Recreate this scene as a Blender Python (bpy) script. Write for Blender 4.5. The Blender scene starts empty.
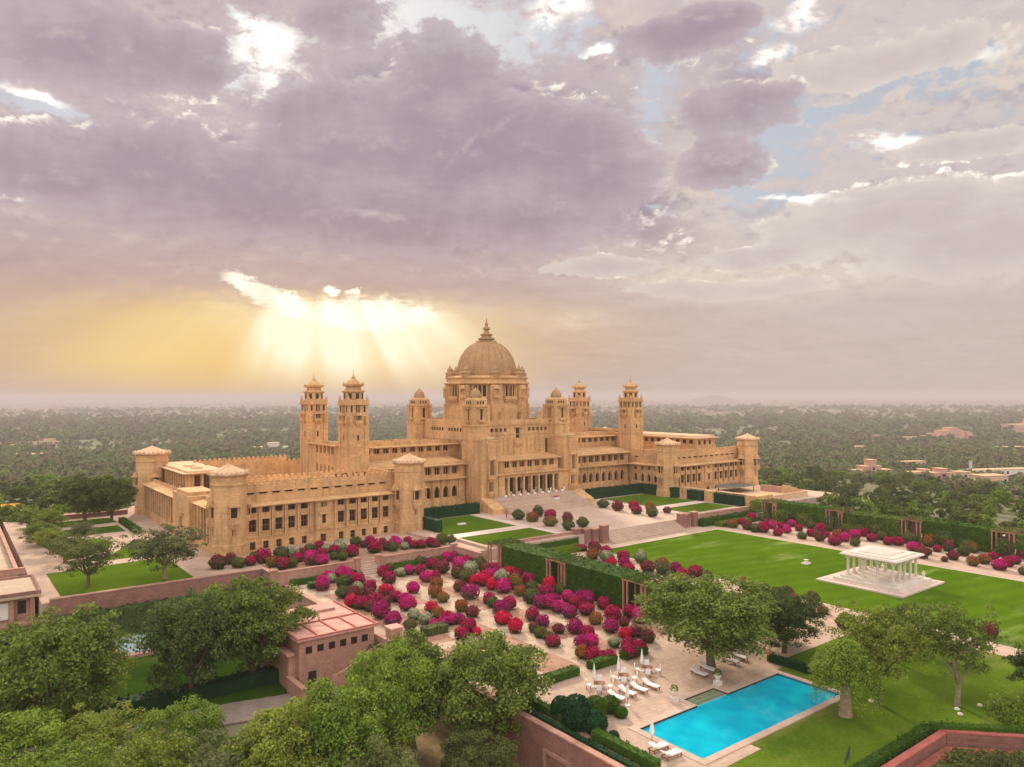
import bpy, math, random
import numpy as np
from mathutils import Matrix, Vector

# ---------------------------------------------------------------- camera, sky, sun, exposure
scene = bpy.context.scene
col = scene.collection
YAW = 0.9173
cam_d = bpy.data.cameras.new("camera")
cam_d.sensor_width = 36.0
cam_d.lens = 26.09
cam_d.shift_y = 0.01114
cam_d.clip_start = 0.5
cam_d.clip_end = 80000
cam = bpy.data.objects.new("camera", cam_d)
col.objects.link(cam)
cam.matrix_world = (Matrix.Translation((-143.37, -201.06, 34.0)) @ Matrix.Rotation(YAW - math.pi/2, 4, 'Z')
                    @ Matrix.Rotation(math.pi/2, 4, 'X') @ Matrix.Rotation(-0.0036, 4, 'Z'))
scene.camera = cam
scene.view_settings.view_transform = 'Standard'
scene.view_settings.look = 'None'
scene.view_settings.gamma = 1
scene.view_settings.exposure = 0.35
scene.view_settings.use_curve_mapping = False
scene.cycles.max_bounces = 6
scene.cycles.diffuse_bounces = 3
scene.cycles.glossy_bounces = 3
scene.cycles.transmission_bounces = 3
scene.cycles.transparent_max_bounces = 8
scene.cycles.volume_bounces = 1
scene.cycles.use_denoising = True

SUN_AZ = YAW + math.radians(14.0)       # the sun stands behind the clouds, left of the palace
SUN_EL = math.radians(28.0)
sun_d = bpy.data.lights.new("sun", 'SUN')
sun_d.energy = 3.0
sun_d.angle = math.radians(9)
sun_d.color = (1.0, 0.83, 0.62)
sun = bpy.data.objects.new("sun", sun_d)
col.objects.link(sun)
sun.rotation_euler = Vector((math.cos(SUN_AZ)*math.cos(SUN_EL), math.sin(SUN_AZ)*math.cos(SUN_EL),
                             math.sin(SUN_EL))).to_track_quat('Z', 'Y').to_euler()


def lin(r, g, b):
    f = lambda c: (c/255/12.92) if c/255 <= 0.04045 else ((c/255+0.055)/1.055)**2.4
    return (f(r), f(g), f(b))


class Ex:
    """tiny expression builder for shader math"""
    def __init__(s, nt, v): s.nt, s.v = nt, v
    def _op(s, op, *a, clamp=False):
        n = s.nt.nodes.new('ShaderNodeMath'); n.operation = op; n.use_clamp = clamp
        for i, x in enumerate((s,)+a):
            x = x.v if isinstance(x, Ex) else x
            if isinstance(x, (int, float)): n.inputs[i].default_value = x
            else: s.nt.links.new(x, n.inputs[i])
        return Ex(s.nt, n.outputs[0])
    def __add__(s, o): return s._op('ADD', o)
    __radd__ = __add__
    def __sub__(s, o): return s._op('SUBTRACT', o)
    def __rsub__(s, o): return Ex(s.nt, o)._op('SUBTRACT', s)
    def __mul__(s, o): return s._op('MULTIPLY', o)
    __rmul__ = __mul__
    def __truediv__(s, o): return s._op('DIVIDE', o)
    def __neg__(s): return s*-1.0
    def pw(s, o): return s._op('POWER', o)
    def exp(s): return s._op('EXPONENT')
    def mx(s, o): return s._op('MAXIMUM', o)
    def mn(s, o): return s._op('MINIMUM', o)
    def clamp(s): return s._op('ADD', 0.0, clamp=True)
    def ss(s, a, b):
        n = s.nt.nodes.new('ShaderNodeMapRange'); n.interpolation_type = 'SMOOTHSTEP'
        s.nt.links.new(s.v, n.inputs[0]); n.inputs[1].default_value = a; n.inputs[2].default_value = b
        return Ex(s.nt, n.outputs[0])


def mixc(nt, f, a, b):
    n = nt.nodes.new('ShaderNodeMix'); n.data_type = 'RGBA'; n.clamp_factor = True
    for i, x in ((0, f), (6, a), (7, b)):
        x = x.v if isinstance(x, Ex) else x
        if isinstance(x, (int, float)): n.inputs[i].default_value = x
        elif isinstance(x, tuple): n.inputs[i].default_value = (*x, 1) if len(x) == 3 else x
        else: nt.links.new(x, n.inputs[i])
    return n.outputs[2]


def make_world():
    w = bpy.data.worlds.new("World"); scene.world = w; w.use_nodes = True
    nt = w.node_tree; N, L = nt.nodes, nt.links
    bg = N['Background']
    tc = N.new('ShaderNodeTexCoord')
    rot = N.new('ShaderNodeVectorRotate'); rot.rotation_type = 'Z_AXIS'
    rot.inputs['Angle'].default_value = -(YAW - math.pi/2)
    L.new(tc.outputs['Generated'], rot.inputs['Vector'])
    sep = N.new('ShaderNodeSeparateXYZ'); L.new(rot.outputs[0], sep.inputs[0])
    x, y, z = (Ex(nt, sep.outputs[i]) for i in range(3))
    D = 57.2958
    az = x._op('ARCTAN2', y)*D            # degrees right of the palace axis
    el = z._op('ARCSINE')*D

    def vec(a, b, c=0.0):
        n = N.new('ShaderNodeCombineXYZ')
        for i, q in enumerate((a, b, c)):
            q = q.v if isinstance(q, Ex) else q
            if isinstance(q, (int, float)): n.inputs[i].default_value = q
            else: L.new(q, n.inputs[i])
        return n.outputs[0]

    def noise(v, scale, det=6, rough=0.55, dist=0.0, dim='3D'):
        n = N.new('ShaderNodeTexNoise'); n.noise_dimensions = dim
        n.inputs['Scale'].default_value = scale; n.inputs['Detail'].default_value = det
        n.inputs['Roughness'].default_value = rough; n.inputs['Distortion'].default_value = dist
        if dim == '1D': L.new(v.v, n.inputs['W'])
        else: L.new(v, n.inputs['Vector'])
        return Ex(nt, n.outputs[0])

    # clouds lie on a layer overhead, so they flatten towards the horizon
    k = z.mx(0.0) + 0.16
    px_, py_ = x/k, y/k
    P = vec(px_, py_, 0.0)
    billow = noise(P, 2.0, 9, 0.56, 0.25)
    big = noise(vec(px_, py_, 5.0), 0.75, 4, 0.5)
    fine = noise(vec(px_*1.0, py_*1.5, 9.0), 5.5, 8, 0.62, 0.2)
    wx = (noise(vec(az*0.09, el*0.14, 3.0), 1.0, 5, 0.6) - 0.5)*9.0
    wy = (noise(vec(az*0.09, el*0.14, 7.0), 1.0, 5, 0.6) - 0.5)*6.0
    A, E = az + wx, el + wy
    A2, E2 = az + wx*0.45, el + wy*0.45
    S = 742.0

    def deg(u, v):
        a = math.atan((u-512)/S)
        return math.degrees(a), math.degrees(math.atan((395-v)/S*math.cos(a)))

    def blob(u, v, ru, rv, w, tilt=0.0, warped=True):
        a0, e0 = deg(u, v)
        c = math.cos(math.radians(a0))
        ra, re = math.degrees(ru/S)*c*c, math.degrees(rv/S)*c
        dx, dy = ((A if warped else az) - a0), ((E if warped else el) - e0)
        if tilt:
            ct, st = math.cos(math.radians(tilt)), math.sin(math.radians(tilt))
            dx, dy = dx*ct + dy*st, dy*ct - dx*st
        g = (-((dx/ra)*(dx/ra) + (dy/re)*(dy/re))).exp()
        return g*w

    def total(lst, **kw):
        t = None
        for b in lst:
            g = blob(*b, **kw); t = g if t is None else t + g
        return t

    def union(lst, soft=1.0):
        t = None
        for (u, v, ru, rv) in lst:
            a1, e1 = deg(u, v); c = math.cos(math.radians(a1))
            dx, dy = (A2 - a1)/(math.degrees(ru/S)*c*c), (E2 - e1)/(math.degrees(rv/S)*c)
            g = 1.0 - (dx*dx + dy*dy); t = g if t is None else t._op('SMOOTH_MAX', g, 0.35)
        return t

    gaps = total(GAPS)
    masses = total(MASSES)
    tiny = noise(vec(az*0.55, el*0.9, 1.0), 1.0, 8, 0.66, 0.3)
    cover = 0.50 + masses - gaps*0.82 + (billow-0.5)*1.1 + (fine-0.5)*1.3 + (tiny-0.5)*1.9 + (big-0.5)*0.2
    mask = cover.ss(-0.30, 0.30)
    edge = cover.ss(-0.20, 0.02)*(1.0 - cover.ss(0.04, 0.30))
    # relief: compare the cloud with itself a little higher up, so upper edges catch the light
    tiny2 = noise(vec(az*0.55, el*0.9 + 0.55, 1.0), 1.0, 8, 0.66, 0.3)
    bil2 = noise(vec(px_, py_ - 0.10, 0.0), 2.0, 9, 0.56, 0.25)
    relief = (tiny - tiny2)*1.5 + (billow - bil2)*2.2
    # colours
    nish = N.new('ShaderNodeTexSky'); nish.sky_type = 'NISHITA'; nish.sun_disc = False
    nish.sun_elevation = SUN_EL; nish.sun_rotation = math.pi/2 - SUN_AZ
    nish.air_density = 1.0; nish.dust_density = 2.0
    nsc = N.new('ShaderNodeMix'); nsc.data_type = 'RGBA'; nsc.blend_type = 'MULTIPLY'; nsc.inputs[0].default_value = 1
    L.new(nish.outputs[0], nsc.inputs[6]); nsc.inputs[7].default_value = (0.085, 0.085, 0.085, 1)
    milky = mixc(nt, 0.85, nsc.outputs[2], lin(194, 199, 209))
    front = y.ss(-0.2, 0.5)
    white = total(WHITES)*((tiny-0.5)*3.0 + 0.95)
    clear = mixc(nt, white.ss(0.35, 1.15), milky, (1.5, 1.40, 1.28))
    high = el.ss(3.0, 15.0)
    right = az.ss(-3.0, 20.0)
    low = mixc(nt, right, lin(187, 162, 158), lin(205, 188, 178))
    mid = mixc(nt, right, lin(198, 180, 184), lin(211, 198, 196))
    cl = mixc(nt, high, low, mid)
    dark = (total(DARKS) + (billow-0.5)*1.1 + (fine-0.5)*0.6 + (tiny-0.5)*0.25).ss(0.05, 1.05)
    cl = mixc(nt, dark, cl, mixc(nt, el.ss(7.0, 17.0), lin(168, 140, 143), lin(160, 145, 164)))
    light = (total(LIGHTS)*(0.25 + fine*1.0 + (tiny-0.5)*2.2)).clamp()
    cl = mixc(nt, light, cl, lin(240, 226, 205))
    cl = mixc(nt, (billow*fine*3.2).ss(0.45, 1.25)*0.30, cl, lin(222, 205, 200))
    cl = mixc(nt, relief.ss(0.02, 0.55)*0.55*high.mx(0.25), cl, lin(233, 218, 208))
    cl = mixc(nt, (-relief).ss(0.02, 0.6)*0.5*high.mx(0.25), cl, lin(150, 134, 152))
    sky = mixc(nt, mask, clear, cl)
    # the heavier mauve cloud banks standing in front
    puff = noise(vec(az*0.16, el*0.24, 4.0), 1.0, 10, 0.62, 0.4)
    puffu = noise(vec(az*0.16, el*0.24 + 0.16, 4.0), 1.0, 10, 0.62, 0.4)
    rel2 = (puff - puffu)*2.4 + (tiny - tiny2)*0.8

    def bank(sky, lst, lips, amp, c_edge, c_core, c_lit, c_dark, op):
        F = union(lst) + (puff-0.5)*amp + (tiny-0.5)*1.3
        bc = mixc(nt, (F*0.55 + (fine-0.5)*0.6).ss(0.0, 0.62), c_edge, c_core)
        bc = mixc(nt, rel2.ss(0.0, 0.7)*0.6, bc, c_lit)
        bc = mixc(nt, (-rel2).ss(0.0, 0.7)*0.5, bc, c_dark)
        sky = mixc(nt, F.ss(-0.06, 0.22)*el.ss(4.0, 10.0)*op, sky, bc)
        lip = F.ss(-0.16, 0.02)*(1.0 - F.ss(0.06, 0.34))*rel2.ss(-0.05, 0.35)*total(lips)*(fine*2.4-0.5)
        return mixc(nt, lip.clamp(), sky, (1.30, 1.20, 1.04))
    sky = bank(sky, PALE, PLIPS, 2.0, lin(226, 214, 205), lin(206, 191, 190), lin(230, 216, 206), lin(190, 175, 178), 0.85)
    sky = bank(sky, BANKS, LIPS, 2.9, lin(194, 177, 183), mixc(nt, el.ss(6.0, 15.0), lin(178, 151, 151), lin(171, 152, 164)), lin(220, 202, 200), lin(154, 136, 152), 0.86)
    # sunlight breaking through under the cloud, with its shafts
    a0, e0 = deg(318, 205)
    ang = (az - a0)._op('ARCTAN2', (-(el - e0)).mx(0.3))
    dist = ((az-a0)*(az-a0) + (el-e0)*(el-e0))._op('SQRT')
    shafts = noise(ang + 2.4, 3.0, 2, 0.45, dim='1D').ss(0.30, 0.70)
    rag = (tiny-0.5)*4.6 + (fine-0.5)*3.0
    edge_el = el + rag*0.6
    below = 1.0 - edge_el.ss(5.2, 8.6)
    fan = (-(ang*ang)/1.25).exp()*(1.0 - dist.ss(7, 32))
    amb = blob(270, 360, 330, 95, 0.62, warped=False)
    yel = blob(300, 345, 200, 66, 1.25, warped=False) + blob(170, 382, 150, 38, 0.55, warped=False)
    sky = mixc(nt, amb.clamp(), sky, lin(222, 182, 146))
    sky = mixc(nt, (yel*below*0.9).clamp(), sky, lin(247, 204, 128))
    sky = mixc(nt, (fan*below*(0.08 + shafts*1.15)).clamp(), sky, lin(255, 226, 160))
    Ar, Er = az + rag*0.35, el + rag*0.42

    def hot(u, v, ru, rv, tilt):
        a1, e1 = deg(u, v); dx, dy = (Ar-a1), (Er-e1); ct, st = math.cos(math.radians(tilt)), math.sin(math.radians(tilt))
        dx, dy = dx*ct + dy*st, dy*ct - dx*st
        ra, re = math.degrees(ru/S), math.degrees(rv/S)
        return 1.0 - ((dx/ra)*(dx/ra) + (dy/re)*(dy/re))
    gate = 0.34 + shafts*0.66
    glow = blob(376, 332, 82, 50, 1.7, warped=False) + blob(282, 320, 48, 40, 1.4, -25, warped=False)
    sky = mixc(nt, (glow*(1.0-edge_el.ss(5.4, 8.2))*gate).clamp(), sky, (1.2, 1.06, 0.76))
    hh = hot(372, 314, 66, 17, 0)._op('SMOOTH_MAX', hot(258, 288, 34, 11, -22), 0.3)._op('SMOOTH_MAX', hot(286, 302, 26, 12, -30), 0.3)
    hh = hh.mx(hot(332, 290, 9, 5, 0)).mx(hot(352, 293, 8, 5, 0))
    sky = mixc(nt, hh.ss(-0.25, 0.7)*(0.45+gate*0.55), sky, (1.35, 1.24, 1.0))
    # near the horizon the air evens out
    hz = 1.0 - el.ss(-1.0, 3.0)
    hor = mixc(nt, az.ss(-14.0, 6.0), lin(222, 184, 142), lin(199, 183, 173))
    hor = mixc(nt, 1.0 - az.ss(-34.0, -20.0), hor, lin(200, 173, 162))
    sky = mixc(nt, hz*0.75, sky, hor)
    # unseen sky overhead and behind the viewer, brightened to light the palace fronts
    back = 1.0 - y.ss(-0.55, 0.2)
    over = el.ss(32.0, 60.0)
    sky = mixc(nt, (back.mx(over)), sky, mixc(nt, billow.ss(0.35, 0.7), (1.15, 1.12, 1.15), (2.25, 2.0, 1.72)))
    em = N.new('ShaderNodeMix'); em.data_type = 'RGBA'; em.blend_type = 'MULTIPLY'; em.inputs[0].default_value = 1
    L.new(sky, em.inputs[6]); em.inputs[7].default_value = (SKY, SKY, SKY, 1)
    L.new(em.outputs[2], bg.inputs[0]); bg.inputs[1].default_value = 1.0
    w.cycles.sampling_method = 'MANUAL'; w.cycles.sample_map_resolution = 1024


SKY = 0.78
# (picture u, v seen from the drone, half width, half height, weight, tilt)
GAPS = [(262, 44, 40, 25, 1.0, 10), (235, 72, 36, 20, .6, 0), (285, 95, 34, 20, .85, 30), (20, 92, 55, 11, .9, 0), (60, 110, 60, 15, .85, 0),
        (18, 197, 60, 13, 1.0, 6), (420, 22, 70, 24, .95, 0), (505, 38, 58, 30, .9, -10), (575, 14, 40, 20, .8, 0), (655, 100, 30, 38, .95, 10),
        (705, 12, 30, 10, .6, 0), (790, 25, 46, 24, .75, 0), (770, 60, 40, 12, .7, 0), (795, 155, 48, 42, .9, 30), (850, 108, 90, 15, .75, 5),
        (885, 146, 46, 15, .85, -10), (960, 82, 80, 15, .7, 0), (745, 190, 36, 20, .7, 0), (820, 205, 60, 7, .9, -14), (655, 212, 34, 10, .8, -20),
        (690, 262, 60, 8, .75, -6), (640, 250, 40, 7, .7, 0), (800, 262, 60, 7, .5, 0), (990, 55, 60, 14, .6, 0), (272, 138, 8, 8, .9, 0), (115, 42, 12, 14, .8, 0),
        (350, 10, 30, 10, .6, 0), (585, 50, 20, 6, .9, 0), (900, 205, 120, 5, .45, -10)]
MASSES = [(470, 150, 160, 75, .6, 0), (140, 175, 150, 36, .4, 0), (330, 215, 330, 60, .6, -4), (300, 300, 600, 60, .9, 0),
          (860, 340, 330, 70, .8, 0), (960, 235, 120, 40, .4, 0), (640, 40, 45, 26, .4, 0), (100, 55, 60, 20, .2, 0)]
WHITES = [(258, 42, 32, 24, 1.7, 0), (285, 95, 34, 20, 1.1, 30), (25, 90, 42, 10, 1.2, 0), (20, 195, 60, 12, 1.2, 5), (272, 138, 8, 8, 1.3, 0),
          (560, 12, 46, 16, 1.1, 0), (590, 50, 18, 6, 1.3, 0), (790, 18, 42, 16, 1.2, 0), (770, 58, 36, 10, 1.1, 0), (885, 146, 44, 15, 1.2, -10),
          (1000, 50, 60, 14, .9, 0), (820, 204, 60, 7, 1.3, -14), (660, 212, 30, 9, .9, -20), (690, 262, 60, 9, 1.0, -6), (640, 262, 40, 12, .9, 0),
          (115, 42, 14, 14, .9, 0), (820, 262, 60, 8, .8, 0), (365, 5, 14, 6, .9, 0)]
DARKS = [(560, 155, 110, 60, .9, 0), (440, 130, 100, 60, .75, 0), (220, 205, 170, 40, .7, -6), (440, 225, 200, 34, .8, 0),
         (90, 50, 110, 34, .45, 0), (690, 42, 60, 28, .75, 0), (750, 110, 40, 40, .45, 0), (30, 260, 110, 40, .4, 0),
         (640, 200, 60, 30, .6, 0), (370, 90, 60, 30, .4, 0), (760, 85, 60, 20, .4, 0), (930, 40, 100, 16, .4, 0)]
LIGHTS = [(700, 270, 110, 22, .8, 0), (700, 190, 50, 30, .5, 0), (960, 70, 110, 26, .6, 0), (150, 40, 90, 26, .35, 0), (860, 240, 150, 24, .4, 0),
          (830, 285, 180, 16, .45, 0), (580, 322, 60, 9, .7, 0), (480, 310, 50, 7, .5, 0), (900, 70, 90, 30, .4, 0), (620, 20, 30, 30, .4, 0), (1000, 190, 50, 10, .5, 0)]
BANKS = [(445, 78, 66, 42), (470, 140, 150, 66), (580, 160, 100, 62), (350, 140, 105, 52), (215, 178, 190, 52), (70, 168, 130, 34), (380, 215, 290, 46),
         (80, 40, 130, 40), (190, 62, 62, 34), (672, 44, 74, 22), (712, 24, 50, 20), (345, 18, 46, 26), (742, 112, 66, 26), (722, 160, 52, 26)]
LIPS = [(60, 125, 90, 20, 1.6, 0), (180, 112, 60, 16, 1.2, 0), (300, 120, 70, 30, .8, 0), (585, 82, 60, 16, 1.8, 0), (660, 118, 40, 20, 1.0, 0), (380, 50, 40, 20, 1.2, 0),
        (650, 215, 50, 30, 1.4, 0), (760, 80, 60, 30, .9, 0), (880, 160, 110, 30, 1.3, 0), (700, 60, 60, 30, .8, 0), (930, 55, 110, 20, 1.1, 0), (230, 40, 40, 40, 1.0, 0)]
PALE = [(900, 222, 170, 40), (960, 250, 120, 40), (880, 62, 120, 24), (760, 252, 70, 13), (720, 288, 100, 13), (960, 150, 90, 16), (600, 268, 60, 12)]
PLIPS = [(850, 190, 120, 22, 1.7, 0), (980, 170, 80, 22, 1.2, 0), (740, 245, 100, 14, 1.6, 0), (680, 282, 120, 12, 1.4, 0), (890, 50, 120, 26, .9, 0), (960, 135, 80, 12, 1.2, 0), (610, 262, 60, 10, 1.0, 0)]
RIMS = [(270, 90, 90, 50, 1.0, 0), (60, 122, 110, 18, 1.3, 0), (180, 115, 60, 16, 1.0, 0), (580, 80, 60, 14, 1.4, 0), (380, 50, 50, 20, 1.0, 0), (690, 120, 60, 30, .8, 0), (680, 190, 60, 50, .9, 0),
        (850, 170, 150, 60, 1.0, 0), (680, 265, 120, 25, .9, 0), (20, 200, 80, 20, .8, 0), (930, 60, 130, 50, .8, 0), (580, 30, 60, 30, .9, 0)]
make_world()
# ---------------------------------------------------------------- helpers
rnd = random.Random(7)
M = {}


def material(name, base, rough=0.85, var=0.18, scale=0.6, base2=None, fine=6.0, bump=0.0, bscale=4.0, spec=0.25,
             streak=0.0, trans=0.0, island=0.0, stretch=None, objvar=0.0):
    m = bpy.data.materials.new(name); m.use_nodes = True
    nt = m.node_tree; N, L = nt.nodes, nt.links
    b = N['Principled BSDF']
    b.inputs['Roughness'].default_value = rough
    b.inputs['Specular IOR Level'].default_value = spec
    tc = N.new('ShaderNodeTexCoord'); src = tc.outputs['Object']
    if stretch:
        mp = N.new('ShaderNodeMapping'); mp.inputs['Scale'].default_value = stretch; L.new(src, mp.inputs[0]); src = mp.outputs[0]
    n1 = N.new('ShaderNodeTexNoise'); n1.inputs['Scale'].default_value = scale; n1.inputs['Detail'].default_value = 5
    n1.inputs['Roughness'].default_value = 0.6; L.new(src, n1.inputs['Vector'])
    n2 = N.new('ShaderNodeTexNoise'); n2.inputs['Scale'].default_value = scale*fine; n2.inputs['Detail'].default_value = 4
    L.new(src, n2.inputs['Vector'])
    a = Ex(nt, n1.outputs[0])*0.6 + Ex(nt, n2.outputs[0])*0.4
    f = a.ss(0.34, 0.66)
    if island:
        g = N.new('ShaderNodeNewGeometry')
        f = (f*(1-island) + Ex(nt, g.outputs['Random Per Island'])*island)
    if objvar:
        oi = N.new('ShaderNodeObjectInfo')
        f = (f + (Ex(nt, oi.outputs['Random'])-0.5)*objvar).clamp()
    c2 = base2 if base2 else tuple(c*(1-var) for c in base)
    c1 = base if base2 else tuple(min(1, c*(1+var)) for c in base)
    c = mixc(nt, f, c2, c1)
    if streak:
        s = N.new('ShaderNodeMapping'); s.inputs['Scale'].default_value = (0.9, 0.9, 0.07); L.new(tc.outputs['Object'], s.inputs[0])
        n3 = N.new('ShaderNodeTexNoise'); n3.inputs['Scale'].default_value = 1.0; n3.inputs['Detail'].default_value = 4
        L.new(s.outputs[0], n3.inputs['Vector'])
        c = mixc(nt, Ex(nt, n3.outputs[0]).ss(0.5, 0.72)*streak, c, tuple(q*0.55 for q in base))
    L.new(c, b.inputs['Base Color'])
    if bump:
        bp = N.new('ShaderNodeBump'); bp.inputs['Strength'].default_value = bump; bp.inputs['Distance'].default_value = 0.1
        n4 = N.new('ShaderNodeTexNoise'); n4.inputs['Scale'].default_value = bscale; n4.inputs['Detail'].default_value = 4
        L.new(src, n4.inputs['Vector']); L.new(n4.outputs[0], bp.inputs['Height']); L.new(bp.outputs[0], b.inputs['Normal'])
    if trans:
        t = N.new('ShaderNodeBsdfTranslucent'); L.new(c, t.inputs[0])
        ms = N.new('ShaderNodeMixShader'); ms.inputs[0].default_value = trans
        L.new(b.outputs[0], ms.inputs[1]); L.new(t.outputs[0], ms.inputs[2])
        L.new(ms.outputs[0], N['Material Output'].inputs[0])
    M[name] = m
    return m


def stone(name, base, course=0.55, block=1.2, **kw):
    """sandstone ashlar: faint courses and blocks over the mottled base"""
    m = material(name, base, **kw)
    nt = m.node_tree; N, L = nt.nodes, nt.links
    b = N['Principled BSDF']; c = b.inputs['Base Color'].links[0].from_socket
    tc = N.new('ShaderNodeTexCoord'); sp = N.new('ShaderNodeSeparateXYZ'); L.new(tc.outputs['Object'], sp.inputs[0])
    s = Ex(nt, sp.outputs[0]) + Ex(nt, sp.outputs[1])
    cm = N.new('ShaderNodeCombineXYZ'); L.new(s.v, cm.inputs[0]); L.new(sp.outputs[2], cm.inputs[1])
    br = N.new('ShaderNodeTexBrick'); L.new(cm.outputs[0], br.inputs['Vector'])
    br.inputs['Scale'].default_value = 1.0; br.inputs['Brick Width'].default_value = block; br.inputs['Row Height'].default_value = course
    br.inputs['Mortar Size'].default_value = 0.025; br.inputs['Mortar Smooth'].default_value = 0.4
    br.inputs['Color1'].default_value = (1, 1, 1, 1); br.inputs['Color2'].default_value = (0.86, 0.84, 0.82, 1)
    br.inputs['Mortar'].default_value = (0.66, 0.62, 0.6, 1)
    mu = N.new('ShaderNodeMix'); mu.data_type = 'RGBA'; mu.blend_type = 'MULTIPLY'; mu.inputs[0].default_value = 0.8
    L.new(c, mu.inputs[6]); L.new(br.outputs[0], mu.inputs[7]); L.new(mu.outputs[2], b.inputs['Base Color'])
    return m


def paving(name, base, tile=1.2, **kw):
    m = material(name, base, **kw)
    nt = m.node_tree; N, L = nt.nodes, nt.links
    b = N['Principled BSDF']; c = b.inputs['Base Color'].links[0].from_socket
    tc = N.new('ShaderNodeTexCoord')
    br = N.new('ShaderNodeTexBrick'); L.new(tc.outputs['Object'], br.inputs['Vector'])
    br.inputs['Scale'].default_value = 1.0; br.inputs['Brick Width'].default_value = tile; br.inputs['Row Height'].default_value = tile*0.6
    br.inputs['Mortar Size'].default_value = 0.03; br.inputs['Color1'].default_value = (1, 1, 1, 1)
    br.inputs['Color2'].default_value = (0.87, 0.85, 0.84, 1); br.inputs['Mortar'].default_value = (0.72, 0.68, 0.66, 1)
    mu = N.new('ShaderNodeMix'); mu.data_type = 'RGBA'; mu.blend_type = 'MULTIPLY'; mu.inputs[0].default_value = 0.8
    L.new(c, mu.inputs[6]); L.new(br.outputs[0], mu.inputs[7]); L.new(mu.outputs[2], b.inputs['Base Color'])
    return m


stone('sandstone', (0.665, 0.405, 0.20), rough=0.9, var=0.20, scale=0.18, fine=9, bump=0.25, bscale=2.5, streak=0.6)
stone('sandstone_pale', (0.70, 0.45, 0.23), rough=0.9, var=0.13, scale=0.3, bump=0.2, streak=0.2)
stone('dome_stone', (0.47, 0.285, 0.15), course=0.5, block=1.1, rough=0.9, var=0.13, scale=0.25, bump=0.2, streak=0.4)
material('roof_stone', (0.66, 0.44, 0.27), rough=0.92, var=0.16, scale=0.25)
material('dark_opening', (0.035, 0.022, 0.017), rough=0.35, var=0.3, spec=0.4)
material('window_glass', (0.045, 0.022, 0.015), rough=0.18, var=0.6, scale=0.4, spec=0.5)
material('window_wood', (0.20, 0.11, 0.055), rough=0.6)
stone('red_stone', (0.33, 0.165, 0.135), course=0.35, block=0.7, rough=0.9, var=0.2, scale=0.5, bump=0.3)
stone('pink_stone', (0.52, 0.29, 0.22), course=0.35, block=0.8, rough=0.9, var=0.17, scale=0.5, bump=0.2, streak=0.3)
material('pink_roof', (0.57, 0.30, 0.25), rough=0.85, var=0.24, scale=0.5)
material('red_trim', (0.45, 0.13, 0.11), rough=0.8, var=0.2)
material('roof_tile', (0.58, 0.20, 0.11), rough=0.8, var=0.15, scale=1.0)
paving('pool_paving', (0.49, 0.35, 0.27), tile=1.0, rough=0.75, var=0.14, scale=0.25, bump=0.05)
paving('garden_paving', (0.52, 0.39, 0.285), tile=1.3, rough=0.85, var=0.14, scale=0.2)
paving('forecourt_paving', (0.56, 0.41, 0.33), tile=1.5, rough=0.8, var=0.10, scale=0.12)
material('gravel', (0.50, 0.35, 0.27), rough=0.95, var=0.16, scale=0.3, fine=14)
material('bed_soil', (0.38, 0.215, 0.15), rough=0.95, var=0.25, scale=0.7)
material('red_soil', (0.40, 0.12, 0.09), rough=0.95, var=0.35, scale=0.8)
material('yard_soil', (0.28, 0.20, 0.10), rough=0.95, var=0.3, scale=0.3)
material('asphalt', (0.30, 0.235, 0.20), rough=0.9, var=0.15, scale=0.3)
material('marble', (0.70, 0.62, 0.55), rough=0.45, var=0.08, scale=0.5)
material('marble_step', (0.66, 0.52, 0.46), rough=0.6, var=0.12, scale=0.5)
material('white_cloth', (0.80, 0.77, 0.74), rough=0.8, var=0.06)
material('white_paint', (0.78, 0.77, 0.74), rough=0.5, var=0.05)
material('wood', (0.20, 0.09, 0.05), rough=0.6, var=0.3, scale=3)
material('bark', (0.17, 0.115, 0.08), rough=0.95, var=0.35, scale=1.5, bump=0.5, bscale=6)
material('pale_bark', (0.33, 0.25, 0.17), rough=0.95, var=0.3, scale=1.5, bump=0.5, bscale=6)
material('timber_post', (0.45, 0.22, 0.15), rough=0.8, var=0.2)
material('metal_dark', (0.05, 0.05, 0.05), rough=0.5)
material('terracotta', (0.45, 0.18, 0.10), rough=0.8)
material('orange_canvas', (0.85, 0.33, 0.02), rough=0.7, var=0.15)
material('grey_canvas', (0.13, 0.12, 0.09), rough=0.8, var=0.2)
material('skin', (0.30, 0.16, 0.10), rough=0.6)
material('hair', (0.015, 0.012, 0.01), rough=0.6)
material('cloth_white', (0.75, 0.72, 0.70), rough=0.9)
material('cloth_dark', (0.05, 0.05, 0.07), rough=0.9)
material('cloth_red', (0.45, 0.05, 0.05), rough=0.9)
material('village_wall', (0.60, 0.42, 0.33), rough=0.9, var=0.15, scale=0.1)
material('village_pink', (0.62, 0.36, 0.29), rough=0.9, var=0.12, scale=0.1)
material('village_white', (0.70, 0.64, 0.60), rough=0.9, var=0.12, scale=0.1)
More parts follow.
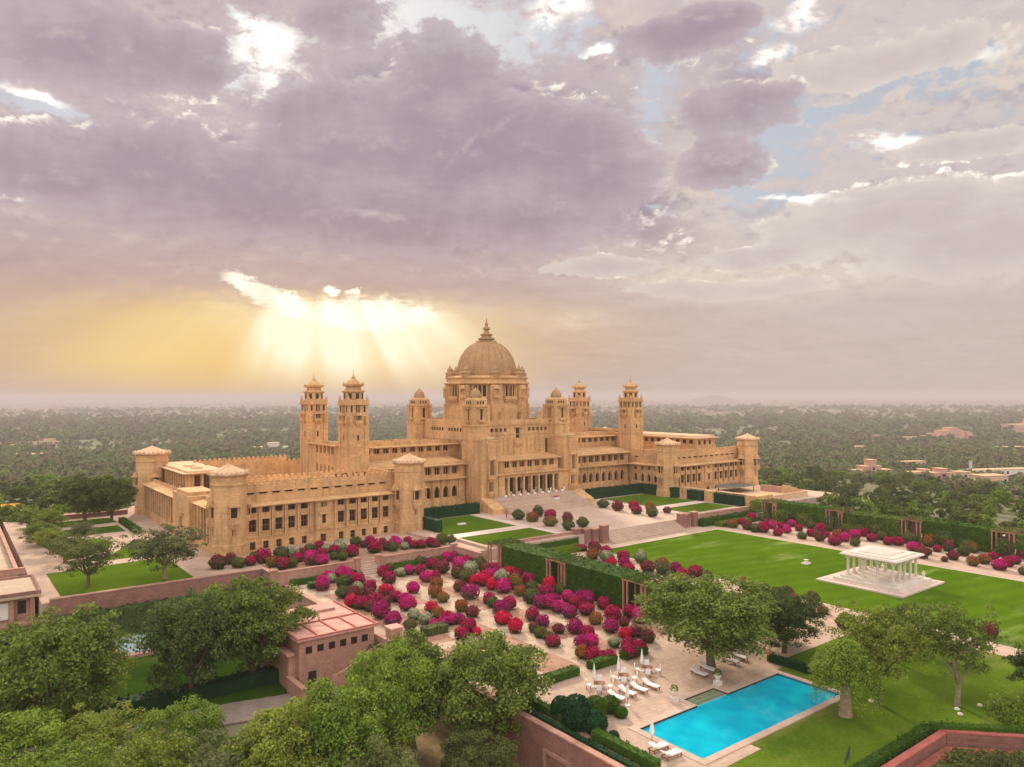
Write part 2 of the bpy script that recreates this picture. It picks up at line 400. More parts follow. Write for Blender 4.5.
# foliage
FO = {}
for nm, a, b_ in (('leaf_mid', (0.022, 0.055, 0.008), (0.285, 0.36, 0.065)),
                  ('leaf_bright', (0.045, 0.105, 0.008), (0.37, 0.49, 0.07)),
                  ('leaf_dark', (0.014, 0.036, 0.010), (0.165, 0.23, 0.065)),
                  ('leaf_yellow', (0.085, 0.135, 0.010), (0.40, 0.44, 0.08)),
                  ('leaf_olive', (0.038, 0.060, 0.012), (0.25, 0.27, 0.085)),
                  ('leaf_grey', (0.060, 0.080, 0.025), (0.29, 0.29, 0.13)),
                  ('hedge_leaf', (0.028, 0.080, 0.006), (0.095, 0.19, 0.018)),
                  ('hedge_dark', (0.012, 0.05, 0.018), (0.03, 0.10, 0.032)),
                  ('hedge_lime', (0.10, 0.16, 0.006), (0.20, 0.29, 0.015))):
    FO[nm] = material(nm, b_, base2=a, rough=0.7, scale=0.35, fine=5, trans=0.32, island=0.6, objvar=0.3, spec=0.15)


for nm, a, b_ in (('far_green', (0.12, 0.155, 0.065), (0.27, 0.32, 0.13)), ('far_olive', (0.17, 0.155, 0.085), (0.32, 0.29, 0.16)), ('far_dark', (0.08, 0.10, 0.045), (0.20, 0.22, 0.10)), ('far_lime', (0.18, 0.23, 0.07), (0.33, 0.39, 0.14))):
    material(nm, b_, base2=a, rough=0.9, scale=0.35, island=0.5, objvar=0.3, spec=0.05)


def lawn_mat(name, a, b_, stripe=0.0, ang=0.0, dry=(0.30, 0.30, 0.10), dryf=0.35):
    m = material(name, b_, base2=a, rough=1.0, scale=0.12, fine=25, spec=0.0, bump=0.35, bscale=9)
    nt = m.node_tree; N, L = nt.nodes, nt.links
    b = N['Principled BSDF']; c = b.inputs['Base Color'].links[0].from_socket
    tc = N.new('ShaderNodeTexCoord'); mp = N.new('ShaderNodeMapping'); mp.inputs['Scale'].default_value = (0.045, 0.16, 1)
    L.new(tc.outputs['Object'], mp.inputs[0])
    n = N.new('ShaderNodeTexNoise'); n.inputs['Scale'].default_value = 1.0; n.inputs['Detail'].default_value = 6; n.inputs['Roughness'].default_value = 0.62
    L.new(mp.outputs[0], n.inputs['Vector'])
    c = mixc(nt, Ex(nt, n.outputs[0]).ss(0.52, 0.74)*dryf, c, dry)
    if stripe:
        sp = N.new('ShaderNodeSeparateXYZ'); L.new(tc.outputs['Object'], sp.inputs[0])
        s = (Ex(nt, sp.outputs[0])*math.cos(ang) + Ex(nt, sp.outputs[1])*math.sin(ang) + Ex(nt, n.outputs[0])*1.5)*(math.pi/2.2)
        w = s._op('SINE')*0.5 + 0.5
        c = mixc(nt, w*stripe, c, tuple(q*0.72 for q in a))
    L.new(c, b.inputs['Base Color'])
    return m


lawn_mat('lawn_main', (0.066, 0.132, 0.005), (0.098, 0.175, 0.008), stripe=0.30, ang=1.35, dry=(0.24, 0.31, 0.09), dryf=0.95)
lawn_mat('lawn_pool', (0.065, 0.115, 0.010), (0.115, 0.18, 0.018), dryf=0.8, dry=(0.23, 0.22, 0.06))
lawn_mat('lawn_upper', (0.066, 0.118, 0.008), (0.098, 0.160, 0.012), dryf=0.25, dry=(0.12, 0.20, 0.02))
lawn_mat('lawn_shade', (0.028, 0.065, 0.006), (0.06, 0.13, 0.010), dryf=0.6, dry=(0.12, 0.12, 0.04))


def flower_mat(name, petal, petal2, green=0.35, leaf=(0.05, 0.075, 0.02), leaf2=(0.11, 0.13, 0.04)):
    """a bougainvillea ball: petals thick on top, leaves showing through lower down"""
    m = bpy.data.materials.new(name); m.use_nodes = True
    nt = m.node_tree; N, L = nt.nodes, nt.links; b = N['Principled BSDF']; b.inputs['Roughness'].default_value = 0.8
    b.inputs['Specular IOR Level'].default_value = 0.1
    g = N.new('ShaderNodeNewGeometry'); oi = N.new('ShaderNodeObjectInfo')
    tc = N.new('ShaderNodeTexCoord'); sp = N.new('ShaderNodeSeparateXYZ'); L.new(tc.outputs['Object'], sp.inputs[0])
    n = N.new('ShaderNodeTexNoise'); n.inputs['Scale'].default_value = 1.6; n.inputs['Detail'].default_value = 3
    vm = N.new('ShaderNodeVectorMath'); vm.operation = 'ADD'; L.new(tc.outputs['Object'], vm.inputs[0])
    L.new(oi.outputs['Location'], vm.inputs[1]); L.new(vm.outputs[0], n.inputs['Vector'])
    r = Ex(nt, g.outputs['Random Per Island'])
    pc = mixc(nt, r, petal, petal2)
    lc = mixc(nt, r, leaf, leaf2)
    f = (Ex(nt, n.outputs[0]) - 0.5)*1.7 + (r-0.5)*0.9 + (0.80 - Ex(nt, sp.outputs[2]))*0.85 + 0.5 + (green-0.30)*1.3 + (Ex(nt, oi.outputs['Random'])-0.5)*0.5
    L.new(mixc(nt, f.ss(0.25, 0.75), pc, lc), b.inputs['Base Color'])
    M[name] = m
    return m


BM = {'M': flower_mat('bloom_magenta', (0.36, 0.008, 0.10), (0.66, 0.02, 0.24), 0.10, (0.075, 0.045, 0.035), (0.10, 0.09, 0.05)),
      'P': flower_mat('bloom_purple', (0.22, 0.010, 0.07), (0.46, 0.02, 0.17), 0.20, (0.065, 0.045, 0.035), (0.10, 0.08, 0.06)),
      'C': flower_mat('bloom_crimson', (0.24, 0.008, 0.04), (0.50, 0.02, 0.11), 0.22, (0.05, 0.045, 0.025), (0.085, 0.09, 0.04)),
      'R': flower_mat('bloom_red', (0.40, 0.005, 0.03), (0.68, 0.02, 0.09), 0.14, (0.07, 0.04, 0.02), (0.09, 0.10, 0.03)),
      'O': flower_mat('bloom_orange', (0.26, 0.10, 0.03), (0.33, 0.07, 0.035), 0.42, (0.06, 0.075, 0.02), (0.16, 0.18, 0.04)),
      'W': flower_mat('bloom_white', (0.26, 0.32, 0.16), (0.52, 0.44, 0.34), 0.40, (0.06, 0.09, 0.035), (0.17, 0.23, 0.09)),
      'D': flower_mat('bloom_maroon', (0.14, 0.03, 0.03), (0.28, 0.05, 0.07), 0.38, (0.04, 0.05, 0.022), (0.11, 0.10, 0.045)),
      'G': flower_mat('bush_green', (0.10, 0.12, 0.03), (0.17, 0.12, 0.05), 0.55, (0.03, 0.055, 0.018), (0.10, 0.135, 0.04))}


class MB:
    """collects shapes and links them as ONE mesh; local frame (s along, d outward, z up)"""
    def __init__(s, o=(0, 0), u=(1, 0), n=(0, 1)):
        s.v, s.f = [], []; s.o, s.u, s.n = o, u, n
    def w(s, a, d, z): return (s.o[0]+s.u[0]*a+s.n[0]*d, s.o[1]+s.u[1]*a+s.n[1]*d, z)
    def hexa(s, pts):
        b = len(s.v); s.v += [s.w(*p) for p in pts]
        s.f += [(b, b+3, b+2, b+1), (b+4, b+5, b+6, b+7)] + [(b+i, b+(i+1) % 4, b+4+(i+1) % 4, b+4+i) for i in range(4)]
    def box(s, x0, x1, y0, y1, z0, z1, ix=0.0, iy=None):
        iy = ix if iy is None else iy
        s.hexa([(x0, y0, z0), (x1, y0, z0), (x1, y1, z0), (x0, y1, z0),
                (x0+ix, y0+iy, z1), (x1-ix, y0+iy, z1), (x1-ix, y1-iy, z1), (x0+ix, y1-iy, z1)]); return s
    def prism(s, poly, z0, z1, top=None):
        top = top or poly; n = len(poly); b = len(s.v)
        s.v += [s.w(p[0], p[1], z0) for p in poly] + [s.w(p[0], p[1], z1) for p in top]
        s.f += [tuple(range(b+n-1, b-1, -1)), tuple(range(b+n, b+2*n))]
        s.f += [(b+i, b+(i+1) % n, b+n+(i+1) % n, b+n+i) for i in range(n)]; return s
    def vprism(s, poly, d0, d1):
        """polygon in the (s, z) plane extruded through the wall"""
        n = len(poly); b = len(s.v)
        s.v += [s.w(p[0], d0, p[1]) for p in poly] + [s.w(p[0], d1, p[1]) for p in poly]
        s.f += [tuple(range(b, b+n)), tuple(range(b+2*n-1, b+n-1, -1))]
        s.f += [(b+i, b+n+i, b+n+(i+1) % n, b+(i+1) % n) for i in range(n)]; return s
    def ring(s, prof, cx, cy, n=16, ph=0.0, sx=1.0, sy=1.0):
        """lathe: prof = [(radius, z)...]"""
        b = len(s.v)
        for r, z in prof:
            for i in range(n):
                t = 2*math.pi*(i+ph)/n; s.v.append(s.w(cx+r*sx*math.cos(t), cy+r*sy*math.sin(t), z))
        for k in range(len(prof)-1):
            for i in range(n):
                j = (i+1) % n; s.f.append((b+k*n+i, b+k*n+j, b+(k+1)*n+j, b+(k+1)*n+i))
        s.f.append(tuple(b+i for i in range(n-1, -1, -1))); s.f.append(tuple(b+(len(prof)-1)*n+i for i in range(n))); return s
    def tube(s, p, q, r0, r1, n=7):
        p, q = Vector(p), Vector(q); d = (q-p).normalized()
        a = d.orthogonal().normalized(); c = d.cross(a); b = len(s.v)
        for pt, r in ((p, r0), (q, r1)):
            for i in range(n):
                t = 2*math.pi*i/n; e = pt + a*(math.cos(t)*r) + c*(math.sin(t)*r); s.v.append(s.w(*e))
        s.f += [(b+i, b+(i+1) % n, b+n+(i+1) % n, b+n+i) for i in range(n)]
        s.f += [tuple(range(b+n-1, b-1, -1)), tuple(range(b+n, b+2*n))]; return s
    def build(s, name, mat, parent=None, loc=None, smooth=False):
        me = bpy.data.meshes.new(name)
        off = loc if loc else ((0, 0, 0) if parent is None else root_of(parent).location)
        me.from_pydata([(x-off[0], y-off[1], z-off[2]) for x, y, z in s.v], [], s.f)
        import bmesh
        bm = bmesh.new(); bm.from_mesh(me); bmesh.ops.recalc_face_normals(bm, faces=bm.faces[:]); bm.to_mesh(me); bm.free()
        me.materials.append(M[mat] if isinstance(mat, str) else mat)
        if smooth:
            me.polygons.foreach_set('use_smooth', [True]*len(me.polygons))
        o = bpy.data.objects.new(name, me); col.objects.link(o)
        if parent is not None: o.parent = parent
        elif loc: o.location = loc
        return o


def root_of(o):
    while o.parent: o = o.parent
    return o


def tag(o, label=None, cat=None, group=None, kind=None):
    if label: o['label'] = label
    if cat: o['category'] = cat
    if group: o['group'] = group
    if kind: o['kind'] = kind
    return o


def thing(name, label, cat, loc=(0, 0, 0), rz=0.0, group=None):
    o = bpy.data.objects.new(name, None); col.objects.link(o); o.location = loc; o.rotation_euler = (0, 0, rz)
    o.empty_display_size = 0.5
    return tag(o, label, cat, group)


def struct(o): o['kind'] = 'structure'; return o


def copy_tree(o, parent=None):
    c = o.copy(); col.objects.link(c); c.parent = parent
    for ch in list(o.children): copy_tree(ch, c)
    return c


def place(proto, used, loc, rz=0.0, sc=1.0, label=None, group=None, cat=None):
    """first call moves the prototype itself, later calls copy it with its parts"""
    o = proto if not used else copy_tree(proto)
    o.location = loc; o.rotation_euler = (0, 0, rz)
    o.scale = (sc, sc, sc) if isinstance(sc, (int, float)) else sc
    return tag(o, label, cat, group)


ORD = ['zeroth', 'first', 'second', 'third', 'fourth', 'fifth', 'sixth', 'seventh', 'eighth', 'ninth', 'tenth', 'eleventh', 'twelfth',
       'thirteenth', 'fourteenth', 'fifteenth', 'sixteenth', 'seventeenth', 'eighteenth', 'nineteenth', 'twentieth',
       'twenty-first', 'twenty-second', 'twenty-third', 'twenty-fourth', 'twenty-fifth']


def quads_mesh(name, P, Nn, size, mat, seed=0, aspect=0.6, extra=None):
    """many small leaf faces at points P with normals about Nn (numpy)"""
    r = np.random.default_rng(seed); n = len(P)
    nn = Nn + r.normal(0, 0.55, (n, 3)); nn /= np.linalg.norm(nn, axis=1)[:, None]+1e-9
    t = r.normal(0, 1, (n, 3)); t -= (t*nn).sum(1)[:, None]*nn; t /= np.linalg.norm(t, axis=1)[:, None]+1e-9
    b = np.cross(nn, t); s = (size*(0.6+0.8*r.random(n)))[:, None]
    V = np.stack([P-t*s, P-b*s*aspect+nn*s*0.15, P+t*s, P+b*s*aspect+nn*s*0.15], 1).reshape(-1, 3)
    F = np.arange(4*n).reshape(-1, 4)
    ev, ef = (np.zeros((0, 3)), []) if extra is None else extra
    me = bpy.data.meshes.new(name)
    me.from_pydata(np.vstack([V, ev]).tolist(), [], F.tolist() + [tuple(i+4*n for i in f) for f in ef])
    me.materials.append(mat)
    return me


def ico(r=1.0, sub=1):
    import bmesh
    bm = bmesh.new(); bmesh.ops.create_icosphere(bm, subdivisions=sub, radius=r)
    v = np.array([p.co[:] for p in bm.verts]); f = [tuple(q.index for q in fa.verts) for fa in bm.faces]; bm.free()
    return v, f
# ---------------------------------------------------------------- the palace
palace = thing('palace', 'vast golden sandstone palace with a great ribbed dome and many towers', 'palace', (0, 0, 0))
WIN = {}


def window_mesh(w, h, kind):
    key = (round(w, 2), round(h, 2), kind)
    if key in WIN: return WIN[key]
    v, f, mi = [], [], []

    def bx(x0, x1, y0, y1, z0, z1, k):
        b = len(v)
        v.extend([(x0, y0, z0), (x1, y0, z0), (x1, y1, z0), (x0, y1, z0), (x0, y0, z1), (x1, y0, z1), (x1, y1, z1), (x0, y1, z1)])
        for q in ((0, 3, 2, 1), (4, 5, 6, 7), (0, 1, 5, 4), (1, 2, 6, 5), (2, 3, 7, 6), (3, 0, 4, 7)):
            f.append(tuple(b+i for i in q)); mi.append(k)
    bx(-w/2, w/2, 0, 0.06, 0, h, 0)
    if kind == 'glazed':
        bx(-0.045, 0.045, -0.06, 0.0, 0, h, 1)
        bx(-w/2, -w/2+0.1, -0.08, 0.0, 0, h, 1); bx(w/2-0.1, w/2, -0.08, 0.0, 0, h, 1)
        bx(-w/2+0.1, w/2-0.1, -0.07, 0.0, h*0.45, h*0.45+0.12, 1)
    elif kind == 'screen':
        for i in range(1, 3): bx(-w/2+w*i/3-0.07, -w/2+w*i/3+0.07, -0.1, 0.0, 0, h, 2)
    me = bpy.data.meshes.new('window'); me.from_pydata(v, [], f)
    for m_ in ('window_glass' if kind == 'glazed' else 'dark_opening', 'window_wood', 'sandstone'): me.materials.append(M[m_])
    me.polygons.foreach_set('material_index', mi); WIN[key] = me
    return me


def add_window(name, parent, o, u, n, s, d, z, w, h, kind):
    ob = bpy.data.objects.new(name, window_mesh(w, h, kind)); col.objects.link(ob)
    rl = root_of(parent).location
    ob.location = (o[0]+u[0]*s+n[0]*d-rl.x, o[1]+u[1]*s+n[1]*d-rl.y, z-rl.z)
    ob.rotation_euler = (0, 0, math.atan2(-n[0], n[1]) + math.pi)   # the window's -y side looks outward along n
    ob.parent = parent
    return ob


def facade(parent, o, u, n, a0, a1, z0, z1, rows, t=0.7, mb=None, pil=0.0, piers=True):
    """wall with real openings. rows: (zb, zt, half width, [centres], 'rect'|'arch', window name, window kind)"""
    own = mb is None
    m = mb or MB()
    so, su, sn = m.o, m.u, m.n
    m.o, m.u, m.n = o, u, n
    rows = sorted(rows, key=lambda r: r[0])
    z = z0
    pend = []
    for zb, zt, hw, cs, shape, nm, kind in rows:
        if zb > z: m.box(a0, a1, -t, 0, z, zb)
        x = a0
        for c in sorted(cs):
            if c-hw > x: m.box(x, c-hw, -t, 0, zb, zt)
            if shape == 'arch':
                k = (zt-zb)*0.32
                for sg in (-1, 1):
                    m.vprism([(c+sg*hw, zt-k*1.5), (c+sg*hw, zt), (c, zt), (c+sg*hw*0.55, zt-k*0.55), (c+sg*hw*0.86, zt-k)], -t, -0.02)
            x = c+hw
            pend.append((c, zb, 2*hw, zt-zb, nm, kind))
        if a1 > x: m.box(x, a1, -t, 0, zb, zt)
        z = zt
    if z1 > z: m.box(a0, a1, -t, 0, z, z1)
    m.o, m.u, m.n = so, su, sn
    return pend


def hang(parent, o, u, n, pend, t=0.7):
    for c, zb, w, h, nm, kind in pend:
        add_window(nm, parent, o, u, n, c, -t+0.08, zb, w-0.004, h, kind)


def cren(m, a0, a1, d0, d1, z, h=0.7, w=0.9, gap=0.55):
    """merlons along a parapet"""
    n = max(1, int((a1-a0+gap)/(w+gap))); st = (a1-a0+gap)/n
    for i in range(n):
        x = a0+i*st
        m.vprism([(x, z), (x+st-gap, z), (x+st-gap, z+h*0.6), (x+(st-gap)/2, z+h), (x, z+h*0.6)], d0, d1)


def corner_turret(x, y, zbase, R, zt, s=1.0):
    """eight-sided corner tower: shaft, belt courses, flared eaves, tiled pyramid cap"""
    m = MB()
    n = 8; ph = 0.5
    k = 1/math.cos(math.pi/8)
    e = zt-2.6
    m.ring([(R*1.05*k, zbase), (R*1.05*k, 1.9), (R*0.995*k, 2.3), (R*0.995*k, 2.4), (R*k, 2.6), (R*0.98*k, 2.7), (R*0.98*k, e-2.3), (R*1.03*k, e-2.2),
            (R*1.03*k, e-1.9), (R*0.99*k, e-1.8), (R*0.99*k, e-0.5), (R*1.1*k, e-0.1)], x, y, n, ph)
    o = m.build('corner_tower', 'sandstone', palace)
    r = MB()
    r.ring([(R*1.02*k, e-0.12), (R*1.15*k, e), (R*1.17*k, e+0.3), (R*1.10*k, e+0.45), (R*0.62*k, e+1.25), (R*0.25*k, e+1.9), (R*0.1*k, e+2.15), (0.05, e+2.5)], x, y, n, ph)
    for i in range(n):
        t = 2*math.pi*(i+0.5)/n
        for q in (-0.33, 0.0, 0.33):
            t2 = t + q*2*math.pi/n
            rr = R*1.12*k*math.cos(math.pi/8)/math.cos(q*2*math.pi/n)
            cx, cy = x+rr*math.cos(t2), y+rr*math.sin(t2)
            r.ring([(0.34, e+0.1), (0.34, e+0.65), (0.06, e+0.95)], cx, cy, 5)
    r.build('turret_roof', 'roof_stone', o)
    # jharokha balconies on the four main faces
    for ax, ay in ((0, -1), (-1, 0), (1, 0), (0, 1)):
        u = (-ay, ax); nn = (ax, ay)
        b = MB((x+ax*R*0.98, y+ay*R*0.98), u, nn)
        b.box(-1.1, 1.1, 0, 1.1, 6.5, 7.8, 0.0); b.box(-0.9, 0.9, 0, 0.7, 5.9, 6.5); b.box(-0.6, 0.6, 0, 0.4, 5.4, 5.9)
        for q in (-1.0, 1.0): b.box(q-0.1, q+0.1, 0.88, 1.08, 7.8, 10.2)
        b.box(-1.35, 1.35, 0, 1.4, 10.2, 10.4); b.box(-1.1, 1.1, 0, 1.0, 10.4, 11.5, 0.3, 0.3)
        b.build('balcony', 'sandstone', o)
        add_window('window', o, b.o, u, nn, 0, 0.06, 7.8, 1.5, 2.35, 'plain')
        add_window('window', o, b.o, u, nn, 0, 0.06, 0.3, 1.3, 1.8, 'glazed')
        add_window('window', o, b.o, u, nn, 0, 0.03, 4.0, 0.7, 1.5, 'screen')
    return o


def wing(sd):
    """one of the two courtyard wings; sd = -1 left, 1 right"""
    nm = 'wing'
    m = MB()
    X = lambda x: sd*x
    def bx(x0, x1, *a, **k):
        x0, x1 = sorted((sd*x0, sd*x1)); m.box(x0, x1, *a, **k)
    zb = -2.4
    # masses of the four ranges behind their facades
    bx(51.7, 93.3, -33.3, -19.0, zb, 9.0)
    bx(83.0, 95.3, -19.0, 38.0, zb, 8.2)
    bx(51.7, 60.0, -19.0, 8.0, zb, 9.6)
    bx(52.0, 83.0, 26.0, 38.0, zb, 9.6)
    bx(60.0, 83.0, -19.0, 26.0, zb, 4.0)
    # front facade
    o = (0, -32.6); u = (1, 0); n = (0, -1)
    c0 = 72.0
    cs = [sd*(c0+q) for q in (-16.6, -13.6, -10.6, -7.6, -4.6, 4.6, 7.6, 10.6, 13.6, 16.6)]
    a0, a1 = sorted((sd*51.5, sd*93.0))
    o2 = (0, -34.0)
    p1 = facade(None, o2, u, n, a0, a1, zb, 9.2, [
        (-0.5, 1.25, 0.62, cs, 'rect', 'window', 'glazed'),
        (3.5, 6.3, 0.84, cs, 'rect', 'window', 'glazed'),
        (7.7, 8.95, 0.85, cs, 'rect', 'window', 'plain')], mb=m)
    m.o, m.u, m.n = o2, u, n
    m.box(a0-0.1, a1+0.1, 0.0, 0.18, 2.15, 2.45)                   # belt course
    m.box(a0-0.1, a1+0.1, 0.0, 0.3, zb, -1.1)
    for c in cs:                                                  # sills and lintels
        m.box(c-0.95, c+0.95, 0.0, 0.22, 3.28, 3.5); m.box(c-0.9, c+0.9, 0.0, 0.16, 6.26, 6.45)
        m.box(c-0.75, c+0.75, 0.0, 0.14, -0.68, -0.5)
    for i in range(len(cs)+1):                                     # pilasters
        pass
    allc = sorted(cs)
    for c in allc:
        for q in (-1.5, 1.5):
            m.box(c+q-0.3, c+q+0.3, 0.0, 0.27+0.01*(q > 0), 2.46, 9.19)
    cc = sd*c0
    m.box(cc-2.1, cc+2.1, 0.0, 0.5, 2.46, 9.1); m.box(cc-1.3, cc+1.3, 0.5, 0.95, 6.0, 6.5); m.box(cc-0.95, cc+0.95, 0.5, 0.8, 3.0, 3.8)
    # attic: sloping chajja roof, slot windows, crenellated parapet
    m.hexa([(a0-0.4, -1.0, 9.2), (a1+0.4, -1.0, 9.2), (a1+0.4, 1.25, 9.2), (a0-0.4, 1.25, 9.2),
            (a0-0.4, -1.6, 9.9), (a1+0.4, -1.6, 9.9), (a1+0.4, 1.35, 9.42), (a0-0.4, 1.35, 9.42)])
    sl = [sd*(c0+q) for q in (-16.6, -13.6, -10.6, -7.6, -4.6, -1.5, 1.5, 4.6, 7.6, 10.6, 13.6, 16.6)]
    o3 = (0, -32.2)
    p2 = facade(None, o3, u, n, a0, a1, 9.7, 14.0, [(11.7, 12.15, 0.85, sl, 'rect', 'slot_window', 'plain')], mb=m, t=0.6)
    m.o = o3
    for c in sl: m.box(c-1.05, c+1.05, 0.0, 0.5, 12.17, 12.32)
    cren(m, a0, a1, -0.55, -0.05, 14.0, 0.75)
    m.o, m.u, m.n = (0, 0), (1, 0), (0, 1)
    bx(51.7, 93.0, -31.6, -21.6, 9.0, 12.9)
    m.o, m.u, m.n = (0, -20.8), (1, 0), (0, 1)
    m.box(a0, a1, -0.9, -0.2, 9.0, 14.0); cren(m, a0, a1, -0.8, -0.3, 14.0, 0.75)
    m.o, m.u, m.n = (0, 0), (1, 0), (0, 1)
    w = m.build(nm, 'sandstone', palace)
    hang(w, o2, u, n, p1, 0.7); hang(w, o3, u, n, p2, 0.6)
    add_window('arched_window', w, o2, u, n, cc, 0.56, 3.9, 0.8, 2.1, 'plain')
    add_window('window', w, o2, u, n, cc, 0.56, 7.75, 1.3, 1.1, 'screen')
    add_window('window', w, o2, u, n, cc, 0.04, -0.5, 1.3, 1.75, 'glazed')
    # outer side, facing away from the court: giant pilasters
    m = MB()
    o4 = (sd*97.0, 0); u4 = (0, -sd) if sd < 0 else (0, 1); n4 = (sd, 0)
    u4 = (0, 1)
    for y0, y1, zt in ((-31.5, -19.0, 9.2), (-4.0, 35.5, 8.4)):
        nb = int(round((y1-y0)/2.6)); st = (y1-y0)/nb
        cs4 = [y0+st*(i+0.5) for i in range(nb)]
        pp = facade(None, (sd*96.0, 0), u4, n4, y0, y1, -2.4, zt, [(-0.6, 1.0, 0.5, cs4, 'rect', 'window', 'glazed'), (2.0, 7.4, 0.6, cs4, 'rect', 'window', 'plain')], mb=m)  # upper windows stretched tall so their dark panels put shade between the pilasters
        m.o, m.u, m.n = (sd*96.0, 0), u4, n4
        for i in range(nb+1):
            c = y0+st*i
            m.box(c-0.36, c+0.36, 0.0, 1.15, 1.4, zt-0.02)
        m.box(y0, y1, 0.0, 1.25, -2.4, 1.4-0.01)
        m.hexa([(y0-0.3, -0.8, zt), (y1+0.3, -0.8, zt), (y1+0.3, 1.9, zt), (y0-0.3, 1.9, zt),
                (y0-0.3, -1.6, zt+0.8), (y1+0.3, -1.6, zt+0.8), (y1+0.3, 2.0, zt+0.2), (y0-0.3, 2.0, zt+0.2)])
        m.box(y0, y1, -1.5, -1.2, zt+0.5, zt+1.5)
        if y0 < -20: pa = pp
        else: pb = pp
    m.o, m.u, m.n = (0, 0), (1, 0), (0, 1)
    def bx2(x0, x1, *a):
        x0, x1 = sorted((sd*x0, sd*x1)); m.box(x0, x1, *a)
    bx2(92.0, 98.4, -19.0, -4.0, -2.4, 10.6); bx2(92.0, 98.0, -17.0, -6.0, 10.6, 11.4)
    bx2(98.4, 98.9, -14.5, -8.5, 5.6, 6.4)
    # far parapets of the court
    bx2(54.0, 83.0, 25.4, 26.0, 4.0, 13.6); bx2(84.2, 84.9, -19.0, 8.0, 8.2, 10.4)
    m.o, m.u, m.n = (0, 26.0), (1, 0), (0, 1)
    a0, a1 = sorted((sd*54.0, sd*83.0)); cren(m, a0, a1, -0.5, -0.1, 13.6, 0.8)
    m.o, m.u, m.n = (0, 37.4), (1, 0), (0, 1)
    m.box(a0, a1, 0, 0.6, 9.6, 13.9); cren(m, a0, a1, 0.1, 0.5, 13.9, 0.8)
    m.o, m.u, m.n = (0, 0), (1, 0), (0, 1)
    s_ = m.build('side_range', 'sandstone', palace)
    hang(s_, (sd*96.0, 0), u4, n4, pa); hang(s_, (sd*96.0, 0), u4, n4, pb)
    add_window('window', s_, (sd*98.4, 0), u4, n4, -11.5, 0.04, 3.0, 1.8, 2.4, 'screen')
    if sd < 0:
        # terrace pavilion on the roof of the outer range
        m = MB(); m.box(-91.0, -82.0, 11.0, 44.0, 8.2, 13.0)
        for i in range(13):
            y = 12.0+i*2.6; m.box(-91.6, -91.0, y-0.28, y+0.28, 8.2, 13.0)
        for x in (-90.0, -87.6, -85.2, -83.0): m.box(x-0.3, x+0.3, 10.4, 11.0, 8.2, 13.0)
        pv = m.build('roof_pavilion', 'sandstone', palace)
        m = MB(); m.hexa([(-92.8, 9.2, 13.0), (-80.6, 9.2, 13.0), (-80.6, 45.4, 13.0), (-92.8, 45.4, 13.0),
                          (-92.9, 9.1, 13.25), (-80.5, 9.1, 13.25), (-80.5, 45.5, 13.25), (-92.9, 45.5, 13.25)])
        m.box(-91.4, -82.0, 10.6, 44.0, 13.25, 13.75)
        m.box(-88.5, -86.0, 16, 19, 13.75, 14.2); m.box(-88.5, -86.0, 24, 27, 13.75, 14.2)
        m.build('flat_roof', 'roof_stone', pv)
        for x in (-88.8, -86.4, -84.1): add_window('window', pv, (0, 11.0), (1, 0), (0, -1), x, 0.03, 8.3, 1.5, 4.2, 'glazed')
        for i in range(12): add_window('window', pv, (-91.0, 0), (0, 1), (-1, 0), 13.3+i*2.6, 0.03, 8.6, 1.1, 3.6, 'plain')
    else:
        m = MB(); m.box(72.6, 84.0, -28.0, 12.0, 12.9, 17.9)
        pv = m.build('roof_pavilion', 'sandstone', palace)
        m = MB(); m.box(71.2, 85.2, -29.4, 13.0, 17.9, 18.2); m.box(72.4, 84.0, -28.0, 12.0, 18.2, 18.9, 0.3)
        m.build('flat_roof', 'roof_stone', pv)
        for i in range(12): add_window('window', pv, (72.6, 0), (0, 1), (-1, 0), -26.2+i*3.1, 0.03, 16.0, 1.6, 1.4, 'plain')
        for i in range(3): add_window('window', pv, (0, -28.0), (1, 0), (0, -1), 75+i*3.0, 0.03, 15.6, 1.2, 1.6, 'plain')
    return w


def inner_side(sd):
    """inner return of the wing towards the court, X = 50"""
    m = MB(); o = (sd*50.6, 0); u = (0, 1); n = (-sd, 0)
    cs = [-28.6, -25.6, -22.6, -19.4]
    p = facade(None, o, u, n, -31.5, -17.0, -1.5, 9.4, [(3.7, 6.6, 0.72, cs, 'arch', 'arched_window', 'plain'), (7.7, 8.9, 0.7, cs, 'rect', 'window', 'screen')], mb=m)
    m.o, m.u, m.n = o, u, n
    m.box(-31.5, -17.0, 0, 0.2, 2.4, 2.7)
    m.hexa([(-31.7, -1.0, 9.4), (-17.4, -1.0, 9.4), (-17.4, 1.3, 9.4), (-31.7, 1.3, 9.4),
            (-31.7, -1.2, 10.1), (-17.4, -1.2, 10.1), (-17.4, 1.4, 9.62), (-31.7, 1.4, 9.62)])
    p2 = facade(None, (sd*52.4, 0), u, n, -31.5, -12.0, 9.8, 14.0, [(11.6, 12.1, 0.8, [-28.5, -25, -21.5, -18], 'rect', 'slot_window', 'plain')], mb=m, t=0.6)
    m.o, m.u, m.n = (sd*52.4, 0), u, n
    cren(m, -31.5, -12.0, -0.5, -0.05, 14.0, 0.75)
    m.o, m.u, m.n = (0, 0), (1, 0), (0, 1)
    ob = m.build('court_return', 'sandstone', palace)
    hang(ob, o, u, n, p); hang(ob, (sd*52.4, 0), u, n, p2, 0.6)


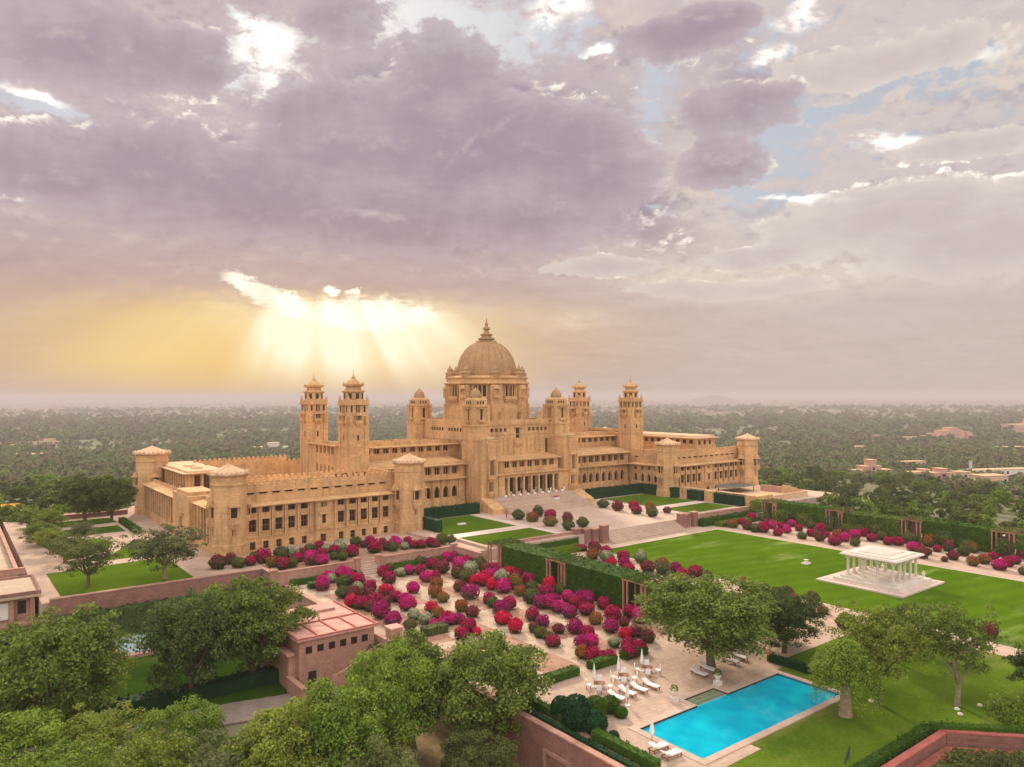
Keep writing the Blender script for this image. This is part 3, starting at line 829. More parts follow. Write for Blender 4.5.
def court_front(sd):
    """two-storey arcade between the central block and the wing"""
    m = MB(); o = (0, -16.0); u = (1, 0); n = (0, -1)
    a0, a1 = sorted((sd*19.6, sd*50.4))
    cs = [sd*(23.2+3.03*i) for i in range(9)]
    ops = [(4.0, 7.5, 0.95, cs, 'arch', 'arched_window', 'plain'), (10.85, 12.9, 1.05, cs, 'rect', 'loggia', 'screen')]
    p = facade(None, o, u, n, a0, a1, -1.6, 13.4, ops, mb=m, t=1.0)
    m.o, m.u, m.n = o, u, n
    m.box(a0, a1, 0.0, 0.35, -1.6, 2.4)
    m.box(a0, a1, 0.0, 0.22, 2.41, 3.7)
    for i in range(10):
        c = sd*(23.2-1.515+3.03*i)
        m.box(c-0.26, c+0.26, 0.0, 0.34, 3.71, 9.3)
        m.box(c-0.22, c+0.22, 0.0, 0.14, 10.8, 13.0)
    m.box(a0, a1, 0.0, 0.16, 8.3, 8.55)
    for z in (9.35, 13.4):
        m.hexa([(a0, -0.2, z), (a1, -0.2, z), (a1, 1.5, z), (a0, 1.5, z), (a0, -0.2, z+0.55), (a1, -0.2, z+0.55), (a1, 1.6, z+0.22), (a0, 1.6, z+0.22)])
    m.o, m.u, m.n = (0, 0), (1, 0), (0, 1)
    m.box(a0, a1, -15.0, -6.5, -1.6, 13.3)
    m.hexa([(a0, -16.2, 13.9), (a1, -16.2, 13.9), (a1, -6.5, 13.3), (a0, -6.5, 13.3), (a0, -16.1, 14.2), (a1, -16.1, 14.2), (a1, -6.5, 15.3), (a0, -6.5, 15.3)])
    f1 = m.build('arcade', 'sandstone', palace)
    hang(f1, o, u, n, p, 1.0)
    m = MB(); o2 = (0, -6.4)
    b0, b1 = sorted((sd*13.0, sd*54.0))
    cs2 = [sd*(20.2+2.95*i) for i in range(12)]
    p2 = facade(None, o2, u, n, b0, b1, 13.3, 18.7, [(17.0, 18.45, 0.95, cs2, 'rect', 'loggia', 'screen')], mb=m, t=0.8)
    m.o, m.u, m.n = o2, u, n
    m.box(b0, b1, 0, 0.15, 15.3, 15.5)
    m.hexa([(b0, -0.5, 18.7), (b1, -0.5, 18.7), (b1, 1.3, 18.7), (b0, 1.3, 18.7), (b0, -0.8, 19.3), (b1, -0.8, 19.3), (b1, 1.4, 18.92), (b0, 1.4, 18.92)])
    m.box(b0, b1, -0.9, -0.5, 19.2, 20.2); cren(m, b0, b1, -0.85, -0.55, 20.2, 0.4, 0.7, 0.5)
    m.o, m.u, m.n = (0, 0), (1, 0), (0, 1)
    m.box(b0, b1, -5.6, 8.0, 4.0, 18.9); m.box(b0, b1, 7.5, 8.0, 18.9, 20.0)
    f2 = m.build('upper_range', 'sandstone', palace)
    hang(f2, o2, u, n, p2, 0.8)
    # the end of the range between the twin towers, seen over the wing roof
    o5, u5, n5 = (sd*57.4, 0), (0, 1), (sd, 0)
    m = MB(); cs5 = [-6.4, -3.7, -1.0, 1.7, 4.4]
    p5 = facade(None, o5, u5, n5, -11.0, 11.0, 9.0, 20.0, [(12.2, 14.6, 0.65, cs5, 'arch', 'arched_window', 'plain'), (17.6, 19.6, 0.8, cs5, 'rect', 'loggia', 'screen')], mb=m, t=0.8)
    m.o, m.u, m.n = o5, u5, n5
    m.box(-10.5, 10.5, -0.4, 1.2, 20.0, 20.3); m.box(-10.5, 10.5, -0.8, -0.3, 20.3, 21.2)
    m.o, m.u, m.n = (0, 0), (1, 0), (0, 1)
    x0, x1 = sorted((sd*53.5, sd*56.6)); m.box(x0, x1, -10.5, 10.5, 9.0, 19.9)
    f3 = m.build('end_gallery', 'sandstone', palace)
    hang(f3, o5, u5, n5, p5, 0.8)


def clock_tower(x, y):
    """tall square tower with corbelled balconies and a tiered open kiosk on top"""
    m = MB((x, y))
    h = 3.0
    m.box(-h, h, -h, h, 4.0, 20.0); m.box(-h+0.15, h-0.15, -h+0.15, h-0.15, 20.0, 26.6)
    for sx in (-1, 1):
        for sy in (-1, 1):
            a, b = sorted((sx*(h-1.2), sx*(h+0.12))); c, d = sorted((sy*(h-1.2), sy*(h+0.12)))
            m.box(a, b, c, d, 4.0, 27.2)
    m.box(-h-0.15, h+0.15, -h-0.15, h+0.15, 20.0, 20.35)
    m.box(-h+0.1, h-0.1, -h+0.1, h-0.1, 26.6, 31.4)
    t = m.build('tower', 'sandstone', palace)
    for ax, ay in ((0, -1), (-1, 0), (1, 0), (0, 1)):
        u = (-ay, ax); nn = (ax, ay)
        b = MB((x+ax*(h-0.1), y+ay*(h-0.1)), u, nn)
        b.box(-1.1, 1.1, 0, 0.8, 26.4, 27.3, 0.0); b.box(-0.8, 0.8, 0, 0.5, 25.8, 26.4)
        for q in (-1.0, 1.0): b.box(q-0.12, q+0.12, 0.5, 0.78, 27.3, 28.5)
        b.box(-1.25, 1.25, 0, 1.0, 28.5, 28.7); b.box(-0.9, 0.9, 0, 0.7, 28.7, 29.3, 0.25)
        for sg in (-1, 1):
            b.box(sg*2.35-0.45, sg*2.35+0.45, 0, 0.55, 26.4, 28.4); b.box(sg*2.35-0.35, sg*2.35+0.35, 0, 0.4, 25.9, 26.4)
        b.build('balcony', 'sandstone', t)
        add_window('window', t, b.o, u, nn, 0, 0.04, 27.3, 1.3, 1.3, 'screen')
        add_window('window', t, b.o, u, nn, 0, 0.04, 29.4, 1.2, 1.9, 'screen')
        for sg in (-1, 1): add_window('window', t, b.o, u, nn, sg*1.9, 0.04, 29.5, 0.55, 1.7, 'plain')
        add_window('window', t, b.o, u, nn, 0, -0.01, 21.8, 0.5, 1.5, 'plain')
    g = MB((x, y))
    g.box(-3.35, 3.35, -3.35, 3.35, 31.4, 31.75, 0); g.box(-3.1, 3.1, -3.1, 3.1, 31.75, 32.7); g.box(-2.9, 2.9, -2.9, 2.9, 32.7, 32.8)
    for sx in (-1, 1):
        for sy in (-1, 1): g.ring([(0.3, 32.5), (0.38, 33.1), (0.25, 33.5), (0.06, 34.1)], sx*2.75, sy*2.75, 6)
    k8 = 1/math.cos(math.pi/8)
    g.ring([(2.55*k8, 32.7), (2.5*k8, 34.7), (2.65*k8, 34.8), (2.9*k8, 35.0), (2.9*k8, 35.3), (2.3*k8, 35.6), (1.9*k8, 35.7), (1.9*k8, 36.4),
            (2.6*k8, 36.6), (2.75*k8, 37.1), (2.1*k8, 37.1), (1.5*k8, 37.8), (0.9, 38.4), (0.5, 38.7), (0.55, 39.0), (0.25, 39.3), (0.1, 39.8), (0.04, 41.2)], 0, 0, 8, 0.5)
    for i in range(8):
        a = 2*math.pi*(i)/8; g.ring([(0.22, 36.9), (0.18, 37.4), (0.05, 37.8)], 2.75*math.cos(a), 2.75*math.sin(a), 5)
    k = g.build('kiosk', 'sandstone', t)
    for i in range(8):
        a = 2*math.pi*i/8; nn = (math.cos(a), math.sin(a)); u = (-nn[1], nn[0])
        add_window('window', t, (x, y), u, nn, 0, 2.56, 33.1, 0.95, 1.5, 'plain')
    return t


def pylon(sx, sy):
    x, y = sx*16.0, sy*16.7
    m = MB((x, y)); h = 3.05
    front = sy < 0
    if front:
        m.box(-h, h, -7.3, 3.0, -1.8, 20.8); m.box(-h-0.2, h+0.2, -7.55, 3.0, -1.8, 1.6); m.box(-h-0.15, h+0.15, -7.45, 3.1, 20.4, 20.8)
        m.box(-h+0.3, h-0.3, -6.2, 3.0, 20.8, 21.6, 0.3); m.box(-1.15, 1.15, -7.9, -7.2, 0, 20.0)
        m.box(-h, h, -h, h, 20.8, 24.6)
    else:
        m.box(-h, h, -h, h, 4.0, 24.6)
    m.box(-h-0.25, h+0.25, -h-0.25, h+0.25, 24.6, 25.2)
    m.box(-h+0.25, h-0.25, -h+0.25, h-0.25, 25.2, 30.4)
    for a in (-1, 1):
        for b in (-1, 1):
            p, q = sorted((a*(h-1.0), a*(h-0.02))); r, s = sorted((b*(h-1.0), b*(h-0.02)))
            m.box(p, q, r, s, 25.2, 30.9)
    m.box(-h-0.1, h+0.1, -h-0.1, h+0.1, 30.4, 30.9)
    m.box(-h+0.55, h-0.55, -h+0.55, h-0.55, 30.9, 32.5); m.box(-h+0.5, h-0.5, -h+0.5, h-0.5, 32.5, 33.2, 0.7)
    t = m.build('pylon', 'sandstone', palace)
    d = MB((x, y)); d.ring([(1.75, 33.2), (1.85, 33.5), (1.7, 34.3), (1.4, 35.0), (0.85, 35.6), (0.25, 35.95), (0.05, 36.5)], 0, 0, 16)
    d.build('small_dome', 'dome_stone', t, smooth=True)
    for ax, ay in ((0, -1), (-1, 0), (1, 0), (0, 1)):
        u = (-ay, ax); nn = (ax, ay); o = (x+ax*(h-0.25), y+ay*(h-0.25))
        add_window('window', t, o, u, nn, 0, 0.04, 26.6, 0.9, 3.1, 'plain')
        for q in (-1.0, 0, 1.0): add_window('window', t, (x+ax*(h-0.55), y+ay*(h-0.55)), u, nn, q, 0.04, 31.3, 0.5, 0.8, 'plain')
        b = MB(o, u, nn); b.box(-1.1, 1.1, 0, 0.9, 25.9, 26.6); b.box(-1.2, 1.2, 0, 0.9, 29.9, 30.1); b.box(-1.05, -0.9, 0.7, 0.85, 26.6, 29.9); b.box(0.9, 1.05, 0.7, 0.85, 26.6, 29.9); b.build('balcony', 'sandstone', t)
    if front:
        # tall screened bay with balconies beside the portico
        for zz in (12.2,):
            b = MB((x, y-7.9), (1, 0), (0, -1)); b.box(-1.3, 1.3, 0, 0.9, 9.4, 10.4); b.box(-1.0, 1.0, 0, 0.5, 8.6, 9.4)
            for q in (-1.2, 1.2): b.box(q-0.13, q+0.13, 0.6, 0.88, 10.4, 15.0)
            b.box(-1.5, 1.5, 0, 1.1, 15.0, 15.25); b.box(-1.2, 1.2, 0, 0.8, 15.25, 16.2, 0.3)
            b.box(-1.3, 1.3, 0, 0.9, 4.9, 5.7); b.box(-1.0, 1.0, 0, 0.5, 4.2, 4.9)
            b.build('balcony', 'sandstone', t)
        add_window('window', t, (x, y-7.9), (1, 0), (0, -1), 0, 0.04, 10.4, 1.5, 4.2, 'screen')
        add_window('window', t, (x, y-7.9), (1, 0), (0, -1), 0, 0.04, 5.7, 1.3, 2.6, 'screen')
        add_window('doorway', t, (x, y-7.55), (1, 0), (0, -1), 2.1, 0.04, 0, 1.1, 2.6, 'plain')
    return t


wing(-1); wing(1)
inner_side(-1); inner_side(1)
court_front(-1); court_front(1)
for sx, zt in ((-1, 19.5), (1, 19.7)):
    corner_turret(sx*94.1, -35.0, -2.6, 3.5, zt)
    corner_turret(sx*49.3, -35.0, -2.4, 3.5, zt)
    corner_turret(sx*94.1, 40.0, -3.0, 4.2, zt)
for sx in (-1, 1):
    for yy in (-13.5, 13.8): clock_tower(sx*54.4, yy)
    for sy in (-1, 1): pylon(sx, sy)

# central block under the dome
m = MB()
cs = [q for q in (-11.6, -9.9, -8.2, -6.5, -4.8, 4.8, 6.5, 8.2, 9.9, 11.6)]
p = facade(None, (0, -16.6), (1, 0), (0, -1), -13.2, 13.2, 14.0, 25.0, [(15.2, 19.9, 0.6, [-12.0, 12.0], 'rect', 'window', 'plain'), (22.6, 23.7, 0.5, cs, 'rect', 'window', 'plain')], mb=m, t=0.8)
m.o, m.u, m.n = (0, -16.6), (1, 0), (0, -1)
m.box(-13.2, 13.2, 0, 0.35, 24.6, 24.95); m.box(-13.2, 13.2, 0, 0.2, 21.6, 21.8)
m.box(-1.5, 1.5, 0, 0.5, 14.4, 20.4); m.box(-1.3, 1.3, 0, 1.0, 18.4, 18.9); m.box(-1.6, 1.6, 0, 1.2, 22.2+1.6, 24.1); m.box(-0.9, 0.9, 0, 0.7, 17.6, 18.4)
for q in (-9, -7.2, -5.4, -3.6, 3.6, 5.4, 7.2, 9): m.box(q-0.12, q+0.12, 0, 0.15, 16.2, 20.6)
m.o, m.u, m.n = (0, 0), (1, 0), (0, 1)
m.box(-13.2, 13.2, -15.8, 16.0, 3.0, 25.0)
m.box(-13.6, 13.6, -16.9, -16.4, 25.0, 26.2); m.box(-16.0, -15.4, -13.6, 13.6, 20.0, 26.2); m.box(15.4, 16.0, -13.6, 13.6, 20.0, 26.2)
m.box(-15.4, 15.4, -13.5, 13.5, 13.0, 25.4); m.box(-13.6, 13.6, 16.0, 16.6, 24.0, 26.2)
for i, x in enumerate((-11, -4, 4, 11)):
    m.box(x-0.9, x+0.9, -14.4, -13.6, 25.0, 28.3); m.box(x-1.1, x+1.1, -14.6, -13.4, 28.3, 28.6)
cb = m.build('central_block', 'sandstone', palace)
hang(cb, (0, -16.6), (1, 0), (0, -1), p, 0.8)
add_window('window', cb, (0, -16.6), (1, 0), (0, -1), 0, 0.06, 20.5, 1.3, 3.2, 'plain')
for sx in (-1, 1):
    for q in (-8.4, -6.8, -5.2, -3.6, -2.0, 2.0, 3.6, 5.2, 6.8, 8.4):
        add_window('window', cb, (sx*16.0, 0), (0, 1), (sx, 0), q, 0.04, 22.7, 0.9, 1.0, 'plain')

# portico: podium, columns, two chajja roofs
m = MB()
m.box(-13.0, 13.0, -24.0, -16.6, -1.8, 3.8)
m.box(-13.0, 13.0, -18.6, -16.7, 3.8, 10.0)
m.hexa([(-14.2, -24.6, 10.0), (14.2, -24.6, 10.0), (14.2, -16.6, 10.0), (-14.2, -16.6, 10.0), (-14.4, -24.8, 10.25), (14.4, -24.8, 10.25), (14.2, -16.6, 11.6), (-14.2, -16.6, 11.6)])
m.box(-12.6, 12.6, -23.9, -23.3, 9.2, 10.0)
pf = facade(None, (0, -22.6), (1, 0), (0, -1), -11.6, 11.6, 10.7, 14.1, [(12.0, 13.8, 1.0, [-8.85+2.95*i for i in range(7)], 'rect', 'loggia', 'screen')], mb=m, t=0.7)
m.hexa([(-12.4, -23.6, 14.1), (12.4, -23.6, 14.1), (12.4, -16.6, 14.1), (-12.4, -16.6, 14.1), (-12.5, -23.7, 14.35), (12.5, -23.7, 14.35), (12.4, -16.6, 15.4), (-12.4, -16.6, 15.4)])
m.box(-11.6, 11.6, -21.9, -16.7, 10.9, 14.0)
for sx in (-1, 1):
    a, b = sorted((sx*10.6, sx*12.8)); m.box(a, b, -24.1, -22.6, 3.8, 10.0)
pt = m.build('portico', 'sandstone', palace)
hang(pt, (0, -22.6), (1, 0), (0, -1), pf, 0.7)
for i in range(7):
    x = -8.85+2.95*i
    c = MB(); c.box(x-0.48, x+0.48, -24.0, -23.05, 3.8, 4.3); c.ring([(0.40, 4.3), (0.36, 4.6), (0.33, 8.6), (0.44, 8.9), (0.5, 9.2)], x, -23.5, 12)
    c.build('column', 'sandstone_pale', pt)
for i in range(8):
    add_window('doorway', pt, (0, -18.6), (1, 0), (0, -1), -10.3+2.95*i, 0.03, 3.8, 1.9, 5.6, 'plain')

# drum and great dome
m = MB(); n = 16
m.ring([(13.4, 24.5), (13.4, 30.0), (12.7, 30.6), (12.5, 31.0), (12.5, 37.2), (13.4, 37.3), (14.2, 37.6), (14.2, 38.0), (13.3, 38.4), (13.2, 39.2), (13.7, 39.4), (13.7, 39.8), (12.0, 40.2), (11.0, 40.3)], 0, 0, n, 0.5)
dr = m.build('drum', 'sandstone', palace)
b = MB()
for i in range(8):
    a = 2*math.pi*i/8 + math.pi/8
    b.o, b.u, b.n = (0, 0), (-math.sin(a), math.cos(a)), (math.cos(a), math.sin(a))
    b.box(-1.9, 1.9, 12.0, 13.75, 24.8, 37.3); b.box(-1.5, 1.5, 13.75, 14.3, 24.8, 31.2, 0.0)
    b.box(-1.0, 1.0, 13.7, 14.5, 33.0, 34.2); b.box(-1.1, 1.1, 13.7, 14.6, 35.9, 36.1)
    for q in (-0.85, 0.85): b.box(q-0.1, q+0.1, 14.2, 14.45, 34.2, 35.9)
    b.ring([(1.0, 36.1), (0.7, 36.7), (0.1, 37.2)], 0, 13.9, 8)
bo = b.build('buttress', 'sandstone', dr)
for i in range(8):
    a = 2*math.pi*i/8
    nn = (math.cos(a), math.sin(a)); u = (-nn[1], nn[0])
    for q in (-1.35, 0, 1.35): add_window('window', dr, (0, 0), u, nn, q, 12.35, 33.6, 1.05, 3.4, 'plain')
    b = MB((0, 0), u, nn); b.box(-2.3, 2.3, 12.2, 13.5, 32.6, 33.6); b.box(-1.9, 1.9, 12.2, 13.0, 32.0, 32.6)
    for q in (-2.2, -0.7, 0.7, 2.2): b.box(q-0.13, q+0.13, 12.9, 13.25, 33.6, 37.2)
    b.build('balcony', 'sandstone', dr)
for i in range(8):
    a = 2*math.pi*i/8 + math.pi/8
    cx, cy = 12.3*math.cos(a), 12.3*math.sin(a)
    b = MB(); b.ring([(1.5, 39.7), (1.4, 40.9), (1.7, 41.0), (1.6, 41.3), (0.95, 41.6), (0.9, 42.2), (1.05, 42.3), (0.55, 42.8), (0.3, 43.2), (0.06, 43.9)], cx, cy, 8, 0.5)
    b.build('chhatri', 'dome_stone', dr)
m = MB()
prof = [(9.9, 40.2), (10.0, 40.9)]
for i in range(1, 15):
    t = i/14; z = 40.9+10.5*t
    r = 9.75*math.sqrt(max(0, 1-(t*0.955)**2.15))**0.93
    prof.append((r, z))
m.ring(prof, 0, 0, 48)
dm = m.build('dome', 'dome_stone', palace, smooth=True)
m = MB()
for i in range(24):
    a = 2*math.pi*i/24
    for (r0, z0), (r1, z1) in zip(prof[1:-1], prof[2:]):
        m.tube((r0*math.cos(a), r0*math.sin(a), z0), (r1*math.cos(a), r1*math.sin(a), z1), 0.16, 0.16, 5)
m.build('dome_ribs', 'dome_stone', dm)
m = MB()
m.ring([(3.3, 50.6), (3.45, 51.1), (3.2, 51.4), (2.5, 51.5), (2.3, 52.1), (2.9, 52.5), (2.75, 52.9), (1.9, 53.0), (1.7, 53.6), (2.15, 54.0), (2.0, 54.3), (1.2, 54.4), (0.9, 55.1),
        (0.6, 55.4), (1.25, 55.9), (1.2, 56.4), (0.5, 56.7), (0.45, 57.2), (0.6, 57.6), (0.3, 58.2), (0.08, 59.6)], 0, 0, 14)
for i in range(12):
    a = 2*math.pi*i/12; m.ring([(0.35, 51.0), (0.3, 51.6), (0.05, 52.1)], 3.2*math.cos(a), 3.2*math.sin(a), 5)
m.build('finial', 'dome_stone', dm)
# forecourt stairs belong to the palace
m = MB()
ns = 22
for i in range(ns):
    z1 = 3.8*(1-i/ns)
    m.box(-15.5, 15.5, -24.0-(i+1)*0.5, -24.0-i*0.5, -1.5, z1-0.001*i)
m.build('stairs', 'forecourt_paving', palace)
m = MB()
for sx in (-1, 1):
    a, b = sorted((sx*15.5, sx*19.6))
    m.hexa([(a, -30.5, -1.5), (b, -30.5, -1.5), (b, -24.2, -1.5), (a, -24.2, -1.5), (a, -30.5, 1.4), (b, -30.5, 1.4), (b, -24.2, 3.9), (a, -24.2, 3.9)])
m.build('stair_wall', 'sandstone', palace)
# ---------------------------------------------------------------- ground, terraces, walls, pool
GZ, LZ, TZ = -2.6, -8.0, -0.6      # garden level, lower ground, left terrace


def hgt(x, y):
    r = math.hypot(max(0, x-62, -300-x), max(0, y-62, -400-y))
    t = min(1, r/1700)
    return -8.2 - 63.4*(1-(1-t)**1.8)


def rect_struct(name, mat, x0, x1, y0, y1, z, zb=None):
    m = MB(); m.box(x0, x1, y0, y1, zb if zb is not None else z-0.25, z)
    return struct(m.build(name, mat))


def poly_struct(name, mat, pts, z, zb=None):
    m = MB(); m.prism(pts, zb if zb is not None else z-0.2, z)
    return struct(m.build(name, mat))


# open country: one sheet out to the horizon, fine near the palace
def axis():
    a = [0]; s = 12.0
    while a[-1] < 14500: a.append(a[-1]+s); s *= 1.13
    return a
ax_ = axis(); gx = [-v for v in ax_[:0:-1]] + ax_
vs = [(x, y, hgt(x, y)) for y in gx for x in gx]; nx = len(gx)
fs = [(j*nx+i, j*nx+i+1, (j+1)*nx+i+1, (j+1)*nx+i) for j in range(nx-1) for i in range(nx-1)]
me = bpy.data.meshes.new('terrain'); me.from_pydata(vs, [], fs)
tm = material('country', (0.21, 0.195, 0.115), base2=(0.14, 0.15, 0.08), rough=0.95, scale=0.004, fine=11, spec=0.1)
nt = tm.node_tree; b = nt.nodes['Principled BSDF']; c = b.inputs['Base Color'].links[0].from_socket
tc = nt.nodes.new('ShaderNodeTexCoord')
nz = nt.nodes.new('ShaderNodeTexNoise'); nz.inputs['Scale'].default_value = 0.0011; nz.inputs['Detail'].default_value = 8; nz.inputs['Roughness'].default_value = 0.7
nt.links.new(tc.outputs['Object'], nz.inputs['Vector'])
c = mixc(nt, Ex(nt, nz.outputs[0]).ss(0.52, 0.66)*0.75, c, (0.235, 0.20, 0.135))
vl = nt.nodes.new('ShaderNodeVectorMath'); vl.operation = 'LENGTH'; nt.links.new(tc.outputs['Object'], vl.inputs[0])
nc = nt.nodes.new('ShaderNodeTexNoise'); nc.inputs['Scale'].default_value = 0.0045; nc.inputs['Detail'].default_value = 9; nc.inputs['Roughness'].default_value = 0.75
nt.links.new(tc.outputs['Object'], nc.inputs['Vector'])
town = Ex(nt, vl.outputs['Value']).ss(2600, 5200)*Ex(nt, nc.outputs[0]).ss(0.46, 0.6)*0.8      # the built-up town begins some 3 km out
nt.links.new(mixc(nt, town, c, (0.30, 0.235, 0.22)), b.inputs['Base Color'])
me.materials.append(tm)
me.polygons.foreach_set('use_smooth', [True]*len(me.polygons))
o = bpy.data.objects.new('terrain', me); col.objects.link(o); struct(o)

rect_struct('palace_terrace', 'forecourt_paving', -47.0, 99.0, -68.0, 58.0, -0.02, -9)
poly_struct('side_terrace', 'gravel', [(-130.5, -55.0), (-93.2, -55.0), (-93.2, -60.3), (-52.0, -60.3), (-52.0, -66.0), (-47.0, -66.0), (-47.0, 58.0), (-130.5, 58.0)], TZ, -9)
# garden level with the pool cut out of it
m = MB()
PX0, PX1, PY0, PY1 = -83.1, -56.8, -153.6, -145.0
SX0, SX1, SY1 = -73.2, -67.4, -142.9            # the wading steps off the long side
m.box(-91.0, PX0, -164.0, -60.3, -9, GZ); m.box(PX1, 56.0, -164.0, -66.0, -9, GZ)
m.box(PX0, PX1, -164.0, PY0, -9, GZ); m.box(PX0, SX0, PY1, -60.3, -9, GZ); m.box(SX1, PX1, PY1, -60.3, -9, GZ); m.box(SX0, SX1, SY1, -60.3, -9, GZ)
m.box(-57.0+0.2, -52.0, -66.0, -60.3, -9, GZ); m.box(-44.0, 56.0, -240.0, -164.0, -9, GZ); m.prism([(-57.8, -164.0), (-44.0, -178.0), (-44.0, -164.0)], -9, GZ)
struct(m.build('garden_terrace', 'garden_paving'))
m = MB()
m.box(-89.0, PX0-0.9, -156.0, -128.6, GZ, GZ+0.02); m.box(PX0-0.9, PX1+0.9, -144.1+1.4, -128.6, GZ, GZ+0.02)
m.box(PX0-0.9, SX0-0.7, PY1+0.9, -142.7, GZ, GZ+0.02); m.box(SX1+0.7, PX1+0.9, PY1+0.9, -142.7, GZ, GZ+0.02)
m.box(PX1+0.9, -53.4, -144.0, -130.0, GZ, GZ+0.02); m.box(PX0-0.9, PX0+6, -156.0, PY0-0.9, GZ, GZ+0.02)
struct(m.build('pool_deck', 'pool_paving'))

pool = thing('swimming_pool', 'long turquoise swimming pool edged with pink stone coping', 'swimming pool', (-70, -149, GZ))
m = MB()
for x0, x1, y0, y1 in ((PX0-0.9, PX1+0.9, PY0-0.9, PY0), (PX0-0.9, PX0, PY0, PY1), (PX1, PX1+0.9, PY0, PY1), (PX0-0.9, SX0, PY1, PY1+0.9), (SX1, PX1+0.9, PY1, PY1+0.9),
                       (SX0-0.7, SX0, PY1+0.9, SY1+0.7), (SX1, SX1+0.7, PY1+0.9, SY1+0.7), (SX0, SX1, SY1, SY1+0.7)):
    m.box(x0, x1, y0, y1, GZ-0.15, GZ+0.09)
m.build('coping', 'forecourt_paving', pool)
material('pool_tile', (0.02, 0.56, 0.72), rough=0.4, var=0.08, scale=0.5)
m = MB(); m.box(PX0, PX1, PY0, PY1, -4.6, -4.4)
m.box(PX0-0.2, PX0, PY0, PY1, -4.6, GZ-0.16); m.box(PX1, PX1+0.2, PY0, PY1, -4.6, GZ-0.16); m.box(PX0, PX1, PY0-0.2, PY0, -4.6, GZ-0.16); m.box(PX0, PX1, PY1, PY1+0.2, -4.6, GZ-0.16)
m.build('basin', 'pool_tile', pool)
m = MB()
for i in range(4): m.box(SX0, SX1, SY1-0.55*(i+1), SY1-0.55*i-0.01, -4.0, GZ-0.22-0.09*i)
m.build('pool_steps', material('wet_stone', (0.22, 0.27, 0.17), rough=0.4, var=0.2, scale=1.2), pool)
wm = bpy.data.materials.new('pool_water'); wm.use_nodes = True; nt = wm.node_tree; b = nt.nodes['Principled BSDF']; M['pool_water'] = wm
b.inputs['Base Color'].default_value = (0.0, 0.42, 0.60, 1); b.inputs['Roughness'].default_value = 0.06; b.inputs['IOR'].default_value = 1.33
b.inputs['Specular IOR Level'].default_value = 0.6
tcw = nt.nodes.new('ShaderNodeTexCoord'); nw = nt.nodes.new('ShaderNodeTexNoise'); nw.inputs['Scale'].default_value = 1.3; nw.inputs['Detail'].default_value = 3
nt.links.new(tcw.outputs['Object'], nw.inputs['Vector']); bw = nt.nodes.new('ShaderNodeBump'); bw.inputs['Strength'].default_value = 0.12; bw.inputs['Distance'].default_value = 0.08
nt.links.new(nw.outputs[0], bw.inputs['Height']); nt.links.new(bw.outputs[0], b.inputs['Normal'])
n5 = nt.nodes.new('ShaderNodeTexNoise'); n5.inputs['Scale'].default_value = 0.35; n5.inputs['Detail'].default_value = 4; nt.links.new(tcw.outputs['Object'], n5.inputs['Vector'])
nt.links.new(mixc(nt, Ex(nt, n5.outputs[0]).ss(0.35, 0.7), (0.0, 0.37, 0.56), (0.005, 0.50, 0.66)), b.inputs['Base Color'])
m = MB()
for x0, x1, y0, y1 in ((PX0, PX1, PY0, PY0+0.06), (PX0, PX0+0.06, PY0+0.06, PY1), (PX1-0.06, PX1, PY0+0.06, PY1)): m.box(x0, x1, y0, y1, GZ-0.5, GZ-0.02)
m.build('waterline_tiles', material('blue_tile', (0.03, 0.16, 0.28), rough=0.3), pool)
m = MB(); m.box(PX0+0.07, PX1-0.07, PY0+0.07, PY1-0.005, GZ-0.30, GZ-0.17); wt = m.build('water', 'pool_water', pool)

# lawns and paths
rect_struct('main_lawn', 'lawn_main', -21.4, 22.6, -215.0, -75.4, GZ+0.06)
rect_struct('lawn_edging', 'marble_step', -22.0, 23.2, -215.0, -74.8, GZ+0.03)
poly_struct('pool_lawn', 'lawn_pool', [(-83.0, -163.4), (-83.0, -156.0), (-76.5, -155.9), (-76.5, -154.6), (-55.8, -154.6), (-55.8, -144.2), (-53.3, -144.2), (-53.3, -142.5), (-26.5, -142.5), (-26.5, -215.0), (-44.4, -215), (-44.4, -177.0), (-57.6, -163.4)], GZ+0.07)
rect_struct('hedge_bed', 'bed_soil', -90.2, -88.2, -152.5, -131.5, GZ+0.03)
for x0, x1, y0, y1 in ((-46.6, -25.4, -48.4, -27.0), (-45.8, -24.6, -63.6, -53.2)):
    rect_struct('court_lawn', 'lawn_upper', x0, x1, y0, y1, 0.05)
    rect_struct('court_lawn', 'lawn_upper', -x1+1.5, -x0+0.5, y0, y1, 0.05)
for s in (-1, 1):
    a, b_ = sorted((s*46.8, s*24.6)); rect_struct('stone_path', 'marble_step', a, b_, -52.9, -48.7, 0.03)
    a, b_ = sorted((s*24.9, s*22.6)); rect_struct('stone_path', 'marble_step', a, b_, -64.0, -27.0, 0.035)
rect_struct('stone_path', 'gravel', -51.8, -47.2, -49.0, -37.0, -0.02, -0.7)
# beds under the flower bushes of the sunken garden
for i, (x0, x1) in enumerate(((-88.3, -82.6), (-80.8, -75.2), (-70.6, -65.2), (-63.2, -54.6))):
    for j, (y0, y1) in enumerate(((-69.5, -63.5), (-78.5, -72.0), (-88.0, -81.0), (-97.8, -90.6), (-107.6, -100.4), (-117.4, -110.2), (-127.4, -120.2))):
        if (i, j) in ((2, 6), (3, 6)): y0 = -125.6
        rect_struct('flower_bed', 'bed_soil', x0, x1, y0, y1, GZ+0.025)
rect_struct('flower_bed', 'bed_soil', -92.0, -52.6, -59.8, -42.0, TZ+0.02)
rect_struct('gravel_walk', 'gravel', -45.6, -22.3, -215.0, -74.6, GZ+0.02)
rect_struct('gravel_walk', 'gravel', 23.5, 45.6, -215.0, -74.6, GZ+0.02)
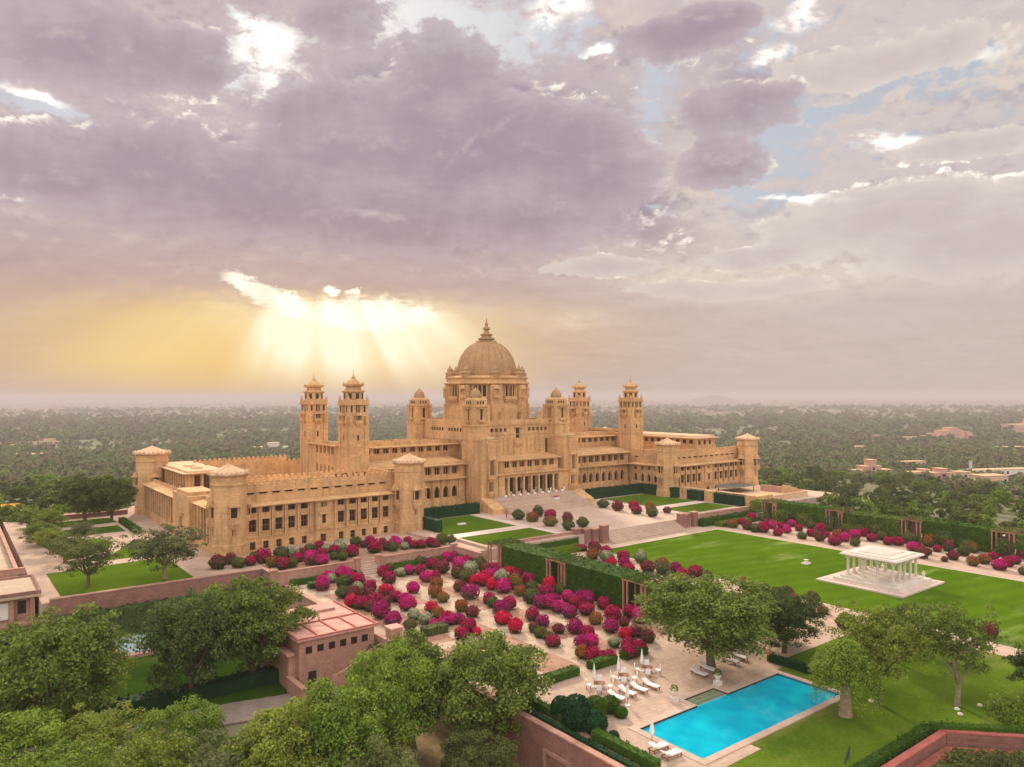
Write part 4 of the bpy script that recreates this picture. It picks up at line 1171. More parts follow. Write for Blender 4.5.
# grand steps from the forecourt down to the lawn
m = MB()
for i in range(9):
    z1 = -0.05-2.55*(i+1)/10
    m.box(-13.2, 14.0, -68.0-(i+1)*0.5, -68.0-i*0.5, -4, z1)
struct(m.build('garden_steps', 'forecourt_paving'))
rect_struct('steps_walk', 'forecourt_paving', -21.5, 22.5, -74.3, -68.2, GZ+0.03)
m = MB()
for i in range(5): m.box(-75.6, -71.2, -60.3-(i+1)*0.5, -60.3-i*0.5, -4, TZ-0.35*(i+1))
struct(m.build('garden_steps', 'forecourt_paving'))

# left lawns with the winding path
lz = TZ+0.05
poly_struct('lawn', 'lawn_upper', [(-127.6, -31.0), (-127.4, -54.2), (-105.6, -54.2), (-105.6, -29.2)], lz)
poly_struct('lawn', 'lawn_upper', [(-121.0, -23.0), (-117.0, -24.6), (-105.6, -25.6), (-105.2, -4.2), (-107.8, -5.0), (-110.8, -12.0), (-114.4, -19.0)], lz)
poly_struct('lawn', 'lawn_upper', [(-122.6, -19.0), (-118.4, -17.6), (-113.6, -11.0), (-111.5, -3.0), (-113.6, 3.4), (-117.6, 5.6), (-126.0, 4.6)], lz)
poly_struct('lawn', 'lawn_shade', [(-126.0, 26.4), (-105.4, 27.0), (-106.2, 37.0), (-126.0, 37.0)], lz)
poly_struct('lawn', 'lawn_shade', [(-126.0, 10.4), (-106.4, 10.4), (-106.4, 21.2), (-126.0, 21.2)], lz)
poly_struct('winding_path', 'gravel', [(-127.8, -26.4), (-121.4, -26.0), (-117.0, -24.9), (-114.0, -19.4), (-110.4, -12.2), (-107.4, -5.2), (-100.5, -3.4), (-100.5, 2.4), (-108.0, 4.6), (-112.8, 4.2), (-111.2, -2.8), (-113.2, -11.0), (-118.2, -17.9), (-123.0, -19.6), (-127.8, -21)], TZ+0.03)
poly_struct('path', 'gravel', [(-127.8, -30.6), (-127.8, -29.0), (-105.2, -26.0), (-105.2, -28.6)], TZ+0.035)
rect_struct('path', 'gravel', -127.0, -105.2, 22.0, 25.6, TZ+0.03)
# far-left pink terrace and its kiosk
rect_struct('upper_walk', 'garden_paving', -160.0, -132.0, -28.0, 62.0, TZ+0.3, -9)
# lower level: grass, pond, road
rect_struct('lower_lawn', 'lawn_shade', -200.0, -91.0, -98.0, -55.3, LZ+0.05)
poly_struct('road', 'asphalt', [(-215, -111.0), (-132.0, -103.6), (-118.0, -102.8), (-105.5, -105.6), (-98.5, -107.0), (-91.2, -107.4), (-91.2, -101.0), (-100.0, -100.4), (-112.0, -97.2), (-124.0, -95.2), (-215, -99.0)], LZ+0.09)
poly_struct('yard_ground', 'yard_soil', [(-112, -175.0), (-91.0, -175.0), (-91.0, -107.8), (-112, -107.8)], LZ+0.04)
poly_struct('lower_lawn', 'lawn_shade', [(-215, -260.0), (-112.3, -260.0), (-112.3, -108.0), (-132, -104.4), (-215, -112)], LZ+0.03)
poly_struct('front_bank', 'lawn_pool', [(-91.0, -166.2), (-58.6, -166.2), (-45.2, -180.0), (-45.2, -240.0), (-91.0, -240.0)], -3.7, -9)
poly_struct('front_bed', 'red_soil', [(-91.0, -167.8), (-59.2, -167.8), (-46.4, -181.0), (-45.2, -180.0), (-58.6, -166.2), (-91.0, -166.2)], -3.66, -4.8)
pond = thing('garden_pond', 'small pale blue pond in a pink stone surround below the wall', 'pond', (-116.5, -61.5, LZ+0.1))
m = MB()
for x0, x1, y0, y1 in ((-122.5, -111.5, -69.8, -68.4), (-122.5, -111.5, -56.6, -55.4), (-122.5, -120.8, -68.4, -56.6), (-113.2, -111.5, -68.4, -56.6)): m.box(x0, x1, y0, y1, LZ, LZ+0.55)
m.build('stone_edge', 'pink_roof', pond)
m = MB(); m.box(-120.8, -113.2, -68.4, -56.6, LZ, LZ+0.4); m.build('water', material('pond_water', (0.42, 0.52, 0.60), rough=0.1, var=0.1), pond)


def wall(label, x0, x1, y0, y1, z0, z1, mat='red_stone', coping='pink_stone', group=None, name='stone_wall'):
    r = thing(name, label, 'wall', ((x0+x1)/2, (y0+y1)/2, z0), group=group)
    m = MB(); m.box(x0, x1, y0, y1, z0, z1-0.18); m.build('masonry', mat, r)
    m = MB(); m.box(x0-0.1, x1+0.1, y0-0.1, y1+0.1, z1-0.18, z1); m.build('coping', coping, r)
    return r


wall('long reddish retaining wall below the left lawns', -129.4, -93.9, -55.7, -55.02, LZ, TZ+0.75)
wall('short reddish wall stepping down beside the left end of the flower beds', -93.85, -93.21, -60.4, -55.1, LZ, TZ+0.8)
wall('low pink garden wall left of the stepped opening, below the ball bushes', -93.1, -76.0, -60.9, -60.31, GZ, TZ+0.8, 'pink_stone')
wall('low pink garden wall right of the stepped opening, below the ball bushes', -70.9, -52.8, -60.9, -60.31, GZ, TZ+0.8, 'pink_stone')
wall('short pink wall running from the corner pillar to the first pergola', -52.6, -52.01, -71.0, -60.4, GZ, TZ+0.9, 'pink_stone')
wall('low sandstone wall between left court lawn and sunken hedge', -46.0, -21.4, -66.6, -66.01, GZ, 0.7, 'pink_stone')
wall('low sandstone wall between right court lawn and sunken hedge', 22.2, 46.8, -68.7, -68.01, GZ, 0.7, 'pink_stone')
wall('tall boundary wall of pink stone at the palace side of the pool garden', -91.5, -90.91, -104.5, -99.8, LZ, GZ+0.5, 'pink_stone')
wall('long brick retaining wall beside the yard, left of the pool', -91.6, -91.01, -170.0, -128.5, LZ, GZ+0.5, 'red_stone')
wall('pink retaining wall hidden behind trees between yard and flower garden', -91.6, -91.01, -128.2, -104.8, LZ, GZ+0.45, 'pink_stone')
wall('pale coping wall on the left edge of the sunken garden', -91.6, -91.01, -83.6, -61.2, LZ, GZ+0.3, 'pink_stone')
wall('low red stone wall behind the clipped border at lower right', -91.0, -58.2, -166.1, -165.5, -4.6, GZ+0.25, 'red_stone', 'red_trim')
r = thing('stone_wall', 'slanting low red stone wall at the lower right corner', 'wall', (-51.0, -173.0, -4.6))
m = MB(); m.prism([(-58.1, -165.5), (-44.4, -179.6), (-44.9, -180.1), (-58.1, -166.15)], -4.6, GZ+0.2); m.build('masonry', 'red_stone', r)
m = MB(); m.prism([(-58.05, -165.4), (-44.3, -179.5), (-45.0, -180.2), (-58.05, -166.25)], GZ+0.2, GZ+0.33); m.build('coping', 'red_trim', r)
# corner pillars
for x, y, z, lb in ((-93.4, -60.6, TZ, 'square pink pillar where the garden wall turns, left end'), (-76.0, -60.6, TZ, 'square pink pillar left of the garden steps'),
                    (-71.2, -60.6, TZ, 'square pink pillar right of the garden steps'), (-52.4, -60.6, TZ, 'square pink pillar at the upper right corner of the flower garden')):
    p_ = thing('gate_pillar', lb, 'pillar', (x, y, GZ))
    m = MB(); m.box(x-0.55, x+0.55, y-0.55, y+0.55, GZ, z+1.1); m.build('shaft', 'pink_stone', p_)
    m = MB(); m.box(x-0.7, x+0.7, y-0.7, y+0.7, z+1.1, z+1.3); m.box(x-0.5, x+0.5, y-0.5, y+0.5, z+1.3, z+1.5, 0.3); m.build('cap', 'pink_stone', p_)
for i, (x, y) in enumerate(((-20.9, -66.8), (-18.4, -67.5), (-16.2, -68.2), (-14.1, -69.4), (14.9, -69.4), (17.0, -68.2), (19.2, -67.5), (21.7, -68.2))):
    h = (1.5, 1.25, 1.15, 1.9)[i % 4] if i < 4 else (1.9, 1.15, 1.25, 1.5)[i % 4]
    side = 'left' if i < 4 else 'right'
    p_ = thing('red_pillar', '%s red stone block from the stairs, on the %s side of the grand steps' % (ORD[(4-i) if i < 4 else i-3], side), 'pillar', (x, y, GZ), group='red stone blocks flanking the grand steps')
    m = MB(); m.box(x-0.95, x+0.95, y-0.75, y+0.75, GZ, h-0.25); m.build('shaft', 'red_stone', p_)
    m = MB(); m.box(x-1.08, x+1.08, y-0.88, y+0.88, h-0.25, h); m.build('cap', 'pink_stone', p_)

# parapet-like outer works of the right terrace
r = thing('terrace_wall', 'sandstone terrace wall with buttresses behind the right court hedges', 'wall', (50, -52, 0))
m = MB(); m.box(50.4, 51.2, -68.0, -40.5, 0, 3.2); m.box(49.2, 51.2, -44.0, -41.6, 0, 3.6); m.box(48.8, 51.2, -54.4, -50.6, 0, 3.4); m.box(49.2, 51.2, -67.8, -65.6, 0, 3.4); m.box(51.2, 60, -67.9, -64, 0, 3.0)
m.build('masonry', 'sandstone', r)
m = MB(); m.box(50.2, 51.5, -50.5, -44.1, 3.2, 3.45); m.box(50.2, 51.5, -65.5, -54.5, 3.2, 3.45); m.build('coping', 'roof_stone', r)
rect_struct('side_court', 'roof_stone', 51.3, 86.0, -64.0, -41.0, 1.6, 0)
# dark shade canopy on the right terrace, its slope rising to a stone ramp
r = thing('shade_canopy', 'dark low canvas canopy on the terrace before the right wing', 'canopy', (66, -50, 1.6))
m = MB(); m.prism([(56, -50), (63, -44), (76, -44.5), (72, -54), (60, -54)], 3.5, 3.65, [(57, -50), (63.5, -45), (75, -45.2), (71.2, -53), (61, -53)]); m.build('canvas', 'grey_canvas', r)
for x, y in ((57, -50), (63.2, -45.2), (75, -45.3), (71.4, -53.2)):
    m = MB(); m.tube((x, y, 1.6), (x, y, 3.52), 0.12, 0.12); m.build('post', 'metal_dark', r)
r = thing('stone_ramp', 'stepped sandstone ramp below the far right corner tower', 'ramp', (84, -57, 0))
m = MB()
for i in range(9): m.box(74+i*1.1, 75.1+i*1.1, -62.0, -54.0, 0, 3.6-i*0.25)
m.box(84.0, 86.0, -62.5, -60.5, 0, 1.9)
m.build('masonry', 'pink_stone', r)
m = MB()
for i in range(9): m.box(74+i*1.1, 75.1+i*1.1, -62.6, -62.01, 0, 4.2-i*0.25)
m.build('parapet', 'sandstone', r)
# ---------------------------------------------------------------- hedges, pergolas, bushes
def hedge(label, p, q, th, z0, z1, mat='hedge_leaf', dens=9, size=0.2, name='hedge', group=None, round_=0.0):
    p, q = np.array(p, float), np.array(q, float); L = np.linalg.norm(q-p); u = (q-p)/L; n = np.array((-u[1], u[0]))
    c = (p+q)/2; H_ = z1-z0; r = np.random.default_rng(abs(int(p[0]*7+q[1]*13)) + 3)
    pts, nor = [], []

    def face(a, b, area, f):
        k = int(area*dens)
        if k < 1: return
        s, t = r.random(k), r.random(k)
        P_, N_ = f(s, t); pts.append(P_); nor.append(N_)
    for sg in (-1, 1):
        face(0, 0, L*H_, lambda s, t, sg=sg: (np.stack([(s-.5)*L, sg*np.full_like(s, th/2), t*H_], 1), np.tile((0, sg, 0.15), (len(s), 1))))
        face(0, 0, th*H_, lambda s, t, sg=sg: (np.stack([sg*np.full_like(s, L/2), (s-.5)*th, t*H_], 1), np.tile((sg, 0, 0.15), (len(s), 1))))
    face(0, 0, L*th, lambda s, t: (np.stack([(s-.5)*L, (t-.5)*th, np.full_like(s, H_)], 1), np.tile((0, 0, 1.0), (len(s), 1))))
    P_, N_ = np.vstack(pts), np.vstack(nor)
    P_ = P_ + r.normal(0, 0.05+size*0.15, P_.shape); P_[:, 2] = np.maximum(P_[:, 2], 0.02)
    wob = 0.10*np.sin(P_[:, 0]*1.7)+0.07*np.sin(P_[:, 0]*4.1+1)
    P_[:, 2] += np.where(P_[:, 2] > H_*0.8, wob*min(1, H_/2), 0)
    a, b, h = L/2-0.04, th/2-0.04, H_-0.08
    ev = np.array([(-a, -b, 0), (a, -b, 0), (a, b, 0), (-a, b, 0), (-a, -b, h), (a, -b, h), (a, b, h), (-a, b, h)])
    ef = [(0, 3, 2, 1), (4, 5, 6, 7), (0, 1, 5, 4), (1, 2, 6, 5), (2, 3, 7, 6), (3, 0, 4, 7)]
    me = quads_mesh(name, P_, N_, size, M[mat], 5, 0.7, (ev, ef))
    o = bpy.data.objects.new(name, me); col.objects.link(o)
    o.location = (c[0], c[1], z0); o.rotation_euler = (0, 0, math.atan2(u[1], u[0]))
    return tag(o, label, 'hedge', group)


def pergola(x0, x1, y0, y1, label, top_mat='hedge_leaf', open_dir=-1, h=5.4, drop=0.0):
    r = thing('pergola', label, 'pergola', ((x0+x1)/2, (y0+y1)/2, GZ), group='pergola gateways in the tall hedges')
    for x in (x0+0.2, (x0+x1)/2, x1-0.2):
        for y in (y0+0.2, y0+1.1, y1-1.1, y1-0.2):
            if abs(x-(x0+x1)/2) < 0.3 and y0+0.5 < y < y1-0.5: continue
            m = MB(); m.box(x-0.13, x+0.13, y-0.13, y+0.13, GZ, GZ+h-0.2); m.build('post', 'timber_post', r)
    m = MB()
    for y in (y0+0.65, y1-0.65): m.box(x0-0.1, x1+0.1, y-0.5, y-0.36, GZ+h-0.5, GZ+h-0.25); m.box(x0-0.1, x1+0.1, y+0.36, y+0.5, GZ+h-0.5, GZ+h-0.25)
    for i in range(7):
        x = x0+(x1-x0)*i/6; m.box(x-0.07, x+0.07, y0-0.1, y1+0.1, GZ+h-0.22, GZ+h-0.05)
    m.build('roof_beam', 'timber_post', r)
    xx = x0+1.2 if open_dir < 0 else x1-1.2
    m = MB(); xx = (x0+x1)/2
    for i in range(9):
        y = y0+1.35+(y1-y0-2.7)*i/8; m.box(xx-0.05, xx+0.05, y-0.12, y+0.12, GZ, GZ+3.6)
    m.box(xx-0.07, xx+0.07, y0+1.3, y1-1.3, GZ+3.6, GZ+3.9); m.box(xx-0.15, xx-0.051, y0+1.3, y1-1.3, GZ, GZ+3.5)
    m.build('lattice_door', 'wood', r)
    k = int((x1-x0)*(y1-y0)*26); g = np.random.default_rng(int(abs(y0)*3))
    P_ = np.stack([(g.random(k)-.5)*(x1-x0+0.5), (g.random(k)-.5)*(y1-y0+0.4), h+g.normal(0.1, 0.12, k)], 1)
    me = quads_mesh('vine_roof', P_, np.tile((0, 0, 1.), (k, 1)), 0.2, M[top_mat], 3)
    o = bpy.data.objects.new('vine_roof', me); col.objects.link(o); o.parent = r
    return r


GT = [(-77.8, -73.0), (-97.7, -92.2), (-117.7, -112.3)]
for i, (a, b) in enumerate(GT):
    pergola(-52.1, -46.0, a, b, 'timber pergola gateway, %s from the palace in the hedge beside the flower garden' % ORD[i+1])
hedge('tall clipped hedge by the flower garden, between first and second pergola', (-49.1, -92.1), (-49.1, -77.9), 5.6, GZ, 2.9, dens=8)
hedge('tall clipped hedge by the flower garden, between second and third pergola', (-49.1, -112.2), (-49.1, -97.8), 5.6, GZ, 2.9, dens=8)
hedge('tall clipped hedge behind the big round poolside tree', (-49.1, -130.0), (-49.1, -117.8), 5.6, GZ, 2.7, dens=8)
GR = [(-78.0, -73.2), (-97.8, -93.0), (-117.8, -113.0), (-137.8, -133.0), (-157.8, -153.0)]
for i, (a, b) in enumerate(GR):
    pergola(46.0, 52.0, a, b, 'dark timber pergola gateway, %s from the palace in the far right hedge' % ORD[i+1], 'leaf_olive')
ends = [-68.9] + [v for a, b in GR for v in (b, a)] + [-190.0]
for i in range(0, len(ends)-1, 2):
    hedge('tall leafy hedge across the lawn, %s stretch counted from the palace' % ORD[i//2+1], (49.2, ends[i+1]-0.1), (49.2, ends[i]+0.1), 4.6, GZ, 2.4+0.25*(i % 4), 'hedge_leaf' if i % 4 else 'leaf_mid', dens=6, size=0.26)
# sunken hedges under the court lawns
hedge('low green hedge below the left court lawn wall', (-45.5, -67.8), (-21.8, -67.8), 1.8, GZ, -0.5, 'hedge_leaf', size=0.18)
hedge('low green hedge below the right court lawn wall', (22.6, -69.9), (46.4, -69.9), 1.8, GZ, -0.5, 'hedge_leaf', size=0.2)
hedge('flat lime green hedge in the bed at the palace end of the lawn, near side', (-45.0, -71.6), (-23.6, -71.6), 3.6, GZ, -1.4, 'hedge_lime', size=0.2)
hedge('flat lime green hedge in the bed at the palace end of the lawn, far side', (26.5, -72.8), (45.2, -72.8), 2.6, GZ, -1.4, 'hedge_lime', size=0.2)
hedge('green hedge strip under the flower garden wall, left of the steps', (-90.5, -61.8), (-76.8, -61.8), 1.1, GZ, -1.5, 'hedge_leaf', size=0.16)
hedge('green hedge strip under the flower garden wall, right of the steps', (-70.0, -61.8), (-53.8, -61.8), 1.1, GZ, -1.3, 'hedge_leaf', size=0.16)
hedge('green hedge strip under the short wall leading to the first pergola', (-53.5, -71.0), (-53.5, -62.6), 1.1, GZ, -1.1, 'hedge_leaf', size=0.16)
# dark tall hedges of the two court lawns
hd = dict(mat='hedge_dark', dens=7, size=0.2)
hedge('dark tall hedge along the palace front, left court lawn', (-44.8, -25.3), (-21.2, -25.3), 1.8, 0, 3.0, **hd)
hedge('dark tall hedge along the left wing, left court lawn', (-45.7, -43.6), (-45.7, -26.4), 1.8, 0, 3.0, **hd)
hedge('dark tall hedge along the palace front, right court lawn', (22.0, -24.6), (48.6, -24.6), 1.8, 0, 3.3, **hd)
hedge('dark tall hedge along the right wing, right court lawn, nearest the palace', (48.0, -40.6), (48.0, -25.8), 1.8, 0, 3.3, **hd)
hedge('dark hedge panel between the two sandstone buttresses', (48.6, -50.2), (48.6, -44.4), 1.5, 0, 3.1, **hd)
hedge('dark hedge panel nearest the first right hand pergola', (48.6, -65.2), (48.6, -54.8), 1.5, 0, 3.1, **hd)
# small clipped hedges by the pool terrace
for x0, x1, y, lb in ((-75.2, -70.6, -128.9, 'middle'), (-69.0, -64.6, -128.9, 'right'), (-82.8, -77.6, -128.9, 'left')):
    hedge('low box hedge at the foot of the flower beds, %s of three' % lb, (x0, y), (x1, y), 1.4, GZ, -1.5, 'hedge_leaf', 16, 0.13)
hedge('box hedge block in the flower garden in front of the white bushes', (-85.6, -103.2), (-81.6, -103.2), 1.9, GZ, -1.3, 'leaf_olive', 14, 0.14)
hedge('box hedge block beside the first magenta bush near the garden steps', (-88.6, -66.0), (-84.8, -66.0), 1.5, GZ, -1.4, 'hedge_leaf', 14, 0.14)
hedge('clipped hedge strip along the top of the brick wall, outer row', (-90.3, -152.2), (-90.3, -131.6), 0.7, GZ, -1.9, 'hedge_dark', 16, 0.12)
hedge('clipped hedge strip beside the pool deck, inner row', (-88.5, -152.4), (-88.5, -143.6), 1.1, GZ, -1.5, 'hedge_leaf', 16, 0.13)
hedge('short clipped hedge strip at the left edge of the pool deck', (-88.5, -139.0), (-88.5, -132.2), 0.9, GZ, -1.6, 'hedge_leaf', 16, 0.13)
hedge('low dark hedge between pool deck and garden lawn, under the shady trees', (-53.6, -151.5), (-53.6, -141.5), 0.9, GZ, -1.5, 'hedge_dark', 12, 0.15)
hedge('low clipped border along the lower edge of the pool lawn', (-86.0, -164.6), (-58.6, -164.6), 1.0, GZ, -1.8, 'hedge_leaf', 16, 0.13)
hedge('slanting low clipped border at the lower right corner', (-58.2, -164.6), (-44.5, -178.6), 1.0, GZ, -1.8, 'hedge_leaf', 16, 0.13)
hedge('long dark hedge beside the lower road behind the trees', (-150.0, -91.0), (-100.8, -93.2), 2.4, LZ, LZ+2.0, 'hedge_dark', 6, 0.22)
hedge('small clipped hedge beside the forecourt of the left wing', (-104.6, 4.8), (-104.6, 26.6), 1.6, TZ, 0.7, 'hedge_leaf', 8, 0.18)
hedge('low planting at the foot of the left retaining wall', (-129.0, -57.2), (-94.4, -57.2), 2.4, LZ, LZ+5.3, 'leaf_dark', 6, 0.26)

# ball bushes
iv, if_ = ico(0.86, 2); iv = iv*np.array((1, 1, 0.9)) + np.array((0, 0, 0.85))
BP = {}
for code, mt in BM.items():
    for vr in range(3):
        g = np.random.default_rng(ord(code)*3+vr); k = 680
        d = g.normal(0, 1, (k, 3)); d /= np.linalg.norm(d, axis=1)[:, None]; ph = g.random(4)*6.28
        rr = (0.92+0.10*g.random(k))*(1+0.09*np.sin(d[:, 0]*4+ph[0])*np.cos(d[:, 1]*4+ph[1])+0.06*np.sin(d[:, 2]*6+ph[2])); rr = np.where(g.random(k) < 0.07, rr*(1.05+0.16*g.random(k)), rr)
        P_ = d*np.array((1, 1, 0.92))*rr[:, None] + np.array((0, 0, 0.86)); P_ = P_[P_[:, 2] > 0.04]
        BP[code, vr] = quads_mesh('bush_leaves', P_, (P_-np.array((0, 0, 0.86))), 0.12, mt, 9, 0.75, (iv, if_))
BUSH = {}
BUSH['T']='''-99.9 -47.2 1.49 D;-96.6 -44.6 1.13 D;-96.3 -48.7 1.18 G;-93.8 -48.3 1.04 C;-91.4 -43.5 0.99 G;-90.8 -47.6 1.38 C;-90.7 -52.3 1.19 O;-87.1 -47.3 1.48 G;-84.5 -45.7 1.34 W;-89.7 -55.6 1.17 C;-87.7 -55.1 1.1 G;-85 -51.1 1.14 C;-83.8 -55.3 1.44 M;-82 -56.5 1.2 M;-76.2 -41.6 1.06 C;-76.6 -46.4 1.03 W;-79.2 -43.4 1.04 G;-79.7 -50.7 1.17 C;-81.8 -45.5 0.85 D;-75.9 -49 1.02 C;-68.5 -44.2 1.25 G;-67.5 -46.6 0.89 D;-68.2 -53.1 1.46 C;-73.9 -53.6 1.43 C;-73.8 -47.2 1.39 W;-78.1 -54 0.99 G;-77 -55.8 0.98 G;-80.8 -54.6 0.98 M;-74.8 -43.9 0.88 W;-64.4 -43.2 1.1 C;-64.8 -52.3 0.96 D;-62 -50.9 1.33 M;-61.3 -54 0.97 W;-59 -54.1 1.06 C;-57.6 -55.2 1.06 C;-55.1 -55.1 1.07 C;-51.6 -54.3 1.27 G;-49.5 -55 1.09 G;-64.3 -54.1 1.04 G;-57.6 -48.8 0.91 C;-62.6 -46 0.91 D;-54.6 -56.8 0.89 D'''
BUSH['N']='''-86.9 -68.5 1.32 M;-83.5 -63.4 1.08 M;-83.4 -64.3 0.92 W;-83 -69.2 1.27 G;-80.5 -63.8 1.4 M;-79.9 -65.4 1.08 M;-80.1 -68.8 1.36 C;-82.3 -73.8 1.02 W;-80.1 -74.5 1.1 C;-86.1 -75.7 1.2 G;-85.3 -78.5 1.26 D;-82.6 -78.9 1.13 D;-79.2 -79.2 1.22 R;-74.6 -71.6 1.37 C;-72.9 -65.7 1.03 C;-70.5 -64.1 0.81 D;-70.1 -68 1.03 W;-67.9 -67.7 0.96 M;-66.2 -69.4 1.04 C;-68.2 -75 1.15 M;-66 -74.9 0.93 C;-61.5 -66.3 1.32 C;-62.2 -70.9 1.45 D;-62.1 -62.2 1.01 G;-59.5 -61 0.85 W;-55.3 -62.2 1.04 M;-54.2 -63.5 1.03 P;-74.4 -80.6 1.16 M;-82.6 -85.2 1.09 D;-79.7 -83.7 1.11 C;-79.2 -86 1.1 M;-80.7 -89.8 1.27 M;-84 -84 1.22 C;-85.8 -86.2 1.06 D;-86.3 -90.8 1.48 P;-86.8 -95.9 1.18 P;-86.5 -83.8 1.21 C;-87.4 -82 1.08 R;-69.8 -81.4 1.18 O;-72.8 -85.8 1.27 O;-73.3 -89.2 1.04 O;-78.3 -93.6 0.99 R;-79.3 -97.1 1.09 O;-78.8 -99.5 1.01 C;-82.6 -95.2 0.96 W;-82.3 -98.3 1 W;-85.6 -99.2 0.98 G;-82.5 -101.3 0.86 M;-80.8 -101.1 0.87 M;-79.1 -100.9 0.87 M;-77.9 -101.4 0.88 P;-79.2 -106 1.21 C;-79 -107.9 0.71 R;-81.9 -108.2 0.94 C;-57.2 -70.1 1.4 M;-54.7 -69.2 1.17 C;-58.3 -75.7 1.44 W;-61.8 -76.4 1.25 D;-62 -80 1.38 G;-67 -85.1 1.17 D;-68.3 -90.4 1.55 P;-73.8 -95.9 1.13 O;-74.1 -99.6 1.1 D;-61.6 -82.2 1.06 R;-53.8 -72.9 1.23 G;-55.7 -77.9 1.27 D;-54 -78 1.2 C;-61.1 -84.5 1.35 R;-57.8 -81.9 1.24 M;-55.7 -81.3 1.09 P;-57.2 -85 1.29 W;-54.5 -83.7 1.24 R;-53.8 -85 1.24 C;-54.5 -89.8 1.2 C;-61.7 -88 1.03 R;-61.1 -90.9 1.3 M;-57.8 -90 1.33 O;-60 -94.4 1.07 O;-57.4 -94.7 1.15 G;-61.5 -99.5 1.31 G;-67.4 -95 1.03 C;-68.3 -97.4 1.01 G;-66.7 -100 1.2 C;-69.9 -102 1.3 P;-72.5 -105.8 1.25 R;-73.5 -110.5 1.08 R;-54.2 -95.7 1.31 R;-57.4 -98.6 1.27 C;-53.9 -98.5 1.07 G;-62.1 -102.8 1.14 P;-61.1 -103.5 1.14 M;-58.9 -102.6 1.09 P;-61.2 -106.6 1.19 M;-55.7 -102.6 1.11 M;-57.3 -106.5 1.14 C;-54.2 -104.7 1.17 P;-54.1 -106 1.16 P;-61.7 -109.9 1.09 P;-58.5 -110.4 1.17 C;-54 -109.8 1 C;-56.9 -114.9 1.15 C;-60.9 -115.1 1 O;-67.6 -107.4 1.08 C;-68.2 -110.6 1.05 P;-68.5 -114.8 0.9 D;-66.4 -116.3 1.14 P;-66.6 -119.2 1.06 C;-70 -121.9 1.02 P;-69.1 -122.6 1.02 M;-73.1 -118.9 0.97 C;-72 -114.7 0.94 G;-61.9 -119.5 1.2 P;-66.3 -124.5 0.79 W;-73 -125 0.92 O;-72.3 -126.4 0.92 C;-71.7 -127.4 0.86 C;-71 -128.3 0.86 C;-71.1 -112.1 0.84 D;-71.7 -116 0.7 G;-54.2 -116.1 1.03 C;-54.8 -118.9 1.19 M;-58 -118.5 0.87 D;-61.9 -122.6 0.94 R;-60.5 -123.2 0.95 D;-59.6 -124 0.83 D;-60.8 -126.1 0.92 D;-65.5 -126.7 1.01 C;-67.8 -128.9 0.98 C;-65.2 -128.6 0.89 C'''
BUSH['L']='''-25.7 -72.3 0.92 C;-24.7 -73.1 0.92 C;-23.1 -75.4 1.37 D;-24 -80.1 1.33 C;-28.6 -80.6 1.31 O;-28 -84.4 1.37 W;-31 -88.8 1.16 R;-24.4 -85.9 1.29 C;-29.1 -90.7 1.24 P;-31.2 -94 1.13 C;-23.1 -89.8 1.28 W;-28 -96.3 1.29 D;-23.7 -96.5 1.39 O;-27.5 -99.8 1.19 G;-24.3 -100.6 1.2 P;-26.9 -104.4 1.17 C;-24.4 -105.7 1.4 C;-29.7 -103.6 0.93 G;-24.3 -108.6 0.92 G;-21.4 -114.8 0.85 O;-23.9 -120.5 1.15 G;-24 -125.6 1.24 D;-26.4 -128.6 1.01 O;-23.4 -130.2 1.11 G;-23.8 -123.3 0.9 G;-27.3 -134.4 0.78 O;-32.3 -140.9 1.2 G;-19.4 -156.1 1.27 D'''
BUSH['F']='''-18.7 -40.9 1.6 G;-17.9 -46 1.52 O;-11.4 -40.5 1.5 G;-11.5 -45.9 1.47 C;-18.6 -54.2 1.52 O;-12.1 -53.7 1.35 D;-18.8 -61.5 1.35 G;-13.2 -60.7 1.38 G'''
BUSH['E']='''14.2 -40.3 1.47 G;13.5 -47 1.58 D;19.3 -47.9 1.39 C;13.6 -54.4 1.39 C;20.1 -53.7 1.42 O;13.1 -60.6 1.36 G;21.3 -59 1.01 D'''
